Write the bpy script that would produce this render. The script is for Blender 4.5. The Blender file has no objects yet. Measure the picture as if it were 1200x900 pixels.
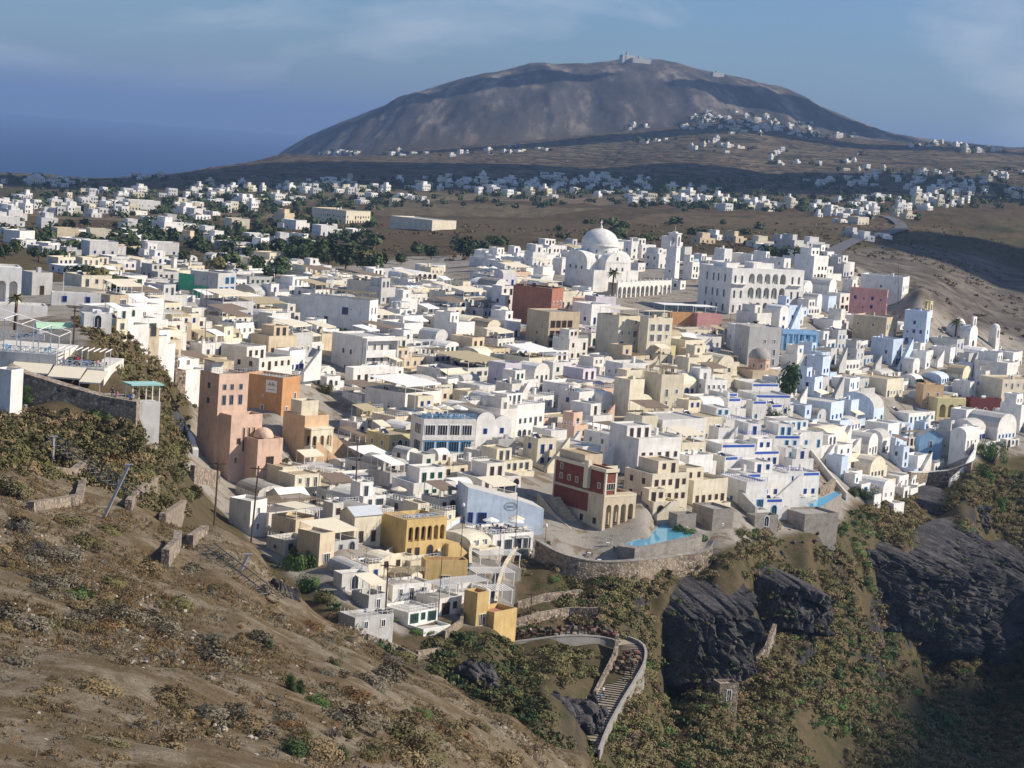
import bpy, bmesh, math, random
import numpy as np
from mathutils import Vector, Matrix, Euler
random.seed(7)
RNG = np.random.default_rng(11)
scene = bpy.context.scene
COL = scene.collection
PI = math.pi
# ------------------------------------------------------------------ camera
FPX = 2400.0
PITCH = math.radians(6.84)
ROLL = math.radians(4.2)
CAM_Z = 280.0
cam_data = bpy.data.cameras.new('camera')
cam_data.sensor_width = 36.0
cam_data.lens = FPX * 36.0 / 1200.0
cam_data.clip_start = 1.0
cam_data.clip_end = 200000.0
cam = bpy.data.objects.new('camera', cam_data)
COL.objects.link(cam)
CAMR = (Matrix.Rotation(PI / 2 - PITCH, 3, 'X') @ Matrix.Rotation(ROLL, 3, 'Z'))
cam.matrix_world = Matrix.Translation((0, 0, CAM_Z)) @ CAMR.to_4x4()
scene.camera = cam
R3 = np.array(CAMR)

def ray(px, py):
    """direction of the line of sight through a point of the photograph, scaled so that its forward (Y) part is 1"""
    d = R3 @ np.array([(px - 600) / FPX, -(py - 450) / FPX, -1.0])
    return d / d[1]

def proj(P):
    d = R3.T @ (np.array(P) - np.array([0, 0, CAM_Z]))
    return 600 - FPX * d[0] / d[2], 450 + FPX * d[1] / d[2]

def proj_arr(P):
    d = (P - np.array([0, 0, CAM_Z])) @ R3
    return 600 - FPX * d[:, 0] / d[:, 2], 450 + FPX * d[:, 1] / d[:, 2]

# ------------------------------------------------------------------ noise
def _hash(ix, iy, seed):
    n = (ix.astype(np.int64) * 374761393 + iy.astype(np.int64) * 668265263 + seed * 974711) & 0x7fffffff
    n = ((n ^ (n >> 13)) * 1274126177) & 0x7fffffff
    return ((n ^ (n >> 16)) & 0xffff) / 65535.0

def vnoise(x, y, seed=0):
    ix = np.floor(x); iy = np.floor(y)
    fx = x - ix; fy = y - iy
    fx = fx * fx * (3 - 2 * fx); fy = fy * fy * (3 - 2 * fy)
    a = _hash(ix, iy, seed); b = _hash(ix + 1, iy, seed)
    c = _hash(ix, iy + 1, seed); d = _hash(ix + 1, iy + 1, seed)
    return (a * (1 - fx) + b * fx) * (1 - fy) + (c * (1 - fx) + d * fx) * fy

def fbm(x, y, seed=0, octv=4):
    v = 0; amp = 0.5; s = 0
    for k in range(octv):
        v = v + amp * vnoise(x * 2 ** k, y * 2 ** k, seed + k * 17); s += amp; amp *= 0.5
    return v / s

def ridged(x, y, seed=0, octv=4):
    v = 0; amp = 0.5; s = 0
    for k in range(octv):
        v = v + amp * (1 - np.abs(2 * vnoise(x * 2 ** k, y * 2 ** k, seed + k * 31) - 1)); s += amp; amp *= 0.5
    return v / s

# ------------------------------------------------------------------ terrain heights
CTRL = '''0,900,110 150,900,118 300,900,130 400,900,142 500,900,165 600,900,200 680,892,236
0,760,150 150,770,158 300,780,178 420,800,198 520,820,218 620,862,236
0,640,200 120,660,212 220,680,228 330,720,240 430,765,246
0,520,270 60,545,276 100,570,268 180,600,272 250,612,280 300,640,276 345,690,268 420,735,262 520,795,255 600,842,248 690,890,240
345,765,300 430,790,290 520,850,285 600,885,285 690,935,280 250,640,320 180,625,315
380,698,330 470,742,330 520,760,328 580,748,337 560,790,318 640,840,303 690,860,320 600,752,350 660,749,354 725,756,356 745,775,352 650,785,330 700,825,333
620,690,375 680,702,376 640,642,392 660,655,389 735,650,396 803,640,409 775,622,424 760,648,397 700,738,359 760,682,392 840,664,402 780,700,388 790,812,380 870,690,398 870,802,389
760,850,345 755,785,367 720,900,312 800,900,340 900,860,370 900,900,355 900,742,405 890,722,412 900,660,425 950,665,433 900,737,414 960,747,424
880,628,432 960,625,456 1000,700,450 1000,800,420 1000,900,385 1080,812,470 1060,860,410 1110,900,400
1010,640,480 1060,640,500 1130,620,530 1040,742,478 1100,776,496 1150,766,518 1190,640,560 1180,720,534 1190,785,508 1190,900,425
1000,575,530 1050,600,545 1100,590,570 1140,540,592 1190,540,610 1030,560,560 1150,460,680 1190,440,700
290,560,430 330,600,400 400,640,360 430,600,390 270,540,440 350,545,450 420,550,450 210,520,420 170,505,318 120,512,308 150,466,320 60,440,328 100,410,338 20,470,322
60,380,380 150,400,392 170,420,402 140,350,480 200,460,430 235,530,427 250,410,500 300,430,490 330,470,470 380,470,500 450,480,500 450,530,450 500,540,440 560,560,430 600,590,410 600,640,392 540,640,380 520,690,352
400,400,570 450,350,660 300,370,620 200,350,620 60,330,600 550,400,600 600,460,540 550,340,690 640,340,700 650,440,570 700,480,530 700,400,620 750,420,600 750,510,500 760,580,430 800,560,460 830,600,440 820,500,530 900,600,460 960,600,480 930,500,560 950,560,510 900,440,620 850,400,650 900,375,690
1000,440,660 1000,500,610 1000,390,710 1060,450,670 1100,520,630 1130,400,720 1080,340,740 950,330,760 1150,385,760 700,345,720
700,310,900 850,300,950 500,310,900 350,300,900 200,310,850 60,300,850 60,270,1150 350,275,1200 500,270,1250 700,265,1300 900,285,1150 1000,270,1400 1100,265,1600 1190,270,1650
1030,300,1150 1100,320,1050 1060,335,900 1130,370,900 1190,400,880 1180,330,1250 1150,290,1450
60,230,2000 60,209,3400 60,205,4300 300,235,1900 300,215,2600 250,196,3500 350,185,3600 330,181,4000 500,235,1900 500,210,2700 500,180,4000 700,240,1900 700,215,2700 700,190,3500 700,160,4300
850,140,4600 860,133,4650 1000,170,4300 1100,167,4900 1180,175,5200 900,200,3200 1000,220,2700 1100,200,3200 1190,220,2800 1000,245,1900 1190,245,2000'''
KU, KS = 6.0, 1.0
pts = []
for tok in CTRL.split():
    px, py, Y = (float(v) for v in tok.split(','))
    for q in ([px] + ([px - 170] if px < 80 else []) + ([px + 170] if px > 1120 else [])):
        d = ray(q, py + (q - px) * math.tan(ROLL))
        pts.append((d[0], math.log(Y), d[2] * Y))
for px, Y, z in ((-150, 6000, -285), (60, 6000, -285), (250, 6000, -285), (310, 6000, -215), (60, 9000, -310), (250, 9000, -310), (450, 6500, -60), (700, 6500, 10), (900, 6500, 60), (1200, 6500, 60), (1400, 6500, 50), (-150, 9500, -310),
                 (500, 9500, -200), (800, 9500, -150), (1200, 9500, -100), (600, 60, -27), (0, 60, -26), (-300, 60, -25), (1200, 60, -45), (900, 200, -105), (1200, 200, -130), (1200, 320, -135), (1400, 300, -150), (800, 260, -98)):
    pts.append(((px - 600) / FPX, math.log(Y), z))
PT = np.array(pts)
Q = PT[:, :2] * np.array([KU, KS])
CC = 0.012
def _phi(r2): return np.sqrt(r2 + CC * CC)
D2 = ((Q[:, None, :] - Q[None, :, :]) ** 2).sum(-1)
n = len(Q)
A = np.zeros((n + 1, n + 1)); A[:n, :n] = _phi(D2) - np.eye(n) * 0.004; A[:n, n] = 1; A[n, :n] = 1
W = np.linalg.solve(A, np.append(PT[:, 2], 0))

RIDGE = np.array([(250, 225), (300, 203), (330, 178), (360, 160), (400, 143), (450, 124), (500, 105), (540, 93), (590, 84), (622, 75), (650, 77), (690, 76), (735, 69), (775, 71), (830, 84), (880, 95), (920, 106), (960, 124), (1000, 142), (1040, 156), (1080, 163), (1130, 169), (1200, 176), (1400, 196)], float)
RU, RZ = [], []
for px, py in RIDGE:
    d = ray(px, py); RU.append(d[0]); RZ.append(d[2] * 7000)

def height(u, Y, detail=True):
    """height above the eye of the land at bearing u = X/Y and distance Y"""
    u = np.asarray(u, float); Y = np.asarray(Y, float)
    s = np.log(Y)
    z = np.full(u.shape, W[-1])
    uu = u * KU; ss = s * KS
    if u.size < 3000:
        z = z + (np.sqrt((uu.reshape(-1, 1) - Q[:, 0]) ** 2 + (ss.reshape(-1, 1) - Q[:, 1]) ** 2 + CC * CC) @ W[:n]).reshape(u.shape)
    else:
        for k in range(n):
            z = z + W[k] * np.sqrt((uu - Q[k, 0]) ** 2 + (ss - Q[k, 1]) ** 2 + CC * CC)
    if Y.max() <= 4900: return z
    X = u * Y
    # the mountain
    rz = np.interp(u, RU, RZ, left=-320, right=RZ[-1])
    w = (ridged(X / 430 + 0.35 * fbm(X / 700, Y / 700, 5), Y / 2600, 3, 5) - 0.5)
    w2 = ridged(X / 190 + 0.3 * fbm(X / 400, Y / 400, 15), Y / 2200, 13, 4) - 0.5
    foot = 5050 + 250 * np.sin(X / 600.0)
    t = np.clip((Y - foot) / (7000 - foot), 0, 1)
    S = 1 - (1 - t) ** 1.7
    back = np.clip((Y - 7000) / 2500, 0, 1)
    zm = z * (1 - S) + rz * S
    zm = zm + ((w - .12) * 130 + (w2 - .14) * 75) * np.sin(np.clip(t, 0, 1) * PI) ** 0.8 * (1 - .75 * t)
    zm = zm - back * (rz + 300) * 0.9
    far = np.clip((Y - 4900) / 300, 0, 1)
    zz = np.where(Y > 4900, z * (1 - far) + np.maximum(zm, -320) * far, z)
    return zz

def ground_z(X, Y):
    return float(height(np.array([X / Y]), np.array([Y]))[0]) + CAM_Z

def hit(px, py, y0=100.0, y1=9000.0):
    """where the line of sight through (px, py) first meets the land beyond y0"""
    d = ray(px, py)
    Ys = np.exp(np.linspace(math.log(y0), math.log(y1), 230))
    h = height(np.full(Ys.shape, d[0]), Ys) - d[2] * Ys
    k = np.argmax(h > 0)
    if h[k] <= 0: k = len(Ys) - 1
    if k == 0: Yh = Ys[0]
    else:
        a, b = Ys[k - 1], Ys[k]; ha, hb = h[k - 1], h[k]
        Yh = a + (b - a) * (-ha) / (hb - ha) if hb != ha else b
        for _ in range(3):
            hm = float(height(np.array([d[0]]), np.array([Yh]))[0]) - d[2] * Yh
            if hm > 0: b, hb = Yh, hm
            else: a, ha = Yh, hm
            if hb != ha: Yh = a + (b - a) * (-ha) / (hb - ha)
    return Vector((d[0] * Yh, Yh, d[2] * Yh + CAM_Z))

def at(px, py, Y):
    d = ray(px, py)
    return Vector((d[0] * Y, Y, d[2] * Y + CAM_Z))

# ------------------------------------------------------------------ tagging and linking
def tag(o, label=None, cat=None, group=None, kind=None):
    if label: o['label'] = label
    if cat: o['category'] = cat
    if group: o['group'] = group
    if kind: o['kind'] = kind
    return o

def empty(name, loc, rz=0.0, label=None, cat=None, group=None):
    o = bpy.data.objects.new(name, None); COL.objects.link(o)
    o.location = loc; o.rotation_euler = (0, 0, rz); o.empty_display_size = 0.5
    return tag(o, label, cat, group)

def mobj(name, me, parent=None, loc=(0, 0, 0), rz=0.0):
    o = bpy.data.objects.new(name, me); COL.objects.link(o)
    o.location = loc; o.rotation_euler = (0, 0, rz)
    if parent is not None: o.parent = parent
    return o

class MB:
    """collects faces for one mesh"""
    def __init__(s): s.v = []; s.f = []; s.m = []
    def quad(s, a, b, c, d, m=0):
        i = len(s.v); s.v += [tuple(a), tuple(b), tuple(c), tuple(d)]; s.f.append((i, i + 1, i + 2, i + 3)); s.m.append(m)
    def poly(s, ps, m=0):
        i = len(s.v); s.v += [tuple(p) for p in ps]; s.f.append(tuple(range(i, i + len(ps)))); s.m.append(m)
    def box(s, x0, y0, z0, x1, y1, z1, m=0, M=None):
        P = [Vector((x, y, z)) for z in (z0, z1) for y in (y0, y1) for x in (x0, x1)]
        if M is not None: P = [M @ p for p in P]
        i = len(s.v); s.v += [tuple(p) for p in P]
        for q in ((0, 2, 3, 1), (4, 5, 7, 6), (0, 1, 5, 4), (2, 6, 7, 3), (0, 4, 6, 2), (1, 3, 7, 5)):
            s.f.append(tuple(i + k for k in q)); s.m.append(m)
    def bar(s, a, b, r, m=0, r2=None, n=6):
        a = Vector(a); b = Vector(b); d = (b - a)
        if d.length < 1e-6: return
        q = d.to_track_quat('Z', 'Y'); r2 = r if r2 is None else r2
        i = len(s.v)
        for k in range(n):
            c = Vector((math.cos(2 * PI * k / n), math.sin(2 * PI * k / n), 0)); c = q @ c
            s.v.append(tuple(a + c * r)); s.v.append(tuple(b + c * r2))
        for k in range(n):
            k2 = (k + 1) % n
            s.f.append((i + 2 * k, i + 2 * k2, i + 2 * k2 + 1, i + 2 * k + 1)); s.m.append(m)
        s.f.append(tuple(i + 2 * k for k in range(n))[::-1]); s.m.append(m)
        s.f.append(tuple(i + 2 * k + 1 for k in range(n))); s.m.append(m)
    def lathe(s, prof, n=16, m=0, c=(0, 0, 0), a0=0.0, a1=2 * PI):
        i = len(s.v); full = abs(a1 - a0 - 2 * PI) < 1e-6
        cols = n if full else n + 1
        for k in range(cols):
            a = a0 + (a1 - a0) * k / n
            for r, z in prof: s.v.append((c[0] + r * math.cos(a), c[1] + r * math.sin(a), c[2] + z))
        L = len(prof)
        for k in range(n):
            k2 = (k + 1) % cols
            for j in range(L - 1):
                s.f.append((i + k * L + j, i + k2 * L + j, i + k2 * L + j + 1, i + k * L + j + 1)); s.m.append(m)
    def mesh(s, name, mats, smooth=False):
        me = bpy.data.meshes.new(name); me.from_pydata(s.v, [], s.f)
        for mm in (mats if isinstance(mats, (list, tuple)) else [mats]): me.materials.append(mm)
        me.polygons.foreach_set('material_index', s.m)
        if smooth: me.polygons.foreach_set('use_smooth', [True] * len(s.f))
        me.update(); return me
    def build(s, name, mats, parent=None, loc=(0, 0, 0), rz=0.0, smooth=False):
        return mobj(name, s.mesh(name, mats, smooth), parent, loc, rz)

# ------------------------------------------------------------------ materials
def new_mat(name):
    m = bpy.data.materials.new(name); m.use_nodes = True
    nt = m.node_tree; b = nt.nodes['Principled BSDF']
    return m, nt, b

def mixn(nt, fac, a, b):
    n_ = nt.nodes.new('ShaderNodeMix'); n_.data_type = 'RGBA'
    for sock, v in ((n_.inputs[0], fac), (n_.inputs[6], a), (n_.inputs[7], b)):
        if hasattr(v, 'node'): nt.links.new(v, sock)
        elif isinstance(v, (tuple, list)): sock.default_value = (*v, 1) if len(v) == 3 else v
        else: sock.default_value = v
    return n_.outputs[2]

def noise(nt, scale, detail=4, rough=0.6, co='Object', dist=0.0, sc3=None):
    tc = nt.nodes.new('ShaderNodeTexCoord'); no = nt.nodes.new('ShaderNodeTexNoise')
    no.inputs['Scale'].default_value = scale; no.inputs['Detail'].default_value = detail
    no.inputs['Roughness'].default_value = rough; no.inputs['Distortion'].default_value = dist
    src = tc.outputs[co]
    if sc3:
        mp = nt.nodes.new('ShaderNodeMapping'); mp.inputs['Scale'].default_value = sc3
        nt.links.new(src, mp.inputs[0]); src = mp.outputs[0]
    nt.links.new(src, no.inputs['Vector'])
    return no.outputs['Fac']

def ramp(nt, fac, stops):
    r = nt.nodes.new('ShaderNodeValToRGB')
    els = r.color_ramp.elements
    while len(els) < len(stops): els.new(0.5)
    for e, (p, c) in zip(els, stops): e.position = p; e.color = (*c, 1) if len(c) == 3 else c
    nt.links.new(fac, r.inputs[0]); return r.outputs[0]

def attr(nt, name):
    a = nt.nodes.new('ShaderNodeAttribute'); a.attribute_name = name; return a.outputs['Fac']

def mathn(nt, op, a, b=0.0, clamp=False):
    m = nt.nodes.new('ShaderNodeMath'); m.operation = op; m.use_clamp = clamp
    for s, v in ((m.inputs[0], a), (m.inputs[1], b)):
        if hasattr(v, 'node'): nt.links.new(v, s)
        else: s.default_value = v
    return m.outputs[0]

def bump(nt, b, h, strength, dist):
    bp = nt.nodes.new('ShaderNodeBump'); bp.inputs['Strength'].default_value = strength; bp.inputs['Distance'].default_value = dist
    nt.links.new(h, bp.inputs['Height']); nt.links.new(bp.outputs[0], b.inputs['Normal'])

MATS = {}
def plaster(key, col, dirt=0.2, rough=0.9):
    """rendered wall: limewash with faint blotches and weather streaks"""
    m, nt, b = new_mat('plaster_' + key)
    n1 = noise(nt, 0.35, 5, 0.65)
    n2 = noise(nt, 1.2, 4, 0.7, sc3=(1, 1, 0.18))
    d = tuple(c * (1 - dirt * 2.2) * f for c, f in zip(col, (1.0, 0.96, 0.88)))
    c1 = mixn(nt, ramp(nt, n1, [(0.38, (0, 0, 0)), (0.75, (0.6, 0.6, 0.6))]), col, d)
    c2 = mixn(nt, ramp(nt, n2, [(0.52, (0, 0, 0)), (0.8, (0.7, 0.7, 0.7))]), c1, tuple(c * 0.72 for c in d))
    # each building a slightly different coat
    oi = nt.nodes.new('ShaderNodeObjectInfo')
    hs = nt.nodes.new('ShaderNodeHueSaturation'); nt.links.new(c2, hs.inputs['Color'])
    mr = nt.nodes.new('ShaderNodeMapRange'); mr.inputs[3].default_value = 0.9; mr.inputs[4].default_value = 1.04
    nt.links.new(oi.outputs['Random'], mr.inputs[0]); nt.links.new(mr.outputs[0], hs.inputs['Value'])
    nt.links.new(hs.outputs[0], b.inputs['Base Color'])
    b.inputs['Roughness'].default_value = rough; b.inputs['Specular IOR Level'].default_value = 0.2
    bump(nt, b, noise(nt, 3.0, 4, 0.6), 0.25, 0.05)
    MATS[key] = m; return m

def plain(key, col, rough=0.6, metal=0.0, var=0.15, scale=1.5, spec=0.4):
    m, nt, b = new_mat(key)
    n1 = noise(nt, scale, 4, 0.6)
    nt.links.new(mixn(nt, n1, tuple(min(1, c * (1 + var)) for c in col), tuple(c * (1 - var) for c in col)), b.inputs['Base Color'])
    b.inputs['Roughness'].default_value = rough; b.inputs['Metallic'].default_value = metal; b.inputs['Specular IOR Level'].default_value = spec
    MATS[key] = m; return m
# ------------------------------------------------------------------ light, sky, air
SUN_AZ = math.radians(90)      # clockwise from straight ahead
SUN_EL = math.radians(34)
sd = bpy.data.lights.new('sun', 'SUN'); sd.energy = 5.0; sd.angle = math.radians(0.53); sd.color = (1.0, 0.90, 0.76)
sun = bpy.data.objects.new('sun', sd); COL.objects.link(sun)
SUNV = Vector((math.sin(SUN_AZ) * math.cos(SUN_EL), math.cos(SUN_AZ) * math.cos(SUN_EL), math.sin(SUN_EL)))
sun.rotation_euler = SUNV.to_track_quat('Z', 'Y').to_euler(); sun.location = (300, 0, 900)
world = bpy.data.worlds.new('World'); scene.world = world; world.use_nodes = True
wt = world.node_tree; bg = wt.nodes['Background']
sky = wt.nodes.new('ShaderNodeTexSky'); sky.sky_type = 'NISHITA'; sky.sun_disc = False
sky.sun_elevation = SUN_EL; sky.sun_rotation = SUN_AZ
sky.altitude = 280; sky.air_density = 1.0; sky.dust_density = 0.6; sky.ozone_density = 4.0
tc = wt.nodes.new('ShaderNodeTexCoord')
def wnoise(scale, sc3, detail, off):
    mp = wt.nodes.new('ShaderNodeMapping'); mp.inputs['Scale'].default_value = sc3; mp.inputs['Location'].default_value = off
    wt.links.new(tc.outputs['Generated'], mp.inputs[0])
    no = wt.nodes.new('ShaderNodeTexNoise'); no.inputs['Scale'].default_value = scale; no.inputs['Detail'].default_value = detail; no.inputs['Roughness'].default_value = 0.55
    no.inputs['Distortion'].default_value = 0.4
    wt.links.new(mp.outputs[0], no.inputs['Vector']); return no.outputs['Fac']
cl = ramp(wt, wnoise(5.5, (1.0, 1.0, 2.6), 7, (0.35, 0.1, 0.42)), [(0.50, (0, 0, 0)), (0.66, (0.75, 0.75, 0.75))])
cl2 = ramp(wt, wnoise(2.2, (1.0, 1.0, 2.2), 4, (1.7, 3.1, 0.2)), [(0.4, (0, 0, 0)), (0.7, (0.5, 0.5, 0.5))])
tint = wt.nodes.new('ShaderNodeMix'); tint.data_type = 'RGBA'; tint.blend_type = 'MULTIPLY'; tint.inputs[0].default_value = 1.0; wt.links.new(sky.outputs[0], tint.inputs[6]); tint.inputs[7].default_value = (0.70, 0.88, 1.18, 1)
skyc = mixn(wt, cl2, tint.outputs[2], (2.9, 3.8, 5.4))
skyc = mixn(wt, cl, skyc, (6.2, 7.0, 8.2))
wt.links.new(skyc, bg.inputs['Color']); bg.inputs['Strength'].default_value = 0.08
scene.view_settings.view_transform = 'Standard'; scene.view_settings.look = 'None'
scene.view_settings.exposure = 0.26; scene.view_settings.gamma = 1.0; scene.view_settings.use_curve_mapping = False
scene.cycles.max_bounces = 6; scene.cycles.diffuse_bounces = 3; scene.cycles.glossy_bounces = 2
scene.cycles.transmission_bounces = 4; scene.cycles.volume_bounces = 1; scene.cycles.transparent_max_bounces = 8
scene.cycles.use_denoising = True

# haze: one closed box of even, thin air round the whole place
hz = MB(); hz.box(-40000, -60, -42, 40000, 52000, 640)
hm = bpy.data.materials.new('haze_air'); hm.use_nodes = True; ht = hm.node_tree
ht.nodes.remove(ht.nodes['Principled BSDF'])
pv = ht.nodes.new('ShaderNodeVolumePrincipled'); pv.inputs['Color'].default_value = (0.30, 0.455, 0.735, 1); pv.inputs['Density'].default_value = 0.000068
pv.inputs['Anisotropy'].default_value = 0.15
ht.links.new(pv.outputs[0], ht.nodes['Material Output'].inputs['Volume'])
ho = hz.build('haze', hm); tag(ho, kind='stuff'); ho['label'] = 'thin blue sea haze over the whole valley'

# ------------------------------------------------------------------ land
def inpoly(px, py, poly):
    inside = np.zeros(px.shape, bool); k = len(poly)
    for i in range(k):
        x1, y1 = poly[i]; x2, y2 = poly[(i + 1) % k]
        if y1 == y2: continue
        c = ((y1 > py) != (y2 > py)) & (px < (x2 - x1) * (py - y1) / (y2 - y1) + x1)
        inside ^= c
    return inside

TOWN = [(-30, 330), (150, 330), (300, 320), (420, 310), (560, 290), (640, 290), (900, 290), (1010, 312), (1100, 360), (1215, 400), (1215, 535), (1150, 535), (1060, 590), (1000, 585), (985, 612), (850, 640), (820, 660), (700, 668), (625, 650), (600, 690), (600, 735), (545, 735), (520, 720), (470, 745), (420, 712), (360, 690), (300, 640), (255, 595), (215, 545), (226, 470), (200, 432), (168, 388), (112, 380), (92, 420), (-30, 430)]
us = np.linspace(-0.36, 0.36, 470)
seg = [np.exp(np.linspace(math.log(48), math.log(230), 125))[:-1], np.linspace(230, 620, 390)[:-1], np.exp(np.linspace(math.log(620), math.log(1500), 130))[:-1],
       np.exp(np.linspace(math.log(1500), math.log(4900), 170))[:-1], np.linspace(4900, 9400, 170)]
Ys = np.concatenate(seg)
UU, YY = np.meshgrid(us, Ys)
ZZ = height(UU, YY)
XX = UU * YY
# slope of the smooth land
dzy = np.gradient(ZZ, axis=0) / np.gradient(YY, axis=0)
dzx = np.gradient(ZZ, axis=1) / np.gradient(XX, axis=1)
steep = np.sqrt(dzx ** 2 + dzy ** 2)
P0 = np.stack([XX.ravel(), YY.ravel(), ZZ.ravel() + CAM_Z], 1)
PX, PY = proj_arr(P0); PX = PX.reshape(XX.shape); PY = PY.reshape(XX.shape)
town = inpoly(PX, PY, TOWN) & (YY > 300) & (YY < 1000)
def blur(a, k=2):
    a = a.astype(float)
    for _ in range(k):
        b = a.copy(); b[1:] += a[:-1]; b[:-1] += a[1:]; b[:, 1:] += a[:, :-1]; b[:, :-1] += a[:, 1:]
        a = b / 5
    return a
town_f = blur(town, 2)
near_f = np.clip((300 - YY) / 20, 0, 1) * np.clip((0.06 - UU) / 0.02, 0, 1)
cliffzone = ((PX > 590) & (PY > 600) & (YY > 290) & (YY < 700) & ~town) | ((YY < 700) & (YY > 300) & (UU > 0.02) & ~town)
rock = np.clip((steep - 1.0 + .9 * (fbm(XX / 12, ZZ / 9, 77) - .5)) / 0.3, 0, 1) * cliffzone
# roughness of the land
nz = (fbm(XX / 14, YY / 14, 1) - 0.5) * 2.4 + (fbm(XX / 3.5, YY / 3.5, 2) - 0.5) * 0.9
amp = np.where(YY < 300, 1.0, np.where(YY < 700, 0.9, 0.8)) * (1 - town_f * 0.97)
ZZ2 = ZZ + nz * amp * np.where(YY > 1500, 2.2, 1.0)
# crags: the cliff faces break into vertical ribs and ledges
rib = ridged(XX / 9 + fbm(XX / 20, ZZ / 20, 8), ZZ / 38, 21, 4) - 0.55
led = fbm(XX / 6, ZZ / 5, 41, 4) - 0.5
rk = blur(rock, 3)
dn = rk * (rib * 1.5 + led * 1.2)
gl = np.maximum(steep, 1e-3)
XX2 = XX - dn * (dzx / gl); YY2 = YY - dn * (dzy / gl)
ZZ2 = ZZ2 + rk * led * 2.0
rocka = np.clip((fbm(XX / 7, ZZ / 7, 53) - .5) * 9, 0, 1) * np.clip(rk * 1.2 + 0.5 * (rk > 0.05) * (fbm(XX / 5, ZZ / 5, 51) - 0.4), 0, 1)
terr = np.clip((YY - 2000) / 600, 0, 1) * np.clip((5000 - YY) / 200, 0, 1)
mtn = np.clip((YY - 4950) / 250, 0, 1)
def land_mesh(name, r0, r1, mat):
    rr = slice(r0, r1); a = np.stack([XX2[rr].ravel(), YY2[rr].ravel(), ZZ2[rr].ravel() + CAM_Z], 1)
    nr = r1 - r0; nc = len(us)
    i = (np.arange(nr - 1)[:, None] * nc + np.arange(nc - 1)[None, :]).ravel()
    f = np.stack([i, i + 1, i + nc + 1, i + nc], 1)
    me = bpy.data.meshes.new(name)
    me.vertices.add(len(a)); me.vertices.foreach_set('co', a.ravel().astype(np.float32))
    me.loops.add(f.size); me.loops.foreach_set('vertex_index', f.ravel().astype(np.int32))
    me.polygons.add(len(f)); me.polygons.foreach_set('loop_start', np.arange(0, f.size, 4, dtype=np.int32))
    me.polygons.foreach_set('use_smooth', np.ones(len(f), bool))
    me.update(calc_edges=True)
    quarry = blur(inpoly(PX, PY, [(975, 296), (1060, 285), (1160, 300), (1215, 330), (1215, 400), (1120, 380), (1040, 330)]) & (YY > 740) & (YY < 1500), 4)
    for nm, arr in (('quarry', quarry), ('rock', rocka), ('town', town_f), ('near', near_f), ('terr', terr), ('mtn', mtn)):
        at_ = me.attributes.new(nm, 'FLOAT', 'POINT'); at_.data.foreach_set('value', arr[rr].ravel().astype(np.float32))
    me.materials.append(mat)
    o = mobj(name, me); tag(o, kind='structure'); return o

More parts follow.
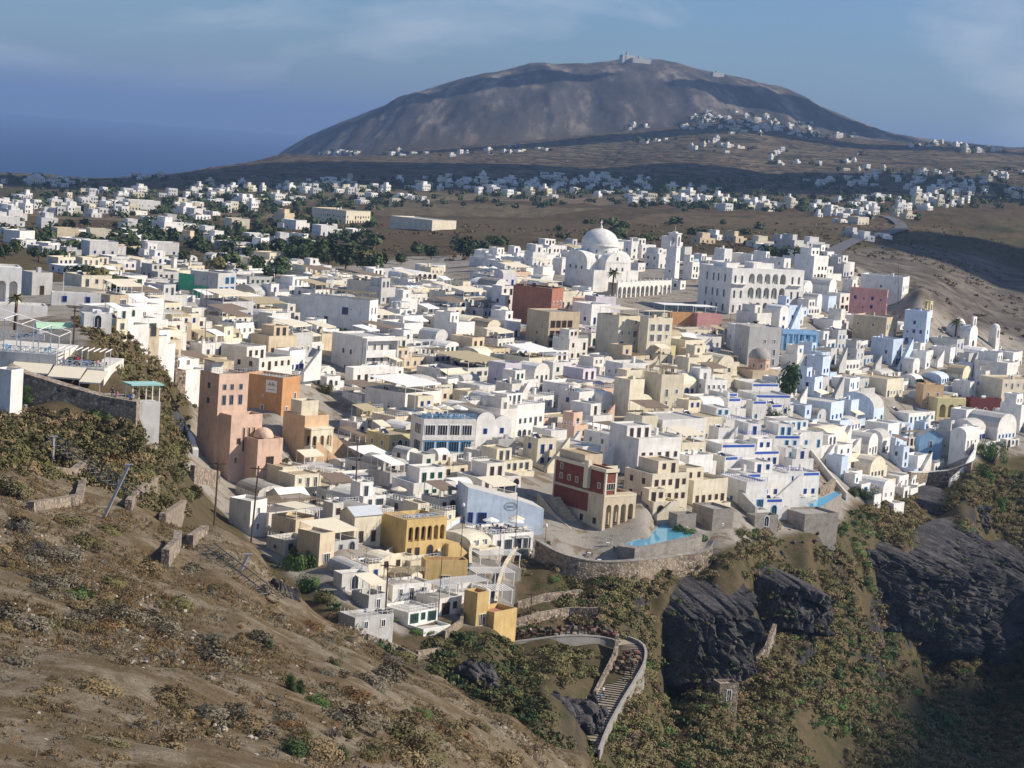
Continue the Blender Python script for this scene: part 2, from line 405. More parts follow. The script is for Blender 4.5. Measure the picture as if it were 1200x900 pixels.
def slope_material():
    m, nt, b = new_mat('hillside_ground')
    n_big = noise(nt, 0.05, 5, 0.62); n_mid = noise(nt, 0.22, 5, 0.65, dist=0.6); n_fine = noise(nt, 2.2, 6, 0.75); n_st = noise(nt, 4.2, 5, 0.85)
    # near slope: pale volcanic gravel, brown soil, rusty dead herbs
    grav = mixn(nt, ramp(nt, n_fine, [(0.3, (0, 0, 0)), (0.7, (1, 1, 1))]), (0.145, 0.112, 0.072), (0.35, 0.295, 0.215))
    soil = mixn(nt, n_fine, (0.088, 0.062, 0.031), (0.18, 0.132, 0.07))
    near = mixn(nt, ramp(nt, n_mid, [(0.43, (0, 0, 0)), (0.60, (1, 1, 1))]), soil, grav)
    near = mixn(nt, ramp(nt, n_big, [(0.52, (0, 0, 0)), (0.68, (0.8, 0.8, 0.8))]), near, mixn(nt, n_fine, (0.14, 0.072, 0.03), (0.09, 0.065, 0.03)))
    near = mixn(nt, ramp(nt, n_st, [(0.57, (0, 0, 0)), (0.66, (0.75, 0.75, 0.75))]), near, (0.42, 0.36, 0.28))
    near = mixn(nt, ramp(nt, n_st, [(0.32, (0.8, 0.8, 0.8)), (0.42, (0, 0, 0))]), near, (0.055, 0.042, 0.028))
    # cliff slopes: scrub, olive and brown
    scrub = mixn(nt, ramp(nt, n_mid, [(0.36, (0, 0, 0)), (0.62, (1, 1, 1))]), (0.075, 0.072, 0.030), (0.15, 0.105, 0.062))
    scrub = mixn(nt, ramp(nt, n_fine, [(0.35, (0.45, 0.45, 0.45)), (0.7, (0, 0, 0))]), scrub, (0.05, 0.045, 0.024))
    scrub = mixn(nt, ramp(nt, n_st, [(0.33, (0.7, 0.7, 0.7)), (0.44, (0, 0, 0))]), scrub, (0.04, 0.035, 0.02)); scrub = mixn(nt, ramp(nt, n_st, [(0.57, (0, 0, 0)), (0.68, (0.5, 0.5, 0.5))]), scrub, (0.22, 0.18, 0.11))
    c = mixn(nt, attr(nt, 'near'), scrub, near)
    # plain: ploughed brown fields
    pos = nt.nodes.new('ShaderNodeNewGeometry')
    # rock
    rn = noise(nt, 0.45, 6, 0.75, sc3=(1, 1, 0.4)); rn2 = noise(nt, 1.6, 5, 0.7, sc3=(1, 1, 0.5))
    rc = ramp(nt, rn, [(0.3, (0.02, 0.019, 0.02)), (0.5, (0.045, 0.042, 0.045)), (0.68, (0.10, 0.095, 0.095)), (0.8, (0.10, 0.068, 0.042))])
    rc = mixn(nt, ramp(nt, rn2, [(0.4, (0.6, 0.6, 0.6)), (0.62, (0, 0, 0))]), rc, (0.03, 0.028, 0.03))
    c = mixn(nt, attr(nt, 'rock'), c, rc)
    tw = mixn(nt, n_fine, (0.25, 0.225, 0.19), (0.40, 0.37, 0.325))
    tw = mixn(nt, ramp(nt, n_mid, [(0.5, (0, 0, 0)), (0.62, (1, 1, 1))]), tw, (0.20, 0.15, 0.10))
    c = mixn(nt, attr(nt, 'town'), c, tw)
    qn = ramp(nt, noise(nt, 0.05, 6, 0.7, sc3=(1, 1, 4)), [(0.35, (0.065, 0.055, 0.045)), (0.52, (0.135, 0.115, 0.095)), (0.7, (0.22, 0.19, 0.155))])
    c = mixn(nt, attr(nt, 'quarry'), c, qn)
    nt.links.new(c, b.inputs['Base Color']); b.inputs['Roughness'].default_value = 0.95; b.inputs['Specular IOR Level'].default_value = 0.1
    bump(nt, b, mathn(nt, 'ADD', n_fine, mathn(nt, 'MULTIPLY', n_st, 0.4)), 0.9, 0.35)
    return m

def plain_material():
    m, nt, b = new_mat('plain_fields')
    tcn = nt.nodes.new('ShaderNodeTexCoord')
    mp = nt.nodes.new('ShaderNodeMapping'); mp.inputs['Scale'].default_value = (1 / 170, 1 / 240, 0.0); mp.inputs['Rotation'].default_value = (0, 0, 0.25)
    nt.links.new(tcn.outputs['Object'], mp.inputs[0])
    vo = nt.nodes.new('ShaderNodeTexVoronoi'); vo.inputs['Scale'].default_value = 1.0; vo.distance = 'CHEBYCHEV'; nt.links.new(mp.outputs[0], vo.inputs['Vector'])
    sep = nt.nodes.new('ShaderNodeSeparateColor'); nt.links.new(vo.outputs['Color'], sep.inputs[0])
    fld = ramp(nt, sep.outputs[0], [(0.0, (0.115, 0.082, 0.048)), (0.35, (0.09, 0.066, 0.038)), (0.6, (0.145, 0.108, 0.066)), (0.8, (0.08, 0.072, 0.036)), (1.0, (0.20, 0.155, 0.10))])
    n1 = noise(nt, 0.012, 5, 0.6); n2 = noise(nt, 0.06, 6, 0.7)
    c = mixn(nt, ramp(nt, n2, [(0.35, (0, 0, 0)), (0.75, (0.6, 0.6, 0.6))]), fld, (0.055, 0.045, 0.026))
    c = mixn(nt, ramp(nt, n1, [(0.55, (0, 0, 0)), (0.68, (0.8, 0.8, 0.8))]), c, (0.045, 0.05, 0.025))
    # far terraces: dry-stone lines that follow the contours
    g = nt.nodes.new('ShaderNodeNewGeometry'); sx = nt.nodes.new('ShaderNodeSeparateXYZ'); nt.links.new(g.outputs['Position'], sx.inputs[0])
    zz = mathn(nt, 'ADD', mathn(nt, 'MULTIPLY', sx.outputs[2], 0.16), mathn(nt, 'MULTIPLY', n1, 5.0))
    fr = mathn(nt, 'FRACT', zz)
    band = mathn(nt, 'MULTIPLY', mathn(nt, 'LESS_THAN', fr, 0.3), attr(nt, 'terr'))
    c = mixn(nt, mathn(nt, 'MULTIPLY', band, 0.85), c, (0.028, 0.028, 0.02))
    band2 = mathn(nt, 'MULTIPLY', mathn(nt, 'GREATER_THAN', fr, 0.72), attr(nt, 'terr')); c = mixn(nt, mathn(nt, 'MULTIPLY', band2, 0.45), c, (0.23, 0.18, 0.12))
    # quarry and slides near the caldera rim
    cut = nt.nodes.new('ShaderNodeAttribute'); cut.attribute_name = 'town'
    qn = ramp(nt, noise(nt, 0.05, 6, 0.7, sc3=(1, 1, 4)), [(0.35, (0.065, 0.055, 0.045)), (0.52, (0.135, 0.115, 0.095)), (0.7, (0.22, 0.19, 0.155))])
    c = mixn(nt, attr(nt, 'quarry'), c, qn)
    ms = ramp(nt, noise(nt, 0.0075, 7, 0.7, sc3=(1.5, 0.18, 0.5)), [(0.36, (0.045, 0.045, 0.042)), (0.52, (0.095, 0.085, 0.075)), (0.66, (0.30, 0.25, 0.19))])
    c = mixn(nt, attr(nt, 'mtn'), c, ms)
    nt.links.new(c, b.inputs['Base Color']); b.inputs['Roughness'].default_value = 1.0; b.inputs['Specular IOR Level'].default_value = 0.05
    bump(nt, b, n2, 0.8, 3.0)
    return m
M_SLOPE = slope_material(); M_PLAIN = plain_material()
r_a = int(np.searchsorted(Ys, 960)); r_b = int(np.searchsorted(Ys, 4900))
land_mesh('hillside', 0, r_a + 1, M_SLOPE)
land_mesh('plain', r_a, r_b + 1, M_PLAIN)
land_mesh('mountain', r_b, len(Ys), M_PLAIN)
# sea
sm, snt, sb = new_mat('sea_water'); sb.inputs['Base Color'].default_value = (0.012, 0.045, 0.13, 1); sb.inputs['Roughness'].default_value = 0.5; sb.inputs['Specular IOR Level'].default_value = 0.1
bump(snt, sb, noise(snt, 0.02, 5, 0.6), 0.5, 2.0)
sea = MB(); sea.quad((-39000, -50, 0), (39000, -50, 0), (39000, 45000, 0), (-39000, 45000, 0)); tag(sea.build('sea', sm), kind='structure')
# ------------------------------------------------------------------ building materials
for key, col in dict(white=(0.84, 0.82, 0.78), offwhite=(0.77, 0.74, 0.67), cream=(0.78, 0.71, 0.55), sand=(0.68, 0.57, 0.41), beige=(0.58, 0.48, 0.34), grey=(0.56, 0.55, 0.53), lemon=(0.72, 0.64, 0.36),
                     pink=(0.68, 0.36, 0.33), salmon=(0.73, 0.52, 0.40), orange=(0.60, 0.33, 0.16), peach=(0.70, 0.49, 0.31), ochre=(0.64, 0.46, 0.20), red=(0.25, 0.08, 0.06), brick=(0.42, 0.19, 0.13), sky=(0.34, 0.55, 0.78), iceblue=(0.62, 0.72, 0.85), lilac=(0.66, 0.62, 0.68),
                     green=(0.12, 0.55, 0.32), turq=(0.36, 0.60, 0.55), maroon=(0.16, 0.05, 0.05)).items():
    plaster(key, col)
plaster('roof_white', (0.56, 0.54, 0.50), 0.16); plaster('roof_grey', (0.36, 0.34, 0.31), 0.2); plaster('roof_cream', (0.46, 0.38, 0.26), 0.18); plaster('roof_sand', (0.50, 0.38, 0.23), 0.18); plaster('roof_red', (0.42, 0.2, 0.13), 0.18)
plain('glass_dark', (0.025, 0.03, 0.04), 0.12, 0, 0.3, 2.0, 0.5)
plain('trim_white', (0.78, 0.77, 0.75), 0.6); plain('trim_blue', (0.035, 0.10, 0.42), 0.5); plain('trim_brown', (0.13, 0.06, 0.03), 0.6); plain('trim_green', (0.04, 0.16, 0.10), 0.5); plain('trim_grey', (0.25, 0.27, 0.30), 0.5); plain('trim_sky', (0.12, 0.38, 0.66), 0.5); plain('trim_cream', (0.68, 0.60, 0.44), 0.7)
plain('metal_grey', (0.42, 0.43, 0.44), 0.45, 0.3); plain('metal_dark', (0.05, 0.05, 0.055), 0.5, 0.3); plain('wood_dark', (0.10, 0.06, 0.035), 0.8, 0, 0.35); plain('wood_pale', (0.36, 0.28, 0.19), 0.8, 0, 0.3); plain('canvas_cream', (0.72, 0.65, 0.50), 0.9, 0, 0.08, 0.6); plain('canvas_white', (0.80, 0.79, 0.75), 0.9, 0, 0.06, 0.6); plain('canvas_brown', (0.20, 0.15, 0.11), 0.9, 0, 0.12, 0.6)
plain('reed', (0.42, 0.35, 0.22), 0.95, 0, 0.3, 4.0); plain('sheet_roof', (0.62, 0.64, 0.66), 0.4, 0.2, 0.1, 0.8); plain('tank_white', (0.75, 0.75, 0.74), 0.5); plain('cloth_red', (0.45, 0.06, 0.05), 0.9); plain('cloth_green', (0.10, 0.45, 0.22), 0.8); plain('canvas_mint', (0.42, 0.66, 0.44), 0.85, 0, 0.1)
plain('black_iron', (0.02, 0.02, 0.02), 0.5, 0.4); plain('pool_water', (0.10, 0.36, 0.52), 0.08, 0, 0.12, 0.3); plain('solar', (0.02, 0.025, 0.06), 0.15, 0.2, 0.2, 3.0)
m, nt, b = new_mat('dry_stone')
tcn = nt.nodes.new('ShaderNodeTexCoord'); vo = nt.nodes.new('ShaderNodeTexVoronoi'); vo.inputs['Scale'].default_value = 1.7; nt.links.new(tcn.outputs['Object'], vo.inputs['Vector'])
sep = nt.nodes.new('ShaderNodeSeparateColor'); nt.links.new(vo.outputs['Color'], sep.inputs[0])
sc_ = ramp(nt, sep.outputs[0], [(0.0, (0.07, 0.06, 0.05)), (0.3, (0.26, 0.20, 0.14)), (0.6, (0.40, 0.33, 0.25)), (0.85, (0.17, 0.12, 0.09)), (1.0, (0.46, 0.41, 0.34))])
ve = nt.nodes.new('ShaderNodeTexVoronoi'); ve.feature = 'DISTANCE_TO_EDGE'; ve.inputs['Scale'].default_value = 1.7; nt.links.new(tcn.outputs['Object'], ve.inputs['Vector'])
sc_ = mixn(nt, ramp(nt, ve.outputs['Distance'], [(0.02, (1, 1, 1)), (0.12, (0, 0, 0))]), sc_, (0.13, 0.105, 0.08))
sc_ = mixn(nt, ramp(nt, noise(nt, 0.25, 5, 0.6), [(0.45, (0, 0, 0)), (0.7, (0.6, 0.6, 0.6))]), sc_, (0.34, 0.27, 0.19))
nt.links.new(sc_, b.inputs['Base Color']); b.inputs['Roughness'].default_value = 0.95; bump(nt, b, ve.outputs['Distance'], 0.8, 0.2); MATS['stone'] = m
m, nt, b = new_mat('grey_ashlar')
bt = nt.nodes.new('ShaderNodeTexBrick'); tcn = nt.nodes.new('ShaderNodeTexCoord'); mp = nt.nodes.new('ShaderNodeMapping'); mp.inputs['Rotation'].default_value = (PI / 2, 0, 0)
nt.links.new(tcn.outputs['Object'], mp.inputs[0]); nt.links.new(mp.outputs[0], bt.inputs['Vector']); bt.inputs['Scale'].default_value = 1.4
bt.inputs['Color1'].default_value = (0.20, 0.18, 0.16, 1); bt.inputs['Color2'].default_value = (0.30, 0.27, 0.23, 1); bt.inputs['Mortar'].default_value = (0.38, 0.35, 0.31, 1)
nt.links.new(mixn(nt, ramp(nt, noise(nt, 0.5, 5, 0.6), [(0.45, (0, 0, 0)), (0.7, (0.7, 0.7, 0.7))]), bt.outputs[0], (0.15, 0.13, 0.11)), b.inputs['Base Color']); b.inputs['Roughness'].default_value = 0.95; MATS['ashlar'] = m
def M(*ks): return [MATS[k] for k in ks]

# ------------------------------------------------------------------ openings (shared meshes, one object each)
_wc = {}
def opening_mesh(kind, trim):
    if (kind, trim) in _wc: return _wc[(kind, trim)]
    b = MB()
    w, h, arch, bars = dict(window=(0.95, 1.25, 0, 1), door=(1.05, 2.15, 0, 1), arch_door=(1.5, 1.7, 1, 1), arch_window=(0.85, 0.9, 1, 1), french=(1.9, 2.15, 0, 3), small=(0.55, 0.6, 0, 0), tall=(0.8, 2.6, 0, 0), wide=(2.6, 1.5, 0, 3), big_arch=(2.2, 2.0, 1, 3))[kind]
    out = [(-w / 2, 0), (w / 2, 0), (w / 2, h)]
    if arch: out += [(w / 2 * math.cos(t), h + w / 2 * math.sin(t)) for t in np.linspace(0, PI, 9)[1:-1]]
    out += [(-w / 2, h)]
    t = 0.13
    cx, cz = 0, h / 2
    inn = [(x * (1 - 2 * t / w), t * 0.6 + z * (1 - 1.6 * t / (h + (w / 2 if arch else 0)))) for x, z in out]
    k = len(out)
    for i in range(k):
        j = (i + 1) % k
        b.quad((out[i][0], -0.07, out[i][1]), (out[j][0], -0.07, out[j][1]), (inn[j][0], -0.07, inn[j][1]), (inn[i][0], -0.07, inn[i][1]), 0)
        b.quad((out[j][0], -0.07, out[j][1]), (out[i][0], -0.07, out[i][1]), (out[i][0], 0.01, out[i][1]), (out[j][0], 0.01, out[j][1]), 0)
        b.quad((inn[i][0], -0.07, inn[i][1]), (inn[j][0], -0.07, inn[j][1]), (inn[j][0], -0.012, inn[j][1]), (inn[i][0], -0.012, inn[i][1]), 0)
    b.poly([(x, -0.012, z) for x, z in inn], 1)
    for q in range(bars):
        x = -w / 2 + w * (q + 1) / (bars + 1)
        b.box(x - 0.03, -0.05, t, x + 0.03, -0.015, h, 0)
    me = b.mesh(kind, M(trim, 'glass_dark')); _wc[(kind, trim)] = me; return me

def opening(parent, kind, trim, x, y, z, face, name=None):
    """face R looks along -y, face L along -x"""
    nm = name or ('door' if 'door' in kind or kind == 'french' else 'window')
    return mobj(nm, opening_mesh(kind, trim), parent, (x, y, z), 0.0 if face == 'R' else -PI / 2)

def vol(mb, x0, y0, x1, y1, z0, h, par=0.5, mw=0, mr=1, t=0.22):
    """one block of a house: walls, parapet rim and roof deck"""
    t = min(t, (x1 - x0) * 0.2, (y1 - y0) * 0.2)
    o = [(x0, y0), (x1, y0), (x1, y1), (x0, y1)]; n_ = [(x0 + t, y0 + t), (x1 - t, y0 + t), (x1 - t, y1 - t), (x0 + t, y1 - t)]
    for i in range(4):
        j = (i + 1) % 4
        mb.quad((*o[i], z0), (*o[j], z0), (*o[j], h), (*o[i], h), mw)
        mb.quad((*o[i], h), (*o[j], h), (*n_[j], h), (*n_[i], h), mw)
        mb.quad((*n_[j], h - par), (*n_[i], h - par), (*n_[i], h), (*n_[j], h), mw)
    mb.quad((*n_[0], h - par), (*n_[1], h - par), (*n_[2], h - par), (*n_[3], h - par), mr)

def barrel(mb, x0, y0, x1, y1, h, rise, axis='y', m=0, mw=0, n=9, over=0.0):
    """barrel vault on top of a block, its round end towards the front when axis is y"""
    if axis == 'y':
        A = [((x0 + x1) / 2 - (x1 - x0) / 2 * math.cos(t), h + rise * math.sin(t)) for t in np.linspace(0, PI, n)]
        for i in range(n - 1):
            mb.quad((A[i][0], y0 - over, A[i][1]), (A[i + 1][0], y0 - over, A[i + 1][1]), (A[i + 1][0], y1, A[i + 1][1]), (A[i][0], y1, A[i][1]), m)
        for y in (y0 - over, y1): mb.poly([(x, y, z) for x, z in A], mw)
    else:
        A = [((y0 + y1) / 2 - (y1 - y0) / 2 * math.cos(t), h + rise * math.sin(t)) for t in np.linspace(0, PI, n)]
        for i in range(n - 1):
            mb.quad((x0 - over, A[i][0], A[i][1]), (x1, A[i][0], A[i][1]), (x1, A[i + 1][0], A[i + 1][1]), (x0 - over, A[i + 1][0], A[i + 1][1]), m)
        for x in (x0 - over, x1): mb.poly([(x, y, z) for y, z in A], mw)

def gable(mb, x0, y0, x1, y1, h, rise, axis='y', m=1, mw=0, eave=0.25):
    if axis == 'y':
        xm = (x0 + x1) / 2
        mb.quad((x0 - eave, y0 - eave, h - 0.1), (xm, y0 - eave, h + rise), (xm, y1 + eave, h + rise), (x0 - eave, y1 + eave, h - 0.1), m)
        mb.quad((xm, y0 - eave, h + rise), (x1 + eave, y0 - eave, h - 0.1), (x1 + eave, y1 + eave, h - 0.1), (xm, y1 + eave, h + rise), m)
        for y in (y0, y1): mb.poly([(x0, y, h - 0.02), (x1, y, h - 0.02), (xm, y, h + rise - 0.05)], mw)
    else:
        ym = (y0 + y1) / 2
        mb.quad((x0 - eave, y0 - eave, h - 0.1), (x1 + eave, y0 - eave, h - 0.1), (x1 + eave, ym, h + rise), (x0 - eave, ym, h + rise), m)
        mb.quad((x0 - eave, ym, h + rise), (x1 + eave, ym, h + rise), (x1 + eave, y1 + eave, h - 0.1), (x0 - eave, y1 + eave, h - 0.1), m)
        for x in (x0, x1): mb.poly([(x, y0, h - 0.02), (x, y1, h - 0.02), (x, ym, h + rise - 0.05)], mw)

def arcade(mb, xa, xb, y0, y1, z0, z1, n, frac=0.7, spring=0.55, mw=0, ns=10, T=None):
    """a wall of round arches from xa to xb between the planes y0 (front) and y1 (back)"""
    T = T or (lambda x, y, z: (x, y, z))
    bw = (xb - xa) / n; r = bw * frac / 2; zs = z0 + (z1 - z0) * spring
    def q(a, b_, c, d): mb.quad(T(*a), T(*b_), T(*c), T(*d), mw)
    for k in range(n):
        l = xa + k * bw; cxx = l + bw / 2
        for y in (y0, y1):
            q((l, y, z0), (cxx - r, y, z0), (cxx - r, y, z1), (l, y, z1)); q((cxx + r, y, z0), (l + bw, y, z0), (l + bw, y, z1), (cxx + r, y, z1))
        A = [(cxx - r * math.cos(t), zs + r * math.sin(t)) for t in np.linspace(0, PI, ns)]
        for i in range(ns - 1):
            (xa_, za_), (xb_, zb_) = A[i], A[i + 1]
            for y in (y0, y1): q((xa_, y, za_), (xb_, y, zb_), (xb_, y, z1), (xa_, y, z1))
            q((xa_, y0, za_), (xa_, y1, za_), (xb_, y1, zb_), (xb_, y0, zb_))
        q((cxx - r, y0, z0), (cxx - r, y1, z0), (cxx - r, y1, zs), (cxx - r, y0, zs)); q((cxx + r, y0, z0), (cxx + r, y1, z0), (cxx + r, y1, zs), (cxx + r, y0, zs))
    q((xa, y0, z1), (xb, y0, z1), (xb, y1, z1), (xa, y1, z1))
    q((xa, y0, z0), (xa, y1, z0), (xa, y1, z1), (xa, y0, z1)); q((xb, y0, z0), (xb, y1, z0), (xb, y1, z1), (xb, y0, z1))

def railing_mb(pts, h=1.0, r=0.025, step=0.9, bars=2):
    b = MB()
    for p, q in zip(pts[:-1], pts[1:]):
        p = Vector(p); q = Vector(q); L = (q - p).length; k = max(1, int(L / step))
        for i in range(k + 1):
            c = p + (q - p) * i / k; b.box(c.x - r, c.y - r, c.z, c.x + r, c.y + r, c.z + h)
        for j in range(bars):
            z = h * (j + 1) / bars; b.bar(p + Vector((0, 0, z)), q + Vector((0, 0, z)), r, n=4)
    return b

def pergola_mb(x0, y0, x1, y1, z, h=2.3, slats=True, m=0):
    b = MB()
    for x in (x0, (x0 + x1) / 2, x1):
        for y in (y0, y1): b.box(x - .06, y - .06, z, x + .06, y + .06, z + h, m)
    for y in (y0, y1): b.box(x0 - .2, y - .05, z + h, x1 + .2, y + .05, z + h + .12, m)
    k = max(3, int((x1 - x0) / 0.55))
    if slats:
        for i in range(k + 1):
            x = x0 + (x1 - x0) * i / k; b.box(x - .1, y0 - .2, z + h + .123, x + .1, y1 + .2, z + h + .2, m)
    return b

def stair_mb(x, y0, z0, z1, run, w=1.2, wall=True):
    """outside stair that climbs along +x from (x, y0)"""
    b = MB(); k = max(3, int((z1 - z0) / 0.22))
    for i in range(k):
        b.box(x + run * i / k, y0 - w, z0 - 1.5, x + run * (i + 1) / k, y0 - 0.004, z0 + (z1 - z0) * (i + 1) / k)
    if wall:
        b.poly([(x, y0 - w - .004, z0 - 1.5), (x + run, y0 - w - .004, z0 - 1.5), (x + run, y0 - w - .004, z1 + .7), (x, y0 - w - .004, z0 + .7)])
        b.poly([(x, y0 - w - .2, z0 - 1.5), (x + run, y0 - w - .2, z0 - 1.5), (x + run, y0 - w - .2, z1 + .7), (x, y0 - w - .2, z0 + .7)])
        b.quad((x, y0 - w - .2, z0 + .7), (x + run, y0 - w - .2, z1 + .7), (x + run, y0 - w - .004, z1 + .7), (x, y0 - w - .004, z0 + .7))
    return b

def awning_mb(x0, x1, y, z, out=2.2, drop=0.7, posts=True, floor=0.0):
    b = MB(); t = 0.04
    b.poly([(x0, y, z), (x1, y, z), (x1, y - out, z - drop), (x0, y - out, z - drop)], 0)
    b.poly([(x0, y, z - t), (x1, y, z - t), (x1, y - out, z - drop - t), (x0, y - out, z - drop - t)], 0)
    b.quad((x0, y - out, z - drop), (x1, y - out, z - drop), (x1, y - out, z - drop - .25), (x0, y - out, z - drop - .25), 0)
    if posts:
        for x in (x0 + .1, x1 - .1): b.bar((x, y - out + .05, floor), (x, y - out + .05, z - drop), .04, 1, n=5)
    return b

RECTS = []          # footprints in the plan, so that no house is built into another
class House:
    """frame of a building: origin at its front corner, +x along the sunlit front, +y along the shaded side"""
    def __init__(s, name, x, y, a, label, cat, Y=None, group=None, y0=300.0):
        s.P = at(x, y, Y) if Y else hit(x, y, y0)
        if Y:
            h_ = hit(x, y, max(300.0, Y * .8))
            if abs(h_.y / Y - 1) < .3: s.P = h_
            else: print('far off', name, x, y, Y, h_.y)
        s.Y = s.P.y; s.mpp = s.Y / FPX; s.a = math.radians(a)
        s.root = empty(name, s.P, s.a, label, cat, group); s.px = (x, y); s.label = label
    def L(s, px): return px * s.mpp / max(0.35, math.sin(s.a))
    def R(s, px): return px * s.mpp / max(0.35, math.cos(s.a))
    def H(s, px): return px * s.mpp
    def claim(s, x0, y0, x1, y1, h):
        c, sn = math.cos(s.a), math.sin(s.a)
        cx, cy = (x0 + x1) / 2, (y0 + y1) / 2
        RECTS.append((s.P.x + c * cx - sn * cy, s.P.y + sn * cx + c * cy, (x1 - x0) / 2, (y1 - y0) / 2, s.a, s.P.z + h))
    def world(s, x, y, z): return s.root.matrix_basis @ Vector((x, y, z))

def overlaps(X, Y, hx, hy, a, slack=0.0):
    for rx, ry, rhx, rhy, ra, _ in RECTS:
        d2 = (X - rx) ** 2 + (Y - ry) ** 2
        if d2 > (math.hypot(hx, hy) + math.hypot(rhx, rhy)) ** 2: continue
        dx, dy = X - rx, Y - ry; sep_ = False
        for ang in (a, a + PI / 2, ra, ra + PI / 2):
            ux, uy = math.cos(ang), math.sin(ang)
            e1 = hx * abs(math.cos(a - ang)) + hy * abs(math.sin(a - ang)); e2 = rhx * abs(math.cos(ra - ang)) + rhy * abs(math.sin(ra - ang))
            if abs(dx * ux + dy * uy) > e1 + e2 - slack: sep_ = True; break
        if not sep_: return True
    return False

def windows_row(root, face, fixed, u0, u1, z, kinds, trim, rnd, gap=2.3, skip=0.1):
    k = max(1, int((u1 - u0) / gap))
    for i in range(k):
        if rnd.random() < skip: continue
        u = u0 + (u1 - u0) * (i + 0.5) / k + rnd.uniform(-.1, .1)
        kd = rnd.choice(kinds)
        zz = z if kd in ('door', 'arch_door', 'french', 'tall', 'big_arch') else z + 0.85
        if face == 'R': opening(root, kd, trim, u, fixed - .012, zz, 'R')
        else: opening(root, kd, trim, fixed - .012, u, zz, 'L')

def storeys(root, face, fixed, u0, u1, H, trim, rnd, ground=('door', 'window', 'window'), upper=('window', 'window', 'door'), gap=2.3, skip=0.12, base=0.0, sh=3.0):
    k = max(1, int((H - base - 0.3) / sh))
    for j in range(k):
        windows_row(root, face, fixed, u0, u1, base + j * sh + 0.05, ground if j == 0 else upper, trim, rnd, gap, skip)

def simple_house(name, label, x, y, wl, wr, h, a, wall, roof, trim='trim_white', cat='house', kind='flat', Y=None, win_l=0.5, win_r=True, deck=None, tank=True, seed=None, group=None, ground=('door', 'window', 'window'), upper=('window', 'window', 'door'), gap=2.3, found=7.0, y0=300.0):
    rnd = random.Random(seed if seed is not None else int(x * 31 + y * 17))
    hs = House(name, x, y, a, label, cat, Y, group, y0)
    L, R, H = hs.L(wl), hs.R(wr), hs.H(h)
    L = max(L, 3.0); R = max(R, 3.0)
    b = MB(); hs.dims = (R, L, H)
    par = 0.5
    if kind == 'flat': vol(b, 0, 0, R, L, -found, H, par)
    elif kind in ('vault', 'vaultx'):
        rise = min((R if kind == 'vault' else L) * 0.32, H * 0.45); vol(b, 0, 0, R, L, -found, H - rise, 0.02)
        barrel(b, 0, 0, R, L, H - rise, rise, 'y' if kind == 'vault' else 'x', 1, 0, over=0.004)
    elif kind in ('gable', 'gablex'):
        rise = min((R if kind == 'gable' else L) * 0.28, H * 0.4); vol(b, 0, 0, R, L, -found, H - rise, 0.02); gable(b, 0, 0, R, L, H - rise, rise, 'y' if kind == 'gable' else 'x')
    hs.top = H
    b.build('wall', M(wall, roof), hs.root)
    hs.claim(0, 0, R, L, H)
    Hw = H - (0 if kind == 'flat' else min(R, L) * 0.25)
    if win_r: storeys(hs.root, 'R', 0, 0.4, R - 0.4, Hw, trim, rnd, ground, upper, gap)
    if win_l > 0: storeys(hs.root, 'L', 0, 0.6, L - 0.4, Hw, trim, rnd, ('window', 'small', 'window'), ('window', 'small'), gap / win_l * 0.75, 0.3)
    if kind == 'flat' and tank:
        if rnd.random() < 0.6:
            c = MB(); cx, cy = R * rnd.uniform(.3, .8), L * rnd.uniform(.3, .8); s = min(.45, R * .1); c.box(cx - s, cy - s, H - par, cx + s, cy + s, H + rnd.uniform(.5, 1.1)); c.build('chimney', M(wall), hs.root)
        if rnd.random() < 0.35 and R > 4:
            c = MB(); cx, cy = R * .5, L * .6; c.bar((cx - .7, cy, H - par + .75), (cx + .7, cy, H - par + .75), .42, 0, n=10); c.box(cx - .6, cy - .3, H - par, cx + .6, cy + .3, H - par + .35, 0); c.build('water_tank', M('tank_white'), hs.root)
    if deck == 'rail':
        railing_mb([(.15, L - .2, H), (.15, .15, H), (R - .15, .15, H)], 0.95).build('railing', M('trim_white'), hs.root)
    if deck == 'pergola':
        pergola_mb(.6, .6, R - .6, L * .7, H - par).build('pergola', M('wood_pale'), hs.root)
    if deck == 'canopy':
        c = MB(); z = H + 1.9; c.box(.3, .3, z, R - .3, L - .3, z + .06, 0)
        for px_ in (.5, R - .5):
            for py_ in (.5, L - .5): c.box(px_ - .05, py_ - .05, H - par, px_ + .05, py_ + .05, z, 1)
        c.build('canopy', M('canvas_cream', 'trim_white'), hs.root)
    return hs
# ------------------------------------------------------------------ landmarks
LM = []      # (x, y, phrase) reference points for labels
def lm(x, y, phrase): LM.append((x, y, phrase))

# cathedral with dome
hs = House('cathedral', 699, 338, 42, 'large white domed cathedral with barrel gables beside its bell tower', 'church', Y=724)
lm(699, 300, 'the domed cathedral')
r = hs.root; b = MB()
vol(b, -5.6, -9.5, 5.6, 10, -5, 10.2, 0.02); vol(b, -11, -5.6, -5.6, 5.6, -5, 10.2, 0.02); vol(b, 5.6, -5.6, 11, 5.6, -5, 10.2, 0.02)
vol(b, -11.2, -9.6, -5.602, -5.602, -5, 7.5); vol(b, 5.602, -9.6, 11.2, -5.602, -5, 7.5)
barrel(b, -5.6, -9.5, 5.6, 10, 10.2, 3.6, 'y', 0, 0, 13, 0.15); barrel(b, -11, -5.598, 11, 5.598, 10.2, 3.6, 'x', 0, 0, 13, 0.15)
b.box(-6.0, -6.0, 10.0, 6.0, 6.0, 12.6)
b.build('wall', M('white'), r)
b = MB(); b.lathe([(7.0, 11.8), (7.0, 12.4), (6.6, 12.5), (6.6, 15.6), (7.1, 15.7), (7.1, 16.1), (6.8, 16.2)], 24); b.build('drum', M('white'), r)
